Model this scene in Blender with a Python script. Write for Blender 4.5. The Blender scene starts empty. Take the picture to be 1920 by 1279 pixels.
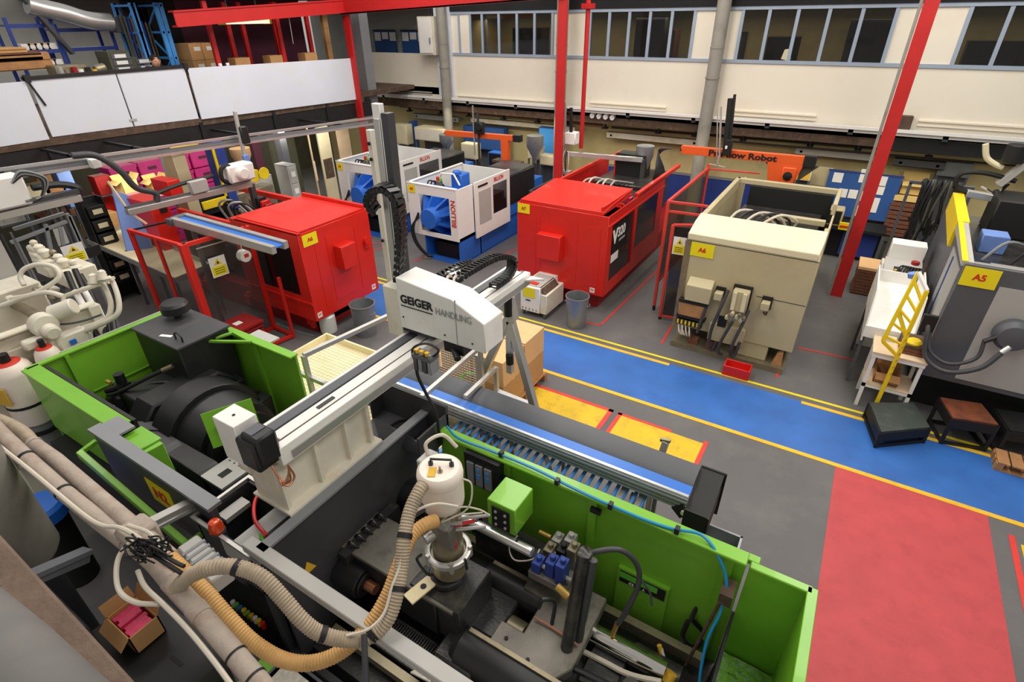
import bpy, math, random
from mathutils import Vector, Matrix
random.seed(7)
SC = bpy.context.scene
COL = SC.collection
# ------------------------------------------------------------------ camera
def _cam():
    yaw, pitch, roll = -0.5564352, 0.54060619, -0.0139964
    cy, sy, cp, sp = math.cos(yaw), math.sin(yaw), math.cos(pitch), math.sin(pitch)
    fwd = Vector((sy*cp, cy*cp, -sp)); right = Vector((cy, -sy, 0)); up = right.cross(fwd)
    c, s = math.cos(roll), math.sin(roll)
    return c*right + s*up, -s*right + c*up, fwd
RT, UP, FW = _cam()
EYE = Vector((0, 0, 5.0)); FPX = 1017.76
cd = bpy.data.cameras.new('camera'); cam = bpy.data.objects.new('camera', cd); COL.objects.link(cam)
cd.sensor_width = 36; cd.lens = FPX/1920*36; cd.clip_start = .05; cd.clip_end = 200
cam.matrix_world = Matrix(((RT.x, UP.x, -FW.x, 0), (RT.y, UP.y, -FW.y, 0), (RT.z, UP.z, -FW.z, 5.0), (0, 0, 0, 1)))
SC.camera = cam
# ------------------------------------------------------------------ light
SC.view_settings.view_transform = 'Standard'; SC.view_settings.look = 'None'
SC.view_settings.exposure = 0.0; SC.view_settings.gamma = 1.0; SC.view_settings.use_curve_mapping = False
w = bpy.data.worlds.new('world'); SC.world = w; w.use_nodes = True
bg = w.node_tree.nodes['Background']; bg.inputs[0].default_value = (1.0, .96, .90, 1); bg.inputs[1].default_value = .42
def area(name, loc, sx, sy, power, col=(1, .95, .87), rot=(0, 0, 0)):
    l = bpy.data.lights.new(name, 'AREA'); l.shape = 'RECTANGLE'; l.size = sx; l.size_y = sy; l.energy = power; l.color = col
    o = bpy.data.objects.new(name, l); o.location = loc; o.rotation_euler = rot; COL.objects.link(o); return o
for i in range(3):
    area('roof_light', (-9.5+i*5.5, 9.5, 7.6), 1.6, 7, 330)
    area('roof_light', (-9.5+i*5.5, 3.2, 7.9), 1.6, 4.5, 150)
area('bench_light', (-1.0, 13.4, 2.62), 9, .25, 45, (1, .9, .62))
area('bench_light', (-8.5, 13.9, 2.62), 5, .25, 35, (1, .9, .62))
area('store_fill', (-12.82, 8.2, 2.45), .25, 7, 95, (1, .93, .80), (0, math.radians(62), 0)); area('store_fill', (-15.6, 9.5, 2.9), .3, 8, 90, (1, .93, .8))  # added fill lamps to brighten the store, one tilted at the crate fronts
area('gallery_light', (-16.5, 8.0, 5.2), .4, 9, 90, (1, .95, .9))
area('office_fill', (-4.0, 16.3, 4.9), 14, .3, 60, (1, .86, .6))  # added fill, lifts the dim room behind the panes
# ------------------------------------------------------------------ helpers
def at(px, py, X=None, Y=None, Z=None, D=None):
    """surveyed point: the spot on the plane X, Y or Z (or at depth D) seen at a pixel of the 1920x1279 photograph"""
    r = RT*((px-960)/FPX) - UP*((py-639.5)/FPX) + FW
    if X is not None: t = (X-EYE.x)/r.x
    elif Y is not None: t = (Y-EYE.y)/r.y
    elif Z is not None: t = (Z-EYE.z)/r.z
    else: t = D
    return EYE + r*t
def lin(c): return tuple(((x/255)/12.92 if x/255 <= .04045 else ((x/255+.055)/1.055)**2.4) for x in c)
MT = {}
def mat(n, c, rough=.5, metal=0.0, var=.12, sc=3.0, bump=0.0, bsc=40, spec=.5, emit=0, coat=0, stain=None, ssc=1.2, samt=.5):
    m = bpy.data.materials.new(n); m.use_nodes = True; nt = m.node_tree; b = nt.nodes['Principled BSDF']
    b.inputs['Roughness'].default_value = rough; b.inputs['Metallic'].default_value = metal
    b.inputs['Specular IOR Level'].default_value = spec; b.inputs['Coat Weight'].default_value = coat
    L = lin(c); b.inputs['Base Color'].default_value = (*L, 1)
    tc = nt.nodes.new('ShaderNodeTexCoord')
    last = None
    if var > 0:
        no = nt.nodes.new('ShaderNodeTexNoise'); no.inputs['Scale'].default_value = sc; no.inputs['Detail'].default_value = 6
        nt.links.new(tc.outputs['Object'], no.inputs['Vector'])
        r = nt.nodes.new('ShaderNodeValToRGB'); nt.links.new(no.outputs['Fac'], r.inputs['Fac'])
        r.color_ramp.elements[0].position = .3; r.color_ramp.elements[1].position = .7
        r.color_ramp.elements[0].color = (*[x*(1-var) for x in L], 1); r.color_ramp.elements[1].color = (*[min(1, x*(1+var)) for x in L], 1)
        last = r.outputs['Color']
    if stain:
        n2 = nt.nodes.new('ShaderNodeTexNoise'); n2.inputs['Scale'].default_value = ssc; n2.inputs['Detail'].default_value = 9; n2.inputs['Roughness'].default_value = .65
        nt.links.new(tc.outputs['Object'], n2.inputs['Vector'])
        r2 = nt.nodes.new('ShaderNodeValToRGB'); nt.links.new(n2.outputs['Fac'], r2.inputs['Fac'])
        r2.color_ramp.elements[0].position = .5; r2.color_ramp.elements[1].position = .72
        r2.color_ramp.elements[0].color = (0, 0, 0, 1); r2.color_ramp.elements[1].color = (samt, samt, samt, 1)
        mx = nt.nodes.new('ShaderNodeMix'); mx.data_type = 'RGBA'
        nt.links.new(r2.outputs['Color'], mx.inputs['Factor'])
        if last: nt.links.new(last, mx.inputs['A'])
        else: mx.inputs['A'].default_value = (*L, 1)
        mx.inputs['B'].default_value = (*lin(stain), 1); last = mx.outputs['Result']
    if last: nt.links.new(last, b.inputs['Base Color'])
    if bump > 0:
        n3 = nt.nodes.new('ShaderNodeTexNoise'); n3.inputs['Scale'].default_value = bsc; n3.inputs['Detail'].default_value = 4
        nt.links.new(tc.outputs['Object'], n3.inputs['Vector'])
        bp = nt.nodes.new('ShaderNodeBump'); bp.inputs['Strength'].default_value = bump; bp.inputs['Distance'].default_value = .01
        nt.links.new(n3.outputs['Fac'], bp.inputs['Height']); nt.links.new(bp.outputs['Normal'], b.inputs['Normal'])
    if emit:
        b.inputs['Emission Color'].default_value = (*L, 1); b.inputs['Emission Strength'].default_value = emit
    MT[n] = m; return m
def glassy(n, c, alpha, rough=.05):
    m = bpy.data.materials.new(n); m.use_nodes = True; b = m.node_tree.nodes['Principled BSDF']
    b.inputs['Base Color'].default_value = (*lin(c), 1); b.inputs['Roughness'].default_value = rough; b.inputs['Alpha'].default_value = alpha
    MT[n] = m; return m
mat('floor_grey', (98, 96, 97), .62, var=.10, sc=.9, stain=(120, 116, 112), ssc=1.5, samt=.5, bump=.15, bsc=120)
mat('floor_blue', (50, 104, 180), .42, var=.12, sc=2.0, stain=(40, 84, 156), ssc=1.3, bump=.08, bsc=200)
mat('floor_red', (190, 70, 74), .6, var=.08, sc=3, stain=(175, 60, 66), ssc=5, samt=.7, bump=.2, bsc=150)
mat('floor_yellow', (224, 184, 30), .55, var=.06, sc=3, stain=(180, 140, 40), ssc=7, samt=.7, bump=.15, bsc=120)
mat('line_yellow', (236, 186, 40), .5, var=.1, stain=(150, 120, 60), ssc=6)
mat('line_lemon', (236, 214, 40), .5, var=.1, stain=(150, 130, 60), ssc=6, samt=.4)
mat('line_red', (214, 60, 52), .5, var=.1, stain=(130, 70, 66), ssc=8)
mat('wall_cream', (232, 224, 208), .75, var=.03, sc=.8, stain=(214, 198, 172), ssc=.7, samt=.45)
mat('wall_white', (214, 218, 230), .7, var=.03, sc=.8, stain=(214, 214, 214), ssc=2.5, samt=.5)
mat('wall_beige', (205, 190, 140), .8, var=.05, stain=(170, 155, 110), ssc=1.4)
mat('wall_grey', (168, 168, 164), .8, var=.06)
mat('frame_blue', (150, 164, 182), .5, var=.05)
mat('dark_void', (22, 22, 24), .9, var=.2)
mat('beam_brown', (84, 66, 54), .9, var=.25, sc=6, stain=(140, 115, 95), ssc=9)
mat('green', (122, 184, 50), .34, var=.03, stain=(92, 160, 34), ssc=1.2, samt=.4, coat=.15)
mat('green_debris', (122, 180, 60), .8, var=.25, sc=25, stain=(190, 200, 190), ssc=30, samt=.9, bump=.8, bsc=50)
mat('red', (216, 36, 24), .42, var=.04, stain=(190, 26, 20), ssc=1.2, samt=.4, coat=.1)
mat('red_dark', (150, 18, 18), .5, var=.1)
mat('red_column', (186, 28, 28), .5, var=.06)
mat('beige', (190, 178, 142), .5, var=.04, stain=(165, 150, 112), ssc=1.5, samt=.5)
mat('beige_light', (222, 212, 178), .5, var=.04)
mat('cream', (220, 214, 198), .42, var=.06, stain=(180, 168, 140), ssc=2.5, samt=.6)
mat('white', (236, 234, 230), .45, var=.03, stain=(210, 200, 184), ssc=3, samt=.35)
mat('white_old', (226, 220, 204), .5, var=.04, stain=(190, 170, 120), ssc=2.2, samt=.6)
mat('blue_machine', (40, 104, 200), .4, var=.05)
mat('blue_light', (70, 150, 225), .4, var=.05)
mat('blue_roller', (84, 148, 222), .4, var=.05)
mat('blue_belt', (44, 112, 205), .38, var=.06, sc=2)
mat('blue_dado', (38, 62, 140), .6, var=.08)
mat('blue_board', (40, 84, 150), .7, var=.08)
mat('blue_sheet', (110, 140, 205), .6, var=.05)
mat('blue_hose', (22, 140, 196), .35, var=.04)
mat('blue_bin', (34, 104, 205), .4, var=.03)
mat('black', (30, 30, 32), .42, var=.2, sc=5)
mat('black_matt', (20, 20, 21), .75, var=.3, sc=6)
mat('black_oily', (44, 43, 43), .32, var=.25, sc=7, stain=(88, 82, 74), ssc=6, samt=.6, bump=.2)
mat('charcoal', (62, 62, 66), .45, var=.08, stain=(84, 80, 76), ssc=4)
mat('grey_plate', (112, 108, 100), .48, metal=.1, var=.15, sc=6, stain=(70, 62, 54), ssc=5, samt=.8)
mat('grey_light', (176, 174, 170), .5, var=.05)
mat('grey_mid', (132, 134, 138), .5, var=.05)
mat('grey_dark', (84, 86, 92), .5, var=.06)
mat('handrail_grey', (112, 110, 108), .7, var=.15, sc=5, stain=(140, 128, 118), ssc=4)
mat('yoke_grey', (122, 116, 108), .42, metal=.2, var=.2, sc=6, stain=(60, 56, 50), ssc=5, samt=.7)
mat('grey_pipe', (146, 142, 134), .6, var=.08, stain=(112, 102, 90), ssc=4)
mat('dusty_pipe', (172, 158, 146), .75, var=.10, sc=9, stain=(150, 124, 106), ssc=7, samt=.8, bump=.4)
mat('brown_ledge', (120, 100, 86), .9, var=.2, sc=9, stain=(80, 66, 56), ssc=7, bump=.5)
mat('alu', (192, 190, 186), .38, metal=.6, var=.06)
mat('alu_bright', (214, 214, 214), .28, metal=.7, var=.05)
mat('galv', (150, 154, 158), .42, metal=.6, var=.1, stain=(110, 116, 120), ssc=6)
mat('chrome', (215, 212, 205), .12, metal=1, var=.03)
mat('steel_dirty', (150, 140, 116), .4, metal=.6, var=.15, stain=(90, 80, 60), ssc=7)
mat('brass', (200, 165, 90), .35, metal=.7, var=.1)
mat('copper', (180, 120, 90), .35, metal=.7, var=.1)
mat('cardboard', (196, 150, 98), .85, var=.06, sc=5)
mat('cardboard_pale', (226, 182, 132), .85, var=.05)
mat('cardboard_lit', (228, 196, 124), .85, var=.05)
mat('wood', (176, 128, 82), .8, var=.2, sc=12, stain=(120, 80, 50), ssc=6)
mat('wood_brown', (112, 70, 50), .8, var=.25, sc=14)
mat('wood_pale', (226, 200, 166), .7, var=.06)
mat('tray_cream', (240, 226, 184), .55, var=.05, stain=(220, 190, 120), ssc=2)
mat('orange', (232, 92, 32), .5, var=.05)
mat('orange_beacon', (226, 74, 26), .15, var=.03, coat=.6)
mat('magenta', (178, 32, 112), .6, var=.12)
mat('maroon', (74, 22, 48), .7, var=.12)
mat('yellow', (238, 206, 20), .5, var=.05)
mat('yellow_sign', (240, 222, 20), .5, var=.03)
mat('yellow_label', (222, 176, 52), .6, var=.05)
mat('sign_red', (206, 44, 22), .6, var=0)
mat('ink_black', (18, 18, 18), .6, var=0)
mat('ink_grey', (150, 150, 150), .6, var=0)
mat('paper', (238, 236, 232), .7, var=.02)
mat('cable_white', (205, 196, 180), .6, var=.06)
mat('hose_grey', (168, 152, 130), .6, var=.10, sc=20, stain=(120, 104, 84), ssc=8)
mat('hose_tan', (214, 168, 104), .55, var=.08, sc=14, stain=(170, 126, 70), ssc=6)
mat('cream_plastic', (240, 226, 214), .4, var=.03)
mat('pink', (232, 70, 112), .5, var=.2, sc=20)
mat('green_cable', (100, 190, 60), .5, var=.05)
mat('red_hose', (205, 40, 40), .4, var=.05)
mat('hair', (30, 22, 18), .8, var=.1); mat('skin', (205, 150, 122), .6, var=.04)
mat('khaki', (78, 78, 62), .7, var=.15); mat('clear_white', (225, 225, 222), .35, var=.03)
mat('lamp_panel', (255, 240, 200), .5, emit=1.1, var=0)
mat('tread', (214, 208, 196), .45, metal=.2, var=.15, sc=26, stain=(150, 140, 120), ssc=3, bump=.6, bsc=60)
glassy('window_glass', (30, 30, 30), .35); glassy('smoked', (34, 24, 24), .62, .12); glassy('clear_guard', (70, 66, 66), .42, .1)
glassy('clear_bowl', (200, 190, 170), .35, .1)

class G:
    def __init__(s): s.v = []; s.f = []; s.m = []
    def add(s, vs, fs, m=0):
        o = len(s.v); s.v += [tuple(v) for v in vs]; s.f += [tuple(i+o for i in f) for f in fs]; s.m += [m]*len(fs); return s
    def hexa(s, p, m=0):
        return s.add(p, [(0, 3, 2, 1), (4, 5, 6, 7), (0, 1, 5, 4), (1, 2, 6, 5), (2, 3, 7, 6), (3, 0, 4, 7)], m)
    def box(s, x0, x1, y0, y1, z0, z1, m=0):
        return s.hexa([(x0, y0, z0), (x1, y0, z0), (x1, y1, z0), (x0, y1, z0), (x0, y0, z1), (x1, y0, z1), (x1, y1, z1), (x0, y1, z1)], m)
    def bar(s, a, b, w, h=None, m=0, up=(0, 0, 1)):
        a, b = Vector(a), Vector(b); h = h or w; d = (b-a).normalized(); u = Vector(up)
        if abs(d.dot(u)) > .97: u = Vector((0, 1, 0))
        x = d.cross(u).normalized(); y = x.cross(d).normalized(); x *= w/2; y *= h/2
        return s.hexa([a-x-y, a+x-y, a+x+y, a-x+y, b-x-y, b+x-y, b+x+y, b-x+y], m)
    def cyl(s, a, b, r, r2=None, n=16, m=0, caps=True):
        a, b = Vector(a), Vector(b); r2 = r if r2 is None else r2; d = (b-a).normalized()
        u = Vector((0, 0, 1)) if abs(d.z) < .9 else Vector((1, 0, 0)); x = d.cross(u).normalized(); y = d.cross(x)
        vs = []
        for c, q in ((a, r), (b, r2)):
            for i in range(n):
                t = 2*math.pi*i/n; vs.append(c+x*q*math.cos(t)+y*q*math.sin(t))
        fs = [(i, (i+1) % n, n+(i+1) % n, n+i) for i in range(n)]
        if caps: fs += [tuple(range(n))[::-1], tuple(range(n, 2*n))]
        return s.add(vs, fs, m)
    def lathe(s, c, prof, n=20, m=0, ax=(0, 0, 1)):
        c = Vector(c); d = Vector(ax).normalized(); u = Vector((0, 0, 1)) if abs(d.z) < .9 else Vector((1, 0, 0)); x = d.cross(u).normalized(); y = d.cross(x)
        vs = []; fs = []
        for r, h in prof:
            for i in range(n):
                t = 2*math.pi*i/n; vs.append(c+d*h+x*r*math.cos(t)+y*r*math.sin(t))
        for k in range(len(prof)-1):
            for i in range(n): fs.append((k*n+i, k*n+(i+1) % n, (k+1)*n+(i+1) % n, (k+1)*n+i))
        fs.append(tuple(range(n))[::-1]); fs.append(tuple(range((len(prof)-1)*n, len(prof)*n)))
        return s.add(vs, fs, m)
    def tube(s, pts, r, n=8, m=0, sub=5, ribs=0, amp=.12, smooth=True):
        P = [Vector(p) for p in pts]
        if smooth and len(P) > 2:
            Q = [P[0]+(P[0]-P[1])]+P+[P[-1]+(P[-1]-P[-2])]; out = []
            for i in range(1, len(Q)-2):
                for k in range(sub):
                    t = k/sub; a, b, c, d = Q[i-1], Q[i], Q[i+1], Q[i+2]
                    out.append(.5*((2*b)+(-a+c)*t+(2*a-5*b+4*c-d)*t*t+(-a+3*b-3*c+d)*t**3))
            out.append(P[-1]); P = out
        if ribs:
            L = [0]
            for i in range(1, len(P)): L.append(L[-1]+(P[i]-P[i-1]).length)
            N = int(L[-1]/ribs)*2; R = []; j = 0
            for k in range(N+1):
                q = L[-1]*k/N
                while j < len(L)-2 and L[j+1] < q: j += 1
                t = (q-L[j])/max(1e-9, L[j+1]-L[j]); R.append(P[j].lerp(P[j+1], min(1, t)))
            P = R
        vs = []; x = None
        for i, p in enumerate(P):
            d = (P[min(i+1, len(P)-1)]-P[max(i-1, 0)]).normalized()
            if x is None:
                u = Vector((0, 0, 1)) if abs(d.z) < .9 else Vector((1, 0, 0)); x = d.cross(u).normalized()
            else:
                x = (x-d*x.dot(d)).normalized()
            y = d.cross(x); q = r*(1+(amp if i % 2 else -amp)) if ribs else (r(i/(len(P)-1)) if callable(r) else r)
            for k in range(n):
                t = 2*math.pi*k/n; vs.append(p+x*q*math.cos(t)+y*q*math.sin(t))
        fs = [(i*n+k, i*n+(k+1) % n, (i+1)*n+(k+1) % n, (i+1)*n+k) for i in range(len(P)-1) for k in range(n)]
        fs += [tuple(range(n))[::-1], tuple(range((len(P)-1)*n, len(P)*n))]
        return s.add(vs, fs, m)
    def prism(s, pts, vec, m=0):
        n = len(pts); v = Vector(vec); vs = [Vector(p) for p in pts]+[Vector(p)+v for p in pts]
        return s.add(vs, [tuple(range(n))[::-1], tuple(range(n, 2*n))]+[(i, (i+1) % n, n+(i+1) % n, n+i) for i in range(n)], m)
    def frame(s, ax, c, a0, a1, b0, b1, w, t, m=0):
        """rectangular frame in the plane ax=c (a,b = the other two axes), bar width w, thickness t"""
        for (p0, p1, q0, q1) in ((a0, a1, b0, b0+w), (a0, a1, b1-w, b1), (a0, a0+w, b0+w, b1-w), (a1-w, a1, b0+w, b1-w)):
            if ax == 'x': s.box(c-t/2, c+t/2, p0, p1, q0, q1, m)
            elif ax == 'y': s.box(p0, p1, c-t/2, c+t/2, q0, q1, m)
            else: s.box(p0, p1, q0, q1, c-t/2, c+t/2, m)
        return s
    def rot(s, c, ang, ax='Z'):
        c = Vector(c); R = Matrix.Rotation(ang, 3, ax); s.v = [tuple(R @ (Vector(v)-c)+c) for v in s.v]; return s
    def build(s, name, mats, par=None, bevel=0, smooth=True):
        me = bpy.data.meshes.new(name); me.from_pydata(s.v, [], s.f)
        if isinstance(mats, str): mats = [mats]
        for q in mats: me.materials.append(MT[q])
        if len(mats) > 1: me.polygons.foreach_set('material_index', s.m)
        if smooth:
            me.polygons.foreach_set('use_smooth', [True]*len(me.polygons)); me.set_sharp_from_angle(angle=math.radians(38))
        me.update(); o = bpy.data.objects.new(name, me); COL.objects.link(o)
        if bevel:
            b = o.modifiers.new('bevel', 'BEVEL'); b.width = bevel; b.segments = 1; b.limit_method = 'ANGLE'; b.angle_limit = math.radians(50)
        if par is not None: o.parent = par
        return o
def B(x0, x1, y0, y1, z0, z1): return G().box(x0, x1, y0, y1, z0, z1)
def T(name, label, cat, group=None):
    o = bpy.data.objects.new(name, None); COL.objects.link(o); o.empty_display_size = .2
    o['label'] = label; o['category'] = cat
    if group: o['group'] = group
    return o
def tag(o, label, cat, group=None):
    o['label'] = label; o['category'] = cat
    if group: o['group'] = group
    fin(o); return o
def kids(o): return [c for c in COL.objects if c.parent == o]
CH = {}
def fin(root):
    """move the thing's origin to the middle of its base"""
    ch = root.children; allo = ([root] if root.type == 'MESH' else [])+[c for c in root.children_recursive if c.type == 'MESH']
    lo = Vector((1e9,)*3); hi = -lo
    for o in allo:
        off = o.location if o != root else Vector()
        if o.parent and o.parent != root: off = off+o.parent.location
        for v in o.data.vertices:
            for k in range(3): lo[k] = min(lo[k], v.co[k]+off[k]); hi[k] = max(hi[k], v.co[k]+off[k])
    c = Vector(((lo.x+hi.x)/2, (lo.y+hi.y)/2, lo.z)); seen = set()
    for o in allo:
        if o.data.name not in seen: o.data.transform(Matrix.Translation(-c)); seen.add(o.data.name)
    root.location = c; return root
def dup(root, off=(0, 0, 0), label=None, rz=0, sc=None):
    def cp(o, par):
        c = o.copy(); COL.objects.link(c)
        if par is not None: c.parent = par
        for k in o.children: cp(k, c)
        return c
    r = cp(root, None); r.location = root.location+Vector(off); r.rotation_euler.z = root.rotation_euler.z+rz
    if sc: r.scale = sc
    if label: r['label'] = label
    return r
def ST(name, g, m, par=None, **k):
    o = g.build(name, m, par, **k)
    if par is None: o['kind'] = 'structure'
    return o
def TX(txt, size, org, rt, up, m, par, name='lettering', sx=1.0, bold=0.0, align='CENTER', ext=.0015):
    cu = bpy.data.curves.new('t', 'FONT'); cu.body = txt; cu.size = size; cu.align_x = align; cu.align_y = 'CENTER'; cu.extrude = ext; cu.offset = bold; cu.resolution_u = 3
    o = bpy.data.objects.new('t', cu); COL.objects.link(o); dg = bpy.context.evaluated_depsgraph_get()
    me = bpy.data.meshes.new_from_object(o.evaluated_get(dg)); bpy.data.objects.remove(o); bpy.data.curves.remove(cu)
    r = Vector(rt).normalized(); u = Vector(up).normalized(); n = r.cross(u)
    me.transform(Matrix(((r.x*sx, u.x, n.x, org[0]), (r.y*sx, u.y, n.y, org[1]), (r.z*sx, u.z, n.z, org[2]), (0, 0, 0, 1))))
    me.materials.clear(); me.materials.append(MT[m]); me.name = name
    q = bpy.data.objects.new(name, me); COL.objects.link(q); q.parent = par; return q
def plate(c, rt, up, w, h, m, par, name, t=.006):
    r = Vector(rt).normalized(); u = Vector(up).normalized(); n = r.cross(u)*t; c = Vector(c); r = r*w/2; u = u*h/2
    return G().hexa([c-r-u, c+r-u, c+r+u, c-r+u, c-r-u+n, c+r-u+n, c+r+u+n, c-r+u+n]).build(name, m, par, smooth=False)
def sign(txt, c, rt, up, w, h, par, size=None):
    p = plate(c, rt, up, w, h, 'yellow_sign', par, 'sign_plate')
    n = Vector(rt).normalized().cross(Vector(up).normalized())
    TX(txt, size or h*.45, Vector(c)+n*.008, rt, up, 'sign_red', p, bold=.004); return p
def warn(c, rt, up, w, h, par):
    """white and yellow hazard notice with a triangle"""
    r = Vector(rt).normalized(); u = Vector(up).normalized(); n = r.cross(u); c = Vector(c)
    p = plate(c, rt, up, w, h, 'paper', par, 'warning_sign')
    plate(c-u*h*.2+n*.006, rt, up, w*.86, h*.46, 'yellow_sign', p, 'text_field', .002)
    g = G(); q = c+u*h*.24+n*.007; g.prism([q-r*w*.26-u*h*.14, q+r*w*.26-u*h*.14, q+u*h*.18], n*.002); g.build('hazard_triangle', 'yellow', p)
    g = G(); g.prism([q-r*w*.08-u*h*.09+n*.002, q+r*w*.1-u*h*.09+n*.002, q+u*h*.06+n*.002], n*.002); g.build('hazard_symbol', 'ink_black', p)
    for k in range(3): plate(c-u*h*(.1+.11*k)+n*.009, rt, up, w*.62, h*.03, 'ink_black', p, 'text_line', .001)
    return p
# ================================================================== STRUCTURE
fl = ST('floor', B(-24, 9, -3, 17.2, -.1, 0), 'floor_grey')
def mark(n, x0, x1, y0, y1, m, z=.003): ST(n, B(x0, x1, y0, y1, 0, z), m, fl, smooth=False)
mark('blue_walkway', -12.5, 6, 6.55, 7.76, 'floor_blue')
mark('walkway_line', -12.5, 6, 6.5, 6.57, 'line_yellow', .006)
mark('walkway_line', -12.5, -1.75, 7.70, 7.77, 'line_yellow', .006)
mark('walkway_line', .25, 6, 7.70, 7.77, 'line_yellow', .006)
mark('outer_line', -12.5, 6, 7.87, 7.92, 'line_lemon', .006)
mark('red_bay', .80, 2.36, -2, 6.5, 'floor_red')
mark('yellow_bay', 2.62, 4.2, 3.4, 6.2, 'floor_yellow')
mark('yellow_bay', -3.36, -2.14, 5.15, 6.08, 'floor_yellow')
mark('yellow_bay', -1.93, -.76, 4.85, 6.08, 'floor_yellow')
for x0, x1 in ((-3.43, -3.36), (-2.14, -2.07), (-1.99, -1.93), (-.76, -.70)): mark('bay_border', x0, x1, 5.0, 6.14, 'line_red', .005)
mark('bay_border', -3.43, -2.07, 6.08, 6.14, 'line_red', .005); mark('bay_border', -1.99, -1.2, 6.08, 6.13, 'line_red', .005)
mark('bay_border', 2.52, 2.58, 3.4, 6.3, 'line_red', .005)
def fline(n, a, b, w, m, z=.006): g = G(); g.bar((a[0], a[1], z/2), (b[0], b[1], z/2), w, z, up=(0, 0, 1)); ST(n, g, m, fl, smooth=False)
for a, b in (((1096, 605), (1126, 610)), ((1126, 610), (1232, 508)), ((865, 508), (968, 468)), ((775, 490), (845, 465)), ((790, 512), (850, 530)), ((850, 530), (890, 512)), ((1240, 645), (1262, 608)), ((1456, 708), (1472, 652)), ((1495, 652), (1600, 675)), ((700, 470), (735, 458)), ((690, 458), (745, 452)), ((870, 560), (1000, 480))):
    fline('floor_tape', at(*a, Z=0), at(*b, Z=0), .04, 'line_red')
# upper back wall with the window band
YW = 14.6
ST('wall_back', B(-15.0, 9, YW, YW+.18, 2.72, 4.02), 'wall_cream')
wins = [(-10.72, -7.69, [-10.33, -9.92, -9.36, -8.78, -8.23]), (-6.62, -4.0, [-6.1, -5.58, -5.06, -4.53]), (-2.95, -.05, [-2.40, -1.83, -1.24, -.64]), (1.12, 4.1, [1.72, 2.32, 2.92, 3.5])]
ST('trim_1', B(-11.0, 9, YW-.03, YW+.02, 4.0, 4.07), 'frame_blue'); ST('trim_2', B(-11.0, 9, YW-.03, YW+.02, 5.04, 5.11), 'frame_blue')
px = -11.0
for k, (x0, x1, ms) in enumerate(wins):
    ST('wall_pier', B(px, x0, YW+.01, YW+.12, 4.07, 5.04), 'wall_cream'); px = x1
    g = G()
    for x in [x0, x1]+ms: g.box(x-.035, x+.035, YW-.02, YW+.05, 4.07, 5.04)
    f = ST('window_%d' % (k+1), g, 'frame_blue')
    xs = [x0]+ms+[x1]
    for i in range(len(xs)-1):
        if k == 0 and i == 0: B(xs[i]+.035, xs[i+1]-.035, YW+.0, YW+.02, 4.07, 5.04).build('infill_panel', 'wall_cream', f)
        else: B(xs[i]+.035, xs[i+1]-.035, YW+.01, YW+.018, 4.07, 5.04).build('pane', 'window_glass', f)
ST('wall_pier', B(px, 9, YW+.01, YW+.12, 4.07, 5.04), 'wall_cream')
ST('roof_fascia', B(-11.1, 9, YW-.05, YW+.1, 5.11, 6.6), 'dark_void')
# office behind the windows
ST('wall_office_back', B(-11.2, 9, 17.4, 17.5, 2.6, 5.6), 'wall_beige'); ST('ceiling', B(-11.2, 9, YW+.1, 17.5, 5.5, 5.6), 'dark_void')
ST('office_floor', B(-11.2, 9, YW, 17.5, 2.62, 2.72), 'beam_brown'); ST('wall_office_side', B(-11.2, -11.1, YW, 17.5, 2.7, 5.5), 'wall_beige')
for a, b, h, m, lb in ((-9.9, -8.9, 1.95, 'black_matt', 'dark cabinet seen through the leftmost office window'), (-6.0, -5.2, 2.2, 'charcoal', 'tall dark office locker behind the second window'), (-5.1, -4.9, 1.9, 'wood_brown', 'brown door edge seen through the second office window'), (-2.6, -1.9, 1.75, 'black_matt', 'dark office chair shape behind the third window'), (-.9, .2, 2.1, 'charcoal', 'dark filing cupboard at the right of the third window'), (1.4, 3.2, 1.7, 'charcoal', 'long dark partition behind the rightmost window')):
    o = G().box(a, b, 16.2, 16.7, 2.72, 2.72+h).box(a+.03, (a+b)/2-.01, 16.17, 16.2, 2.8, 2.66+h).box((a+b)/2+.01, b-.03, 16.17, 16.2, 2.8, 2.66+h).build('office_cupboard', m); tag(o, lb, 'cupboard')
t = T('picture_frame', 'dark framed notice panel on the beige office wall', 'board'); g = G().frame('y', 17.36, -4.7, -3.3, 3.5, 4.55, .06, .05); g.build('frame', 'black', t); B(-4.64, -3.36, 17.37, 17.39, 3.56, 4.49).build('panel', 'khaki', t); fin(t)
o = G().lathe((-2.05, 15.9, 4.0), [(.02, 0), (.11, .02), (.07, .22), (.02, .23)], 14).cyl((-2.05, 15.9, 3.3), (-2.05, 15.9, 4.0), .012).lathe((-2.05, 15.9, 2.72), [(.12, 0), (.12, .02), (.02, .6)], 14).build('desk_lamp', 'lamp_panel'); tag(o, 'small lit lamp glowing behind the third office window', 'lamp')
# ledge at the foot of the upper wall, pipes on it
for i, (xa, xb, z) in enumerate(((-14.1, -11.9, 2.93), (-10.9, -7.6, 2.90), (-6.5, -4.4, 2.95), (-2.9, -1.0, 2.98), (.9, 7, 3.02))):
    g = G().box(xa, xb, YW-.05, YW, z, z+.03).box(xa, xb, YW-.035, YW, z-.09, z-.06); o = g.build('wall_conduit', 'wall_cream' if i else 'grey_light'); tag(o, ['grey pipe along the white wall in the far left corner', 'cream conduit low on the wall under the leftmost windows', 'scuffed cream conduit between the red post and the grey column', 'short cream conduit on the wall right of the grey column', 'long cream conduit at the far right above the rail'][i], 'conduit')
o = B(1.0-.55, 1.0-.2, YW-.12, YW, 2.78, 3.12).build('junction_box', 'beam_brown', bevel=.02); tag(o, 'brown box on the wall just right of the right red column', 'box')
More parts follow.
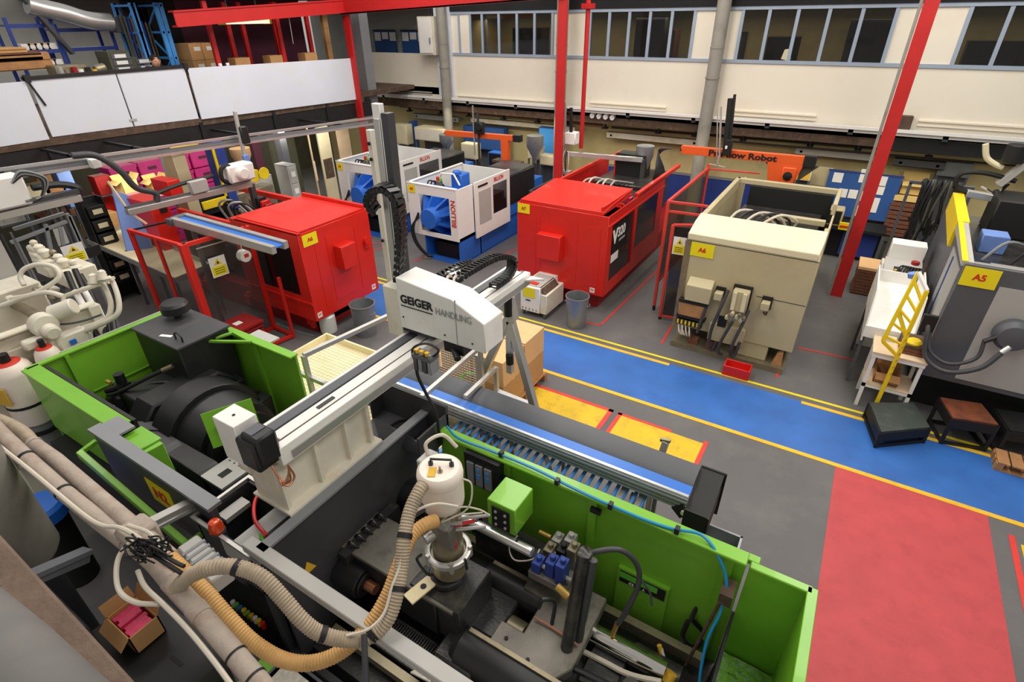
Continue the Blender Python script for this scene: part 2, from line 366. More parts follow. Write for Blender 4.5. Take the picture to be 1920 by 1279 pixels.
# lower wall, dado, soffit
ST('wall_back_lower', B(-19, 9, 15.6, 15.75, 0, 2.9), 'wall_beige')
ST('trim_3', B(-6.4, -1.8, 15.57, 15.6, 0, 1.12), 'blue_dado'); ST('trim_4', B(-6.4, -1.8, 15.55, 15.61, 1.12, 1.18), 'grey_mid')
ST('soffit', B(-15, 9, YW+.02, 15.6, 2.6, 2.72), 'beam_brown')
ST('soffit_beam', B(-15, 9, YW+.0, YW+.1, 2.45, 2.72), 'beam_brown')
ST('soffit_beam', B(.6, 9, YW-.1, YW+.02, 2.42, 2.68), 'dark_void')
def tray(lbl, x0, x1, y, z, h, m, nm='cable_tray', d=.12):
    g = G().box(x0, x1, y, y+.01, z, z+h).box(x0+.1, x0+.16, y, 15.595, z+h*.3, z+h*.6).box(x1-.16, x1-.1, y, 15.595, z+h*.3, z+h*.6).box(x0, x1, y, y+d, z, z+.012).box(x0, x1, y, y+d, z+h-.012, z+h)
    o = g.build(nm, m); tag(o, lbl, 'tray')
tray('grey cable trunking on the lower wall behind the blue and white machines', -13.3, -11.4, 15.2, 2.0, .17, 'grey_light')
tray('pale cable trunking between the red centre column and the far corner', -10.9, -7.2, 15.2, 2.05, .15, 'white_old')
tray('pale cable trunking under the gauges, right of the red centre column', -6.2, -3.6, 15.2, 1.98, .17, 'white_old')
tray('grey metal trunking above the pinned-up notice board', -1.3, .6, 15.2, 2.02, .17, 'grey_light')
tray('dark grey trunking at the right end of the lower wall', .75, 1.7, 15.2, 1.98, .17, 'grey_dark')
def wpipe(lbl, pts, r, m, cat='pipe', nm='service_pipe'):
    o = G().tube(pts, r, 8, smooth=False).build(nm, m); tag(o, lbl, cat)
wpipe('rusty brown service pipe along the soffit at the left', [(-13.8, 15.1, 2.38), (-6.3, 15.1, 2.33)], .035, 'wood_brown')
wpipe('dark service pipe crossing the lower wall behind the orange robot', [(-6.0, 15.05, 2.30), (3.5, 15.05, 2.36)], .03, 'black')
wpipe('thin black conduit above the grey trunking at right', [(-2.8, 15.0, 2.22), (6, 15.0, 2.26)], .022, 'black')
wpipe('cream lagged pipe under the soffit in the far left corner', [(-13.6, 15.2, 2.50), (-8.0, 15.2, 2.50)], .05, 'beige_light')
random.seed(3)
ORD = ['first', 'second', 'third', 'fourth', 'fifth', 'sixth', 'seventh', 'eighth', 'ninth', 'tenth', 'eleventh', 'twelfth', 'thirteenth', 'fourteenth']
for i in range(14):
    x = -13.2+i*1.2+random.uniform(-.2, .2)
    g = G().box(x-.02, x+.02, 15.0, 15.08, 2.25, 2.6).box(x-.07, x+.07, 14.95, 15.12, 2.25, 2.29)
    o = g.build('pipe_hanger', 'black'); o['group'] = 'dark pipe hangers under the soffit'; tag(o, ORD[i]+' dark pipe bracket from the left under the office soffit', 'bracket')
for i in range(4):
    c = at(1110+12.5*i, 217+1.2*i, Y=14.5); t = T('pressure_gauge', ['first', 'second', 'third', 'fourth'][i]+' round dial from the left in the row under the long rail', 'gauge', 'row of four round gauges')
    G().cyl(c+Vector((0, .09, 0)), c, .075, n=18).build('gauge_body', 'grey_mid', t); G().cyl(c, c+Vector((0, -.006, 0)), .062, n=18).build('dial', 'paper', t); G().bar(c+Vector((0, -.01, -.01)), c+Vector((.03, -.01, .035)), .008, .004).build('needle', 'ink_black', t); fin(t)
# long crosswise rail on the wall front
t = T('robot_rail', 'long bright aluminium rail along the foot of the upper wall', 'rail'); g = G().box(-14.2, 9, 14.38, 14.46, 2.80, 2.86).box(-14.2, 9, 14.44, 14.5, 2.73, 2.80); g.build('rail', 'white', t)
for i in range(13): G().box(-13.9+i*1.7, -13.8+i*1.7, 14.44, 14.62, 2.68, 2.82).build('bracket', 'charcoal', t)
fin(t)
# columns
def gcol(x, y, r, lbl, top=5.6, sq=False):
    g = G()
    if sq: g.box(x-r, x+r, y-r, y+r, 0, top)
    else: g.cyl((x, y, 0), (x, y, top), r, n=20).cyl((x, y, 3.68), (x, y, 3.72), r*1.1, n=20).cyl((x, y, 4.3), (x, y, 4.33), r*1.06, n=20)
    g.box(x-r*1.5, x+r*1.5, y-r*1.5, y+r*1.5, 0, .03)
    o = ST('column', g, 'grey_pipe' if not sq else 'grey_mid'); return o
gcol(-11.12, 14.3, .14, ''); gcol(-7.25, 14.3, .15, ''); gcol(-3.32, 14.3, .15, '')
gcol(-13.05, 13.0, .17, '', sq=True)
def ibeam_col(x, y, w, d, h, m, top=None):
    g = G().box(x-w/2, x+w/2, y-.035, y-.01, .0, h).box(x-w/2+.012, x+w/2-.012, y-.01, y+.05, 0, h)
    return ST('column', g, m)
ibeam_col(.38, 11.95, .21, .16, 6.4, 'red_column'); ibeam_col(-6.08, 12, .2, .16, 6.4, 'red_column'); ibeam_col(-12.5, 12, .2, .16, 5.05, 'red_column')
ibeam_col(.24, 11.98, .05, .2, 6.4, 'grey_pipe')
ST('column', G().cyl((-5.78, 12.6, 2.2), (-5.78, 12.6, 5.3), .05).box(-5.9, -5.66, 12.5, 12.7, 5.1, 5.2), 'red_column')
def hbeam(x0, x1, y0, y1, z0, z1, alongx, m='red_column'):
    if alongx: g = G().box(x0, x1, y0, y1, z0, z0+.03).box(x0, x1, y0, y1, z1-.03, z1).box(x0, x1, (y0+y1)/2-.01, (y0+y1)/2+.01, z0, z1)
    else: g = G().box(x0, x1, y0, y1, z0, z0+.03).box(x0, x1, y0, y1, z1-.03, z1).box((x0+x1)/2-.01, (x0+x1)/2+.01, y0, y1, z0, z1)
    return ST('roof_beam', g, m)
ST('roof_beam', G().prism([(-12.6, 11.9, 5.07), (-6.0, 11.9, 5.3), (-6.0, 11.9, 5.56), (-12.6, 11.9, 5.37)], (0, .03, 0)).prism([(-12.6, 11.9, 5.07), (-6.0, 11.9, 5.3), (-6.0, 12.1, 5.3), (-12.6, 12.1, 5.07)], (0, 0, .03)).prism([(-12.6, 11.9, 5.37), (-6.0, 11.9, 5.56), (-6.0, 12.1, 5.56), (-12.6, 12.1, 5.37)], (0, 0, .03)), 'red_column')
ST('roof_beam', G().prism([(-12.42, 7.3, 4.9), (-12.42, 12.0, 5.14), (-12.42, 12.0, 5.38), (-12.42, 7.3, 5.13)], (-.03, 0, 0)).prism([(-12.4, 7.3, 4.87), (-12.4, 12.0, 5.11), (-12.6, 12.0, 5.11), (-12.6, 7.3, 4.87)], (0, 0, .03)).prism([(-12.4, 7.3, 5.13), (-12.4, 12.0, 5.38), (-12.6, 12.0, 5.38), (-12.6, 7.3, 5.13)], (0, 0, .03)), 'red_column')
# ------------------------------------------------ left mezzanine gallery
XM = -12.6
ST('mezzanine_floor', B(-19, XM-.02, -2, 14.6, 3.02, 3.14), 'beam_brown')
def xq(n, x, t, y0, y1, a0, a1, b0, b1, m, par=None): return ST(n, G().prism([(x, y0, a0), (x, y1, b0), (x, y1, b1), (x, y0, a1)], (-t, 0, 0)), m, par)
xq('mezzanine_beam', XM, .14, -1, 12.6, 2.78, 3.12, 2.5, 2.92, 'black'); xq('mezzanine_beam', XM+.02, .07, 4.4, 7.3, 3.06, 3.22, 3.0, 3.15, 'beam_brown'); xq('mezzanine_beam', XM+.02, .07, 7.3, 12.3, 2.98, 3.12, 2.9, 3.02, 'beam_brown'); xq('mezzanine_beam', XM+.02, .07, -1, 4.4, 3.1, 3.25, 3.06, 3.17, 'beam_brown')
for y in (4.35, 7.3, 9.2, 10.9): ST('mezzanine_beam', B(XM, XM+.04, y-.04, y+.04, 2.6, 3.05), 'black')
w1 = ST('wall_left', B(XM-.02, XM+.03, -1, 4.42, 3.17, 4.12), 'wall_white')
for i, (y0, y1, xo, za, zb) in enumerate(((4.48, 5.9, .0, 3.2, 3.17), (5.93, 7.28, .0, 3.17, 3.13), (7.33, 11.98, .03, 3.11, 3.0))):
    xq('wall_panel', XM+.03+xo, .03, y0, y1, za, 4.13 if i < 2 else 4.12, zb, 4.13 if i < 2 else 4.04, 'wall_white', w1)
ST('wall_panel', B(XM+.03, XM+.042, 5.86, 6.0, 3.27, 3.31), 'wall_grey', w1)
ST('trim_5', B(XM-.08, XM+.05, 4.42, 7.3, 4.13, 4.19), 'black')
for y in (4.45, 7.3): ST('gallery_bracket', G().bar((XM+.04, y, 4.15), (XM+.04, y+.12, 3.72), .03).box(XM, XM+.07, y-.03, y+.05, 4.1, 4.22), 'black')
ST('wall_gallery', B(-19, -18.9, -2, 14.8, 3.1, 7.5), 'wall_grey'); ST('wall_far_left', B(-19, -11.0, 16.4, 16.5, 0, 7), 'wall_grey'); ST('gallery_floor', B(-19, -11.0, 14.6, 16.5, 2.9, 3.1), 'beam_brown')
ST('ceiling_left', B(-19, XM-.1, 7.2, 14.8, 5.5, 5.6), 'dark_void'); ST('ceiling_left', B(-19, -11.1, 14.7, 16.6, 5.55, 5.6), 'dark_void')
ST('wall_store', B(-18.2, -18.1, -2, 15.6, 0, 3.0), 'khaki')
for y in (2.4, 6.6, 9.6): ST('store_column', B(-13.2, -12.98, y-.1, y+.1, 0, 2.5), 'grey_dark')
# open gallery behind the corner column: blue boards, white door
ba, bb_, bc = at(700, 58, Y=16.3), at(739, 58, Y=16.3), at(786, 110, Y=16.3)
for x0, x1, lb in ((ba.x, bb_.x, 'blue notice board behind the grey corner pillar, papers along its top'), (bb_.x+.3, bc.x, 'blue notice board half behind the open white cabinet')):
    t = T('notice_board', lb, 'board'); B(x0, x1, 16.3, 16.36, bc.z-.1, ba.z).build('board', 'blue_board', t)
    G().box(x0-.03, x1+.03, 16.28, 16.3, ba.z, ba.z+.04).build('rail', 'black', t)
    for k in range(3): B(x0+.05+k*.35, x0+.33+k*.35, 16.28, 16.29, ba.z-.3+.05*(k % 2), ba.z-.04).build('paper_sheet', 'paper', t)
    fin(t)
t = T('wall_cabinet', 'tall white cabinet with open door high in the far left corner', 'cabinet')
a = at(783, 27, Y=14.3); b = at(815, 103, Y=14.3)
B(a.x, a.x+.62, 14.25, 14.5, b.z, a.z-.05).build('body', 'cream', t); B(a.x+.05, a.x+.5, 14.22, 14.25, b.z+.05, a.z-.1).build('door', 'white', t); B(a.x+.44, a.x+.47, 14.18, 14.22, b.z+.3, b.z+.45).build('handle', 'grey_mid', t); fin(t)
ST('wall_corner_pier', B(-11.55, -11.0, 14.5, 14.75, 2.72, 5.5), 'wall_white')
wpipe('black vertical cable pipe behind the white corner cabinet', [(-11.62, 14.4, 4.0), (-11.62, 14.4, 5.5)], .03, 'black'); wpipe('thin black pipe in the far gallery behind the notice boards', [(-12.6, 15.8, 2.72), (-12.6, 15.8, 5.5)], .025, 'black')
# ================================================================== NEAR GREEN INJECTION MACHINE
M = T('injection_moulding_machine', 'big green open-topped injection moulding machine filling the foreground, black mechanism inside', 'machine')
B(-6.42, .3, 1.34, 2.64, 0, .8).build('bed', 'black_matt', M, bevel=.01)
g = G()
for x in (-6.2, -4.4, -2.4, -.4):
    for y in (1.3, 2.6): g.cyl((x, y, 0), (x, y, .06), .09, n=12)
g.build('levelling_foot', 'steel_dirty', M)
B(-6.45, -2.4, 1.36, 2.6, .8, .84).build('clamp_tray', 'black_oily', M)
# clamp guarding
def panel_x(x, y0, y1, z0, z1, nm, ribs=(), inner=1):
    p = B(x-.012, x+.012, y0, y1, z0, z1).build(nm, 'green', M)
    G().box(x-.03, x+.04*inner, y0, y1, z1, z1+.025).box(x-.03, x-.02, y0, y1, z1-.05, z1).build('top_lip', 'green', p, bevel=.006)
    for r in ribs: B(x+.012, x+.05, r-.02, r+.02, z0, z1).build('stiffener', 'green', p)
    return p
def panel_y(y, x0, x1, z0, z1, nm, ribs=(), side=-1, lip=.06):
    p = B(x0, x1, y-.012, y+.012, z0, z1).build(nm, 'green', M)
    ya, yb = (y-lip, y+.03) if side < 0 else (y-.03, y+lip)
    G().box(x0, x1, ya, yb, z1, z1+.025).build('top_lip', 'green', p, bevel=.006)
    for r in ribs: G().box(r-.03, r+.03, min(y, y+side*.04), max(y, y+side*.04), z0, z1).build('stiffener', 'green', p)
    return p
ep = panel_x(-6.5, 1.28, 2.82, .55, 2.02, 'end_panel', (1.62,))
G().box(-6.49, -6.475, 1.7, 2.75, 1.5, 1.512).build('panel_seam', 'green', ep)
B(-6.55, -6.53, 1.6, 2.82, 1.97, 2.05).build('edge_strip', 'grey_light', ep)
np_ = panel_y(1.27, -6.5, -4.75, 1.32, 2.02, 'near_panel', (), 1, .12)
B(-6.4, -4.75, 1.40, 1.43, 1.3, 2.03).build('inner_rail', 'black', np_)
pf = panel_y(2.82, -6.5, -4.36, .8, 2.03, 'far_panel', (-5.0,), -1, .07)
g = G(); a, b, c = at(384, 640, Z=2.06), at(437, 624, Z=2.06), at(470, 641, Z=2.06)
g.bar(a, b, .03).bar(b, c, .03).bar(a, c, .03); g.build('corner_brace', 'green', pf, bevel=.005)
B(-5.2, -4.85, 2.86, 3.0, 2.0, 2.02).build('side_shelf', 'grey_light', pf)
# sliding door with bay sign
dr = G().box(-4.8, -3.15, 1.12, 1.16, 1.5, 2.1).build('sliding_door', 'charcoal', M, bevel=.006)
G().box(-4.8, -3.15, 1.10, 1.2, 2.1, 2.13).build('door_cap', 'grey_mid', dr)
G().box(-4.82, -4.55, 1.16, 1.34, 2.08, 2.1).build('door_hanger', 'grey_mid', dr)
c = at(303, 930, Y=1.11); sign('N2', (c.x-.02, 1.118, c.z-.02), (1, 0, 0), (0, 0, 1), .34, .24, dr, .15)
G().box(-4.6, -4.25, 1.24, 1.38, 1.5, 2.02).box(-4.6, -4.3, 1.22, 1.4, 2.02, 2.04).build('rear_post', 'green', M, bevel=.006)
a, b = at(150, 850, Y=1.0), at(350, 1022, Y=1.0); G().bar(a, b, .05, .07).bar(a, a+Vector((0, .14, .03)), .04).bar(b, b+Vector((0, .12, 0)), .04).build('lower_rail', 'green', M, bevel=.006)
G().box(-6.3, -2.8, 1.12, 1.34, .3, 1.3).build('side_cover', 'black_matt', M)
# oil tank
tk = G().box(-6.2, -5.36, 2.2, 2.76, .84, 2.12).build('oil_tank', 'black', M, bevel=.012)
G().box(-6.22, -5.34, 2.18, 2.78, 2.12, 2.15).build('tank_lid', 'charcoal', tk, bevel=.006)
G().lathe((-6.02, 2.6, 2.15), [(.04, 0), (.04, .04), (.1, .05), (.145, .07), (.145, .15), (.12, .18), (.03, .19)], 22).build('filler_cap', 'black', tk)
p = G().tube([(-5.55, 2.3, 2.15), (-5.55, 2.3, 2.21), (-5.49, 2.3, 2.24), (-5.43, 2.3, 2.21), (-5.43, 2.3, 2.15)], .01, 6).build('lifting_eye', 'black', tk)
plate((-5.7, 2.28, 2.152), (.8, .3, 0), (-.3, .8, 0), .14, .04, 'paper', tk, 'label', .003)
# accumulator and hydraulic manifold
ac = G().lathe((-6.12, 1.86, .84), [(.22, 0), (.23, .4), (.22, .62), (.17, .72), (.08, .76)], 20).build('accumulator', 'black', M)
G().box(-6.2, -6.05, 1.8, 1.92, 1.6, 1.66).cyl((-6.1, 1.86, 1.66), (-6.1, 1.86, 1.78), .05).cyl((-6.16, 1.72, 1.62), (-6.05, 1.8, 1.66), .035).build('manifold', 'black', ac)
G().box(-6.22, -6.14, 1.76, 1.79, 1.68, 1.71).cyl((-5.98, 1.9, 1.64), (-5.9, 1.95, 1.64), .02).build('fitting', 'brass', ac)
G().tube([(-6.1, 1.7, 1.6), (-5.95, 1.75, 1.66), (-5.75, 2.0, 1.78), (-5.6, 2.14, 1.86)], .022).build('hose', 'black', ac)
G().cyl((-5.64, 2.10, 1.84), (-5.56, 2.18, 1.88), .026).build('hose_end', 'steel_dirty', ac)
G().tube([(-6.0, 1.9, 1.62), (-5.7, 2.1, 1.66), (-5.4, 2.2, 1.66), (-5.15, 2.1, 1.6)], .028).build('hose', 'black', ac)
G().tube([(-5.95, 1.66, 1.55), (-5.93, 1.6, 1.35), (-5.85, 1.5, 1.2)], .008, 6).build('cable', 'cable_white', ac)
# clamp: rear platen, yoke, ram
rp = G().prism([(-5.55, 1.55, .84), (-5.55, 2.7, .84), (-5.55, 2.7, 1.5), (-5.55, 2.45, 1.76), (-5.55, 1.75, 1.76), (-5.55, 1.5, 1.5)], (.32, 0, 0)).build('rear_platen', 'black', M, bevel=.02)
G().prism([(-5.23, 1.7, .84), (-5.23, 2.62, .84), (-5.23, 2.66, 1.45), (-5.23, 2.4, 1.72), (-5.23, 1.84, 1.72), (-5.23, 1.6, 1.45)], (.18, 0, 0)).build('yoke', 'charcoal', rp, bevel=.02)
G().box(-6.0, -5.5, 1.75, 2.5, .84, 1.66).build('manifold_block', 'black', rp, bevel=.02)
G().box(-5.6, -5.2, 2.5, 2.68, 1.4, 1.55).cyl((-5.2, 2.58, 1.42), (-4.95, 2.58, 1.42), .1).box(-5.0, -4.8, 2.45, 2.7, 1.2, 1.45).build('side_cylinder', 'black', rp, bevel=.01)
G().cyl((-5.15, 2.08, 1.36), (-4.85, 2.08, 1.36), .52, n=32).cyl((-4.85, 2.08, 1.36), (-4.5, 2.08, 1.36), .46, .43, n=32).cyl((-4.5, 2.08, 1.36), (-4.42, 2.08, 1.36), .36, n=32).build('ram_cylinder', 'black', M, bevel=.01)
G().cyl((-4.46, 2.08, 1.36), (-4.05, 2.08, 1.36), .27, n=28).build('ram_rod', 'chrome', M)
g = G(); prof = [(-5.35, 1.4), (-5.35, 1.62), (-4.75, 1.62)]+[(-4.75+.18*math.sin(t*math.pi/10), 1.44+.18*math.cos(t*math.pi/10)) for t in range(6)]+[(-4.57, .9), (-4.75, .9), (-4.75, 1.4)]
g.prism([(x, 1.46, z) for x, z in prof], (0, .2, 0)).build('tie_bar_arm', 'charcoal', M, bevel=.008)
g = G(); g.prism([(x+.55, 1.50, z-.02) for x, z in prof], (0, .18, 0)).build('tie_bar_arm', 'black', M, bevel=.008)
G().bar((-5.5, 1.44, 1.62), (-4.95, 1.75, 1.62), .12, .03).build('cross_plate', 'charcoal', M)
# moving platen with perforated plate
mp = G().box(-4.15, -3.55, 1.5, 2.66, .84, 1.58).box(-4.1, -3.62, 2.1, 2.62, 1.5, 1.75).box(-3.55, -3.4, 1.62, 2.5, .9, 1.45).build('moving_platen', 'black', M, bevel=.015)
g = G().box(-4.14, -3.84, 1.5, 2.02, 1.58, 1.6).build('perforated_plate', 'grey_light', mp)
g = G()
for i in range(4):
    for j in range(5): g.cyl((-4.09+i*.065, 1.75+j*.055, 1.6), (-4.09+i*.065, 1.75+j*.055, 1.603), .008, n=8)
g.box(-4.02, -3.95, 1.58, 1.68, 1.6, 1.603); g.build('hole', 'ink_black', mp)
br = plate((-4.2, 1.93, 1.86), (.42, .9, 0), (-.25, .1, .95), .42, .34, 'green', mp, 'green_bracket', .012)
g = G().bar((-4.2, 1.82, 1.92), (-4.12, 1.88, 1.72), .05, .05).bar((-4.16, 2.02, 1.98), (-4.1, 2.04, 1.8), .03, .04).box(-4.22, -4.05, 1.85, 2.15, 1.62, 1.68)
g.build('latch', 'steel_dirty', br)
# cable tray with beacon
ct = G()
for q in ((-3.36, -2.66, 1.08, 1.1), (-3.36, -2.66, 1.5, 1.52), (-3.36, -3.34, 1.08, 1.52), (-2.66, -2.64, 1.08, 1.52)): ct.box(*q, 1.55, 1.95)
ct.box(-3.36, -2.64, 1.08, 1.52, 1.53, 1.55); ct = ct.build('cable_trough', 'charcoal', M)
g = G().frame('z', 1.96, -3.38, -2.62, 1.06, 1.54, .025, .02); g.build('trough_rim', 'alu', ct)
G().tube([(-3.2, 1.45, 1.6), (-3.0, 1.3, 1.8), (-2.75, 1.2, 1.9), (-2.68, 1.12, 1.97)], .012, 6).build('green_cable', 'green_cable', ct)
G().box(-3.05, -2.9, 1.12, 1.5, 1.8, 1.84).box(-3.3, -3.2, 1.2, 1.4, 1.86, 1.9).build('cable_clip', 'grey_light', ct)
plate((-2.9, 1.075, 1.85), (1, 0, 0), (0, 0, 1), .3, .16, 'grey_light', ct, 'vent_plate', .01)
G().tube([at(508, 905, Z=1.95), at(480, 935, Z=1.9), at(478, 975, Z=1.9), at(500, 1005, Z=1.9)], .014, 8).build('red_hose', 'red_hose', ct)
# fixed platen + splash wall
fp = G().box(-3.2, -2.66, 1.62, 2.26, .6, 1.94).build('fixed_platen', 'black', M, bevel=.015)
G().box(-3.3, -3.1, 1.5, 2.2, 1.9, 1.93).build('mounting_strip', 'grey_light', fp)
sw = G().box(-2.64, -2.61, 1.12, 2.88, .8, 2.05).build('splash_wall', 'charcoal', M)
G().box(-2.66, -2.58, 1.1, 2.9, 2.05, 2.07).build('top_lip', 'grey_mid', sw)
g = G(); g.prism([(-2.605, 1.3, 1.55), (-2.605, 1.42, 1.55), (-2.605, 1.36, 1.66)], (.004, 0, 0)); g.build('warning_triangle', 'yellow_label', sw)
tb = G().box(-3.12, -2.4, 2.45, 2.78, 1.86, 1.88).box(-3.14, -3.12, 2.62, 2.78, 1.84, 2.16).box(-3.14, -2.38, 2.76, 2.79, 1.84, 2.2).box(-2.4, -2.38, 2.4, 2.78, 1.86, 2.12).prism([(-3.12, 2.62, 1.88), (-2.9, 2.45, 1.88), (-2.4, 2.45, 1.88), (-2.4, 2.45, 2.02)], (0, .015, 0)).build('mould_tray', 'charcoal', M)
G().lathe((-2.75, 2.62, 1.88), [(.15, 0), (.16, .01), (.16, .02), (.14, .02), (.14, .005)], 24).build('ring', 'black', tb)
# injection side guarding
fi = panel_y(2.70, -2.4, .08, .6, 2.0, 'rear_panel', (-1.72, -.98, -.02), -1, .08)
G().box(-2.2, .15, 2.72, 2.78, 1.93, 1.97).build('outer_lip', 'green', fi, bevel=.004)
pc = at(1120, 958, Y=2.65)
G().box(pc.x-.05, pc.x+.03, 2.63, 2.66, pc.z-.02, pc.z+.02).box(-1.75, -1.68, 2.63, 2.66, 1.8, 1.84).build('hinge', 'black', fi)
a = at(1160, 1062, Y=2.66); b = at(1255, 1108, Y=2.66); d = at(1160, 1140, Y=2.66)
ht = G().box(a.x, b.x, 2.655, 2.69, d.z-.1, a.z).build('access_hatch', 'green', fi)
G().box(a.x+.02, b.x-.08, 2.648, 2.655, a.z-.09, a.z-.03).build('label_strip', 'green_cable', ht); G().box(a.x+.02, b.x-.02, 2.65, 2.655, a.z-.14, a.z-.02).build('label_back', 'ink_black', ht)
TX('CE 4/5 A', .035, (a.x+.16, 2.644, a.z-.115), (1, 0, 0), (0, 0, 1), 'paper', ht, 'lettering', align='CENTER')
a = at(878, 850, Y=2.6); b = at(932, 905, Y=2.6)
sk = G().box(a.x-.03, b.x+.03, 2.58, 2.69, b.z-.12, a.z+.02).build('socket_box', 'black', fi)
for i in range(3):
    s = G().box(a.x+i*.085, a.x+.065+i*.085, 2.565, 2.58, a.z-.28, a.z-.06).build('socket', 'grey_mid', sk)
    if i: G().box(a.x+.015+i*.085, a.x+.045+i*.085, 2.56, 2.565, a.z-.2, a.z-.15).box(a.x+.015+i*.085, a.x+.045+i*.085, 2.56, 2.565, a.z-.12, a.z-.09).build('blue_switch', 'blue_light', s)
ex = panel_y(2.68, .1, .46, .7, 1.96, 'end_box_side', (), -1, .03)
e2 = G().box(.44, .465, .6, 2.68, .7, 1.96).build('end_box_wall', 'green', M); G().box(.43, .49, .6, 2.7, 1.96, 1.985).build('top_lip', 'green', e2, bevel=.004)
G().box(.08, .1, .6, 2.66, .7, 1.5).build('partition', 'black_matt', M)
G().box(.1, .44, .6, 2.66, .94, 1.0).build('box_floor', 'green', M)
me = G(); random.seed(5)
o = bpy.data.objects.new('swarf', None); bpy.data.objects.remove(o)
for i in range(420):
    x, y = random.uniform(.12, .42), random.uniform(.9, 2.6); z = 1.0+.12*math.exp(-((y-1.9)/.6)**2)+random.uniform(-.01, .03); s = random.uniform(.008, .022)
    me.add([(x, y, z), (x+s, y+s*.4, z), (x+s*.3, y+s, z+s*.5), (x-s*.5, y+s*.3, z+s)], [(0, 1, 2), (0, 2, 3), (0, 3, 1)])
g = G(); nx, ny = 6, 26; vs = []
for i in range(nx+1):
    for j in range(ny+1):
        x = .1+.34*i/nx; y = .6+2.05*j/ny; vs.append((x, y, 1.0+.13*math.exp(-((y-1.9)/.6)**2)+random.uniform(0, .025)))
me.add(vs, [(i*(ny+1)+j, (i+1)*(ny+1)+j, (i+1)*(ny+1)+j+1, i*(ny+1)+j+1) for i in range(nx) for j in range(ny)])
sw2 = me.build('plastic_granules', 'green_debris', M); sw2['kind'] = 'stuff'
# grey rail on the near side
G().box(-2.76, -.5, 1.06, 1.15, 2.0, 2.07).build('guard_rail', 'grey_light', M, bevel=.006)
G().box(-2.76, -.5, 1.08, 1.13, .8, .86).box(-2.76, -2.7, 1.08, 1.13, .8, 2.0).build('rail_support', 'charcoal', M)
G().box(-2.6, .08, 1.2, 2.66, .8, .84).build('injection_tray', 'black_oily', M)
# tie bar nuts
for y, z, r in ((1.62, 1.28, .125), (2.42, 1.38, .15)):
    n = G().cyl((-2.62, y, z), (-2.36, y, z), r, n=24).cyl((-2.36, y, z), (-2.34, y, z), r*.8, n=24).build('tie_bar_nut', 'black', M, bevel=.006)
    G().cyl((-2.34, y, z), (-2.25, y, z), r*.35, n=16).build('tie_bar_end', 'copper', n)
G().box(-2.6, -1.7, 1.66, 2.06, 1.1, 1.46).build('barrel_cover', 'black', M, bevel=.01)
G().box(-2.62, -1.55, 1.66, 2.06, 1.46, 1.49).build('heat_shield', 'grey_plate', M, bevel=.004)
g = G()
for i in range(26): g.lathe((-2.58+i*.006, 1.95, 1.42), [(.05, 0), (.06, .003)], 8, ax=(1, 0, 0))
G().box(-2.58, -2.5, 1.6, 2.2, 1.3, 1.5).build('hose_bundle', 'black_oily', M)
for k in range(5): G().tube([(-2.6, 1.72+k*.07, 1.48), (-2.54, 1.7+k*.08, 1.54), (-2.46, 1.74+k*.07, 1.44)], .012, 6).build('hose', 'black', M)
# slide base: ways, rack
G().box(-2.5, .0, 1.32, 1.38, .9, .98).box(-2.5, .0, 2.5, 2.56, .95, 1.05).build('slide_way', 'steel_dirty', M)
G().box(-2.45, -.1, 1.44, 1.5, .95, 1.02).build('slide_way', 'black_oily', M)
g = G()
for i in range(30): g.box(-2.3+i*.022, -2.29+i*.022, 1.42, 1.62, 1.02, 1.05)
g.box(-2.32, -1.62, 1.40, 1.64, .98, 1.02); g.build('rack_gear', 'black_oily', M)
G().prism([(-1.72, 1.36, 1.06), (-1.55, 1.38, 1.06), (-1.6, 1.58, 1.06)], (0, 0, .02)).build('guide_wedge', 'tread', M)
# support arm under the loader
a, b = at(765, 1125, Z=1.55), at(822, 1078, Z=1.55)
am = G().bar(a, b, .1, .015).build('loader_arm', 'tray_cream', M)
m_ = (a+b)/2; G().cyl(m_+Vector((0, 0, .008)), m_+Vector((0, 0, .011)), .022, n=16).build('hole', 'ink_black', am)
# injection unit
iu = G().box(-1.62, -1.3, 1.5, 2.5, .86, 1.2).build('injection_carriage', 'black_oily', M, bevel=.015)
G().box(-1.95, -1.5, 1.68, 2.08, 1.1, 1.5).cyl((-1.75, 1.87, 1.5), (-1.75, 1.87, 1.56), .13).build('feed_throat', 'black_oily', iu, bevel=.01)
G().prism([(-1.3, 2.2, 1.2), (-1.12, 2.2, 1.2), (-1.12, 1.9, 1.2), (-1.3, 1.9, 1.2), (-1.3, 1.68, 1.2), (-.82, 1.68, 1.2), (-.72, 1.85, 1.2), (-.72, 2.44, 1.2), (-1.3, 2.44, 1.2)], (0, 0, .1)).build('yoke_plate', 'yoke_grey', iu, bevel=.008)
for y0, x0, x1, r in ((2.24, -1.72, -1.15, .115), (1.66, -1.55, -.62, .15)):
    cy = G().cyl((x0+.08, y0, 1.16), (x1, y0, 1.16), r, n=26).lathe((x0, y0, 1.16), [(r*.3, 0), (r*.8, .03), (r, .1)], 26, ax=(1, 0, 0)).build('ram_cylinder', 'black', iu)
    G().bar((x0+.1, y0+r*.4, 1.16+r), (x1, y0+r*.4, 1.16+r), .03, .015).build('cylinder_strip', 'steel_dirty', cy)
    G().cyl((x1, y0, 1.14), (x1+.95, y0, 1.14), r*.6, n=22).build('piston_rod', 'chrome', cy)
G().cyl((-1.48, 1.98, 1.1), (-1.38, 1.98, 1.1), .1, n=22).cyl((-1.38, 1.98, 1.1), (-1.3, 1.98, 1.1), .07, n=22).cyl((-1.3, 1.98, 1.1), (-1.16, 1.98, 1.1), .09, n=22).build('screw_coupling', 'steel_dirty', iu, bevel=.004)
g = G()
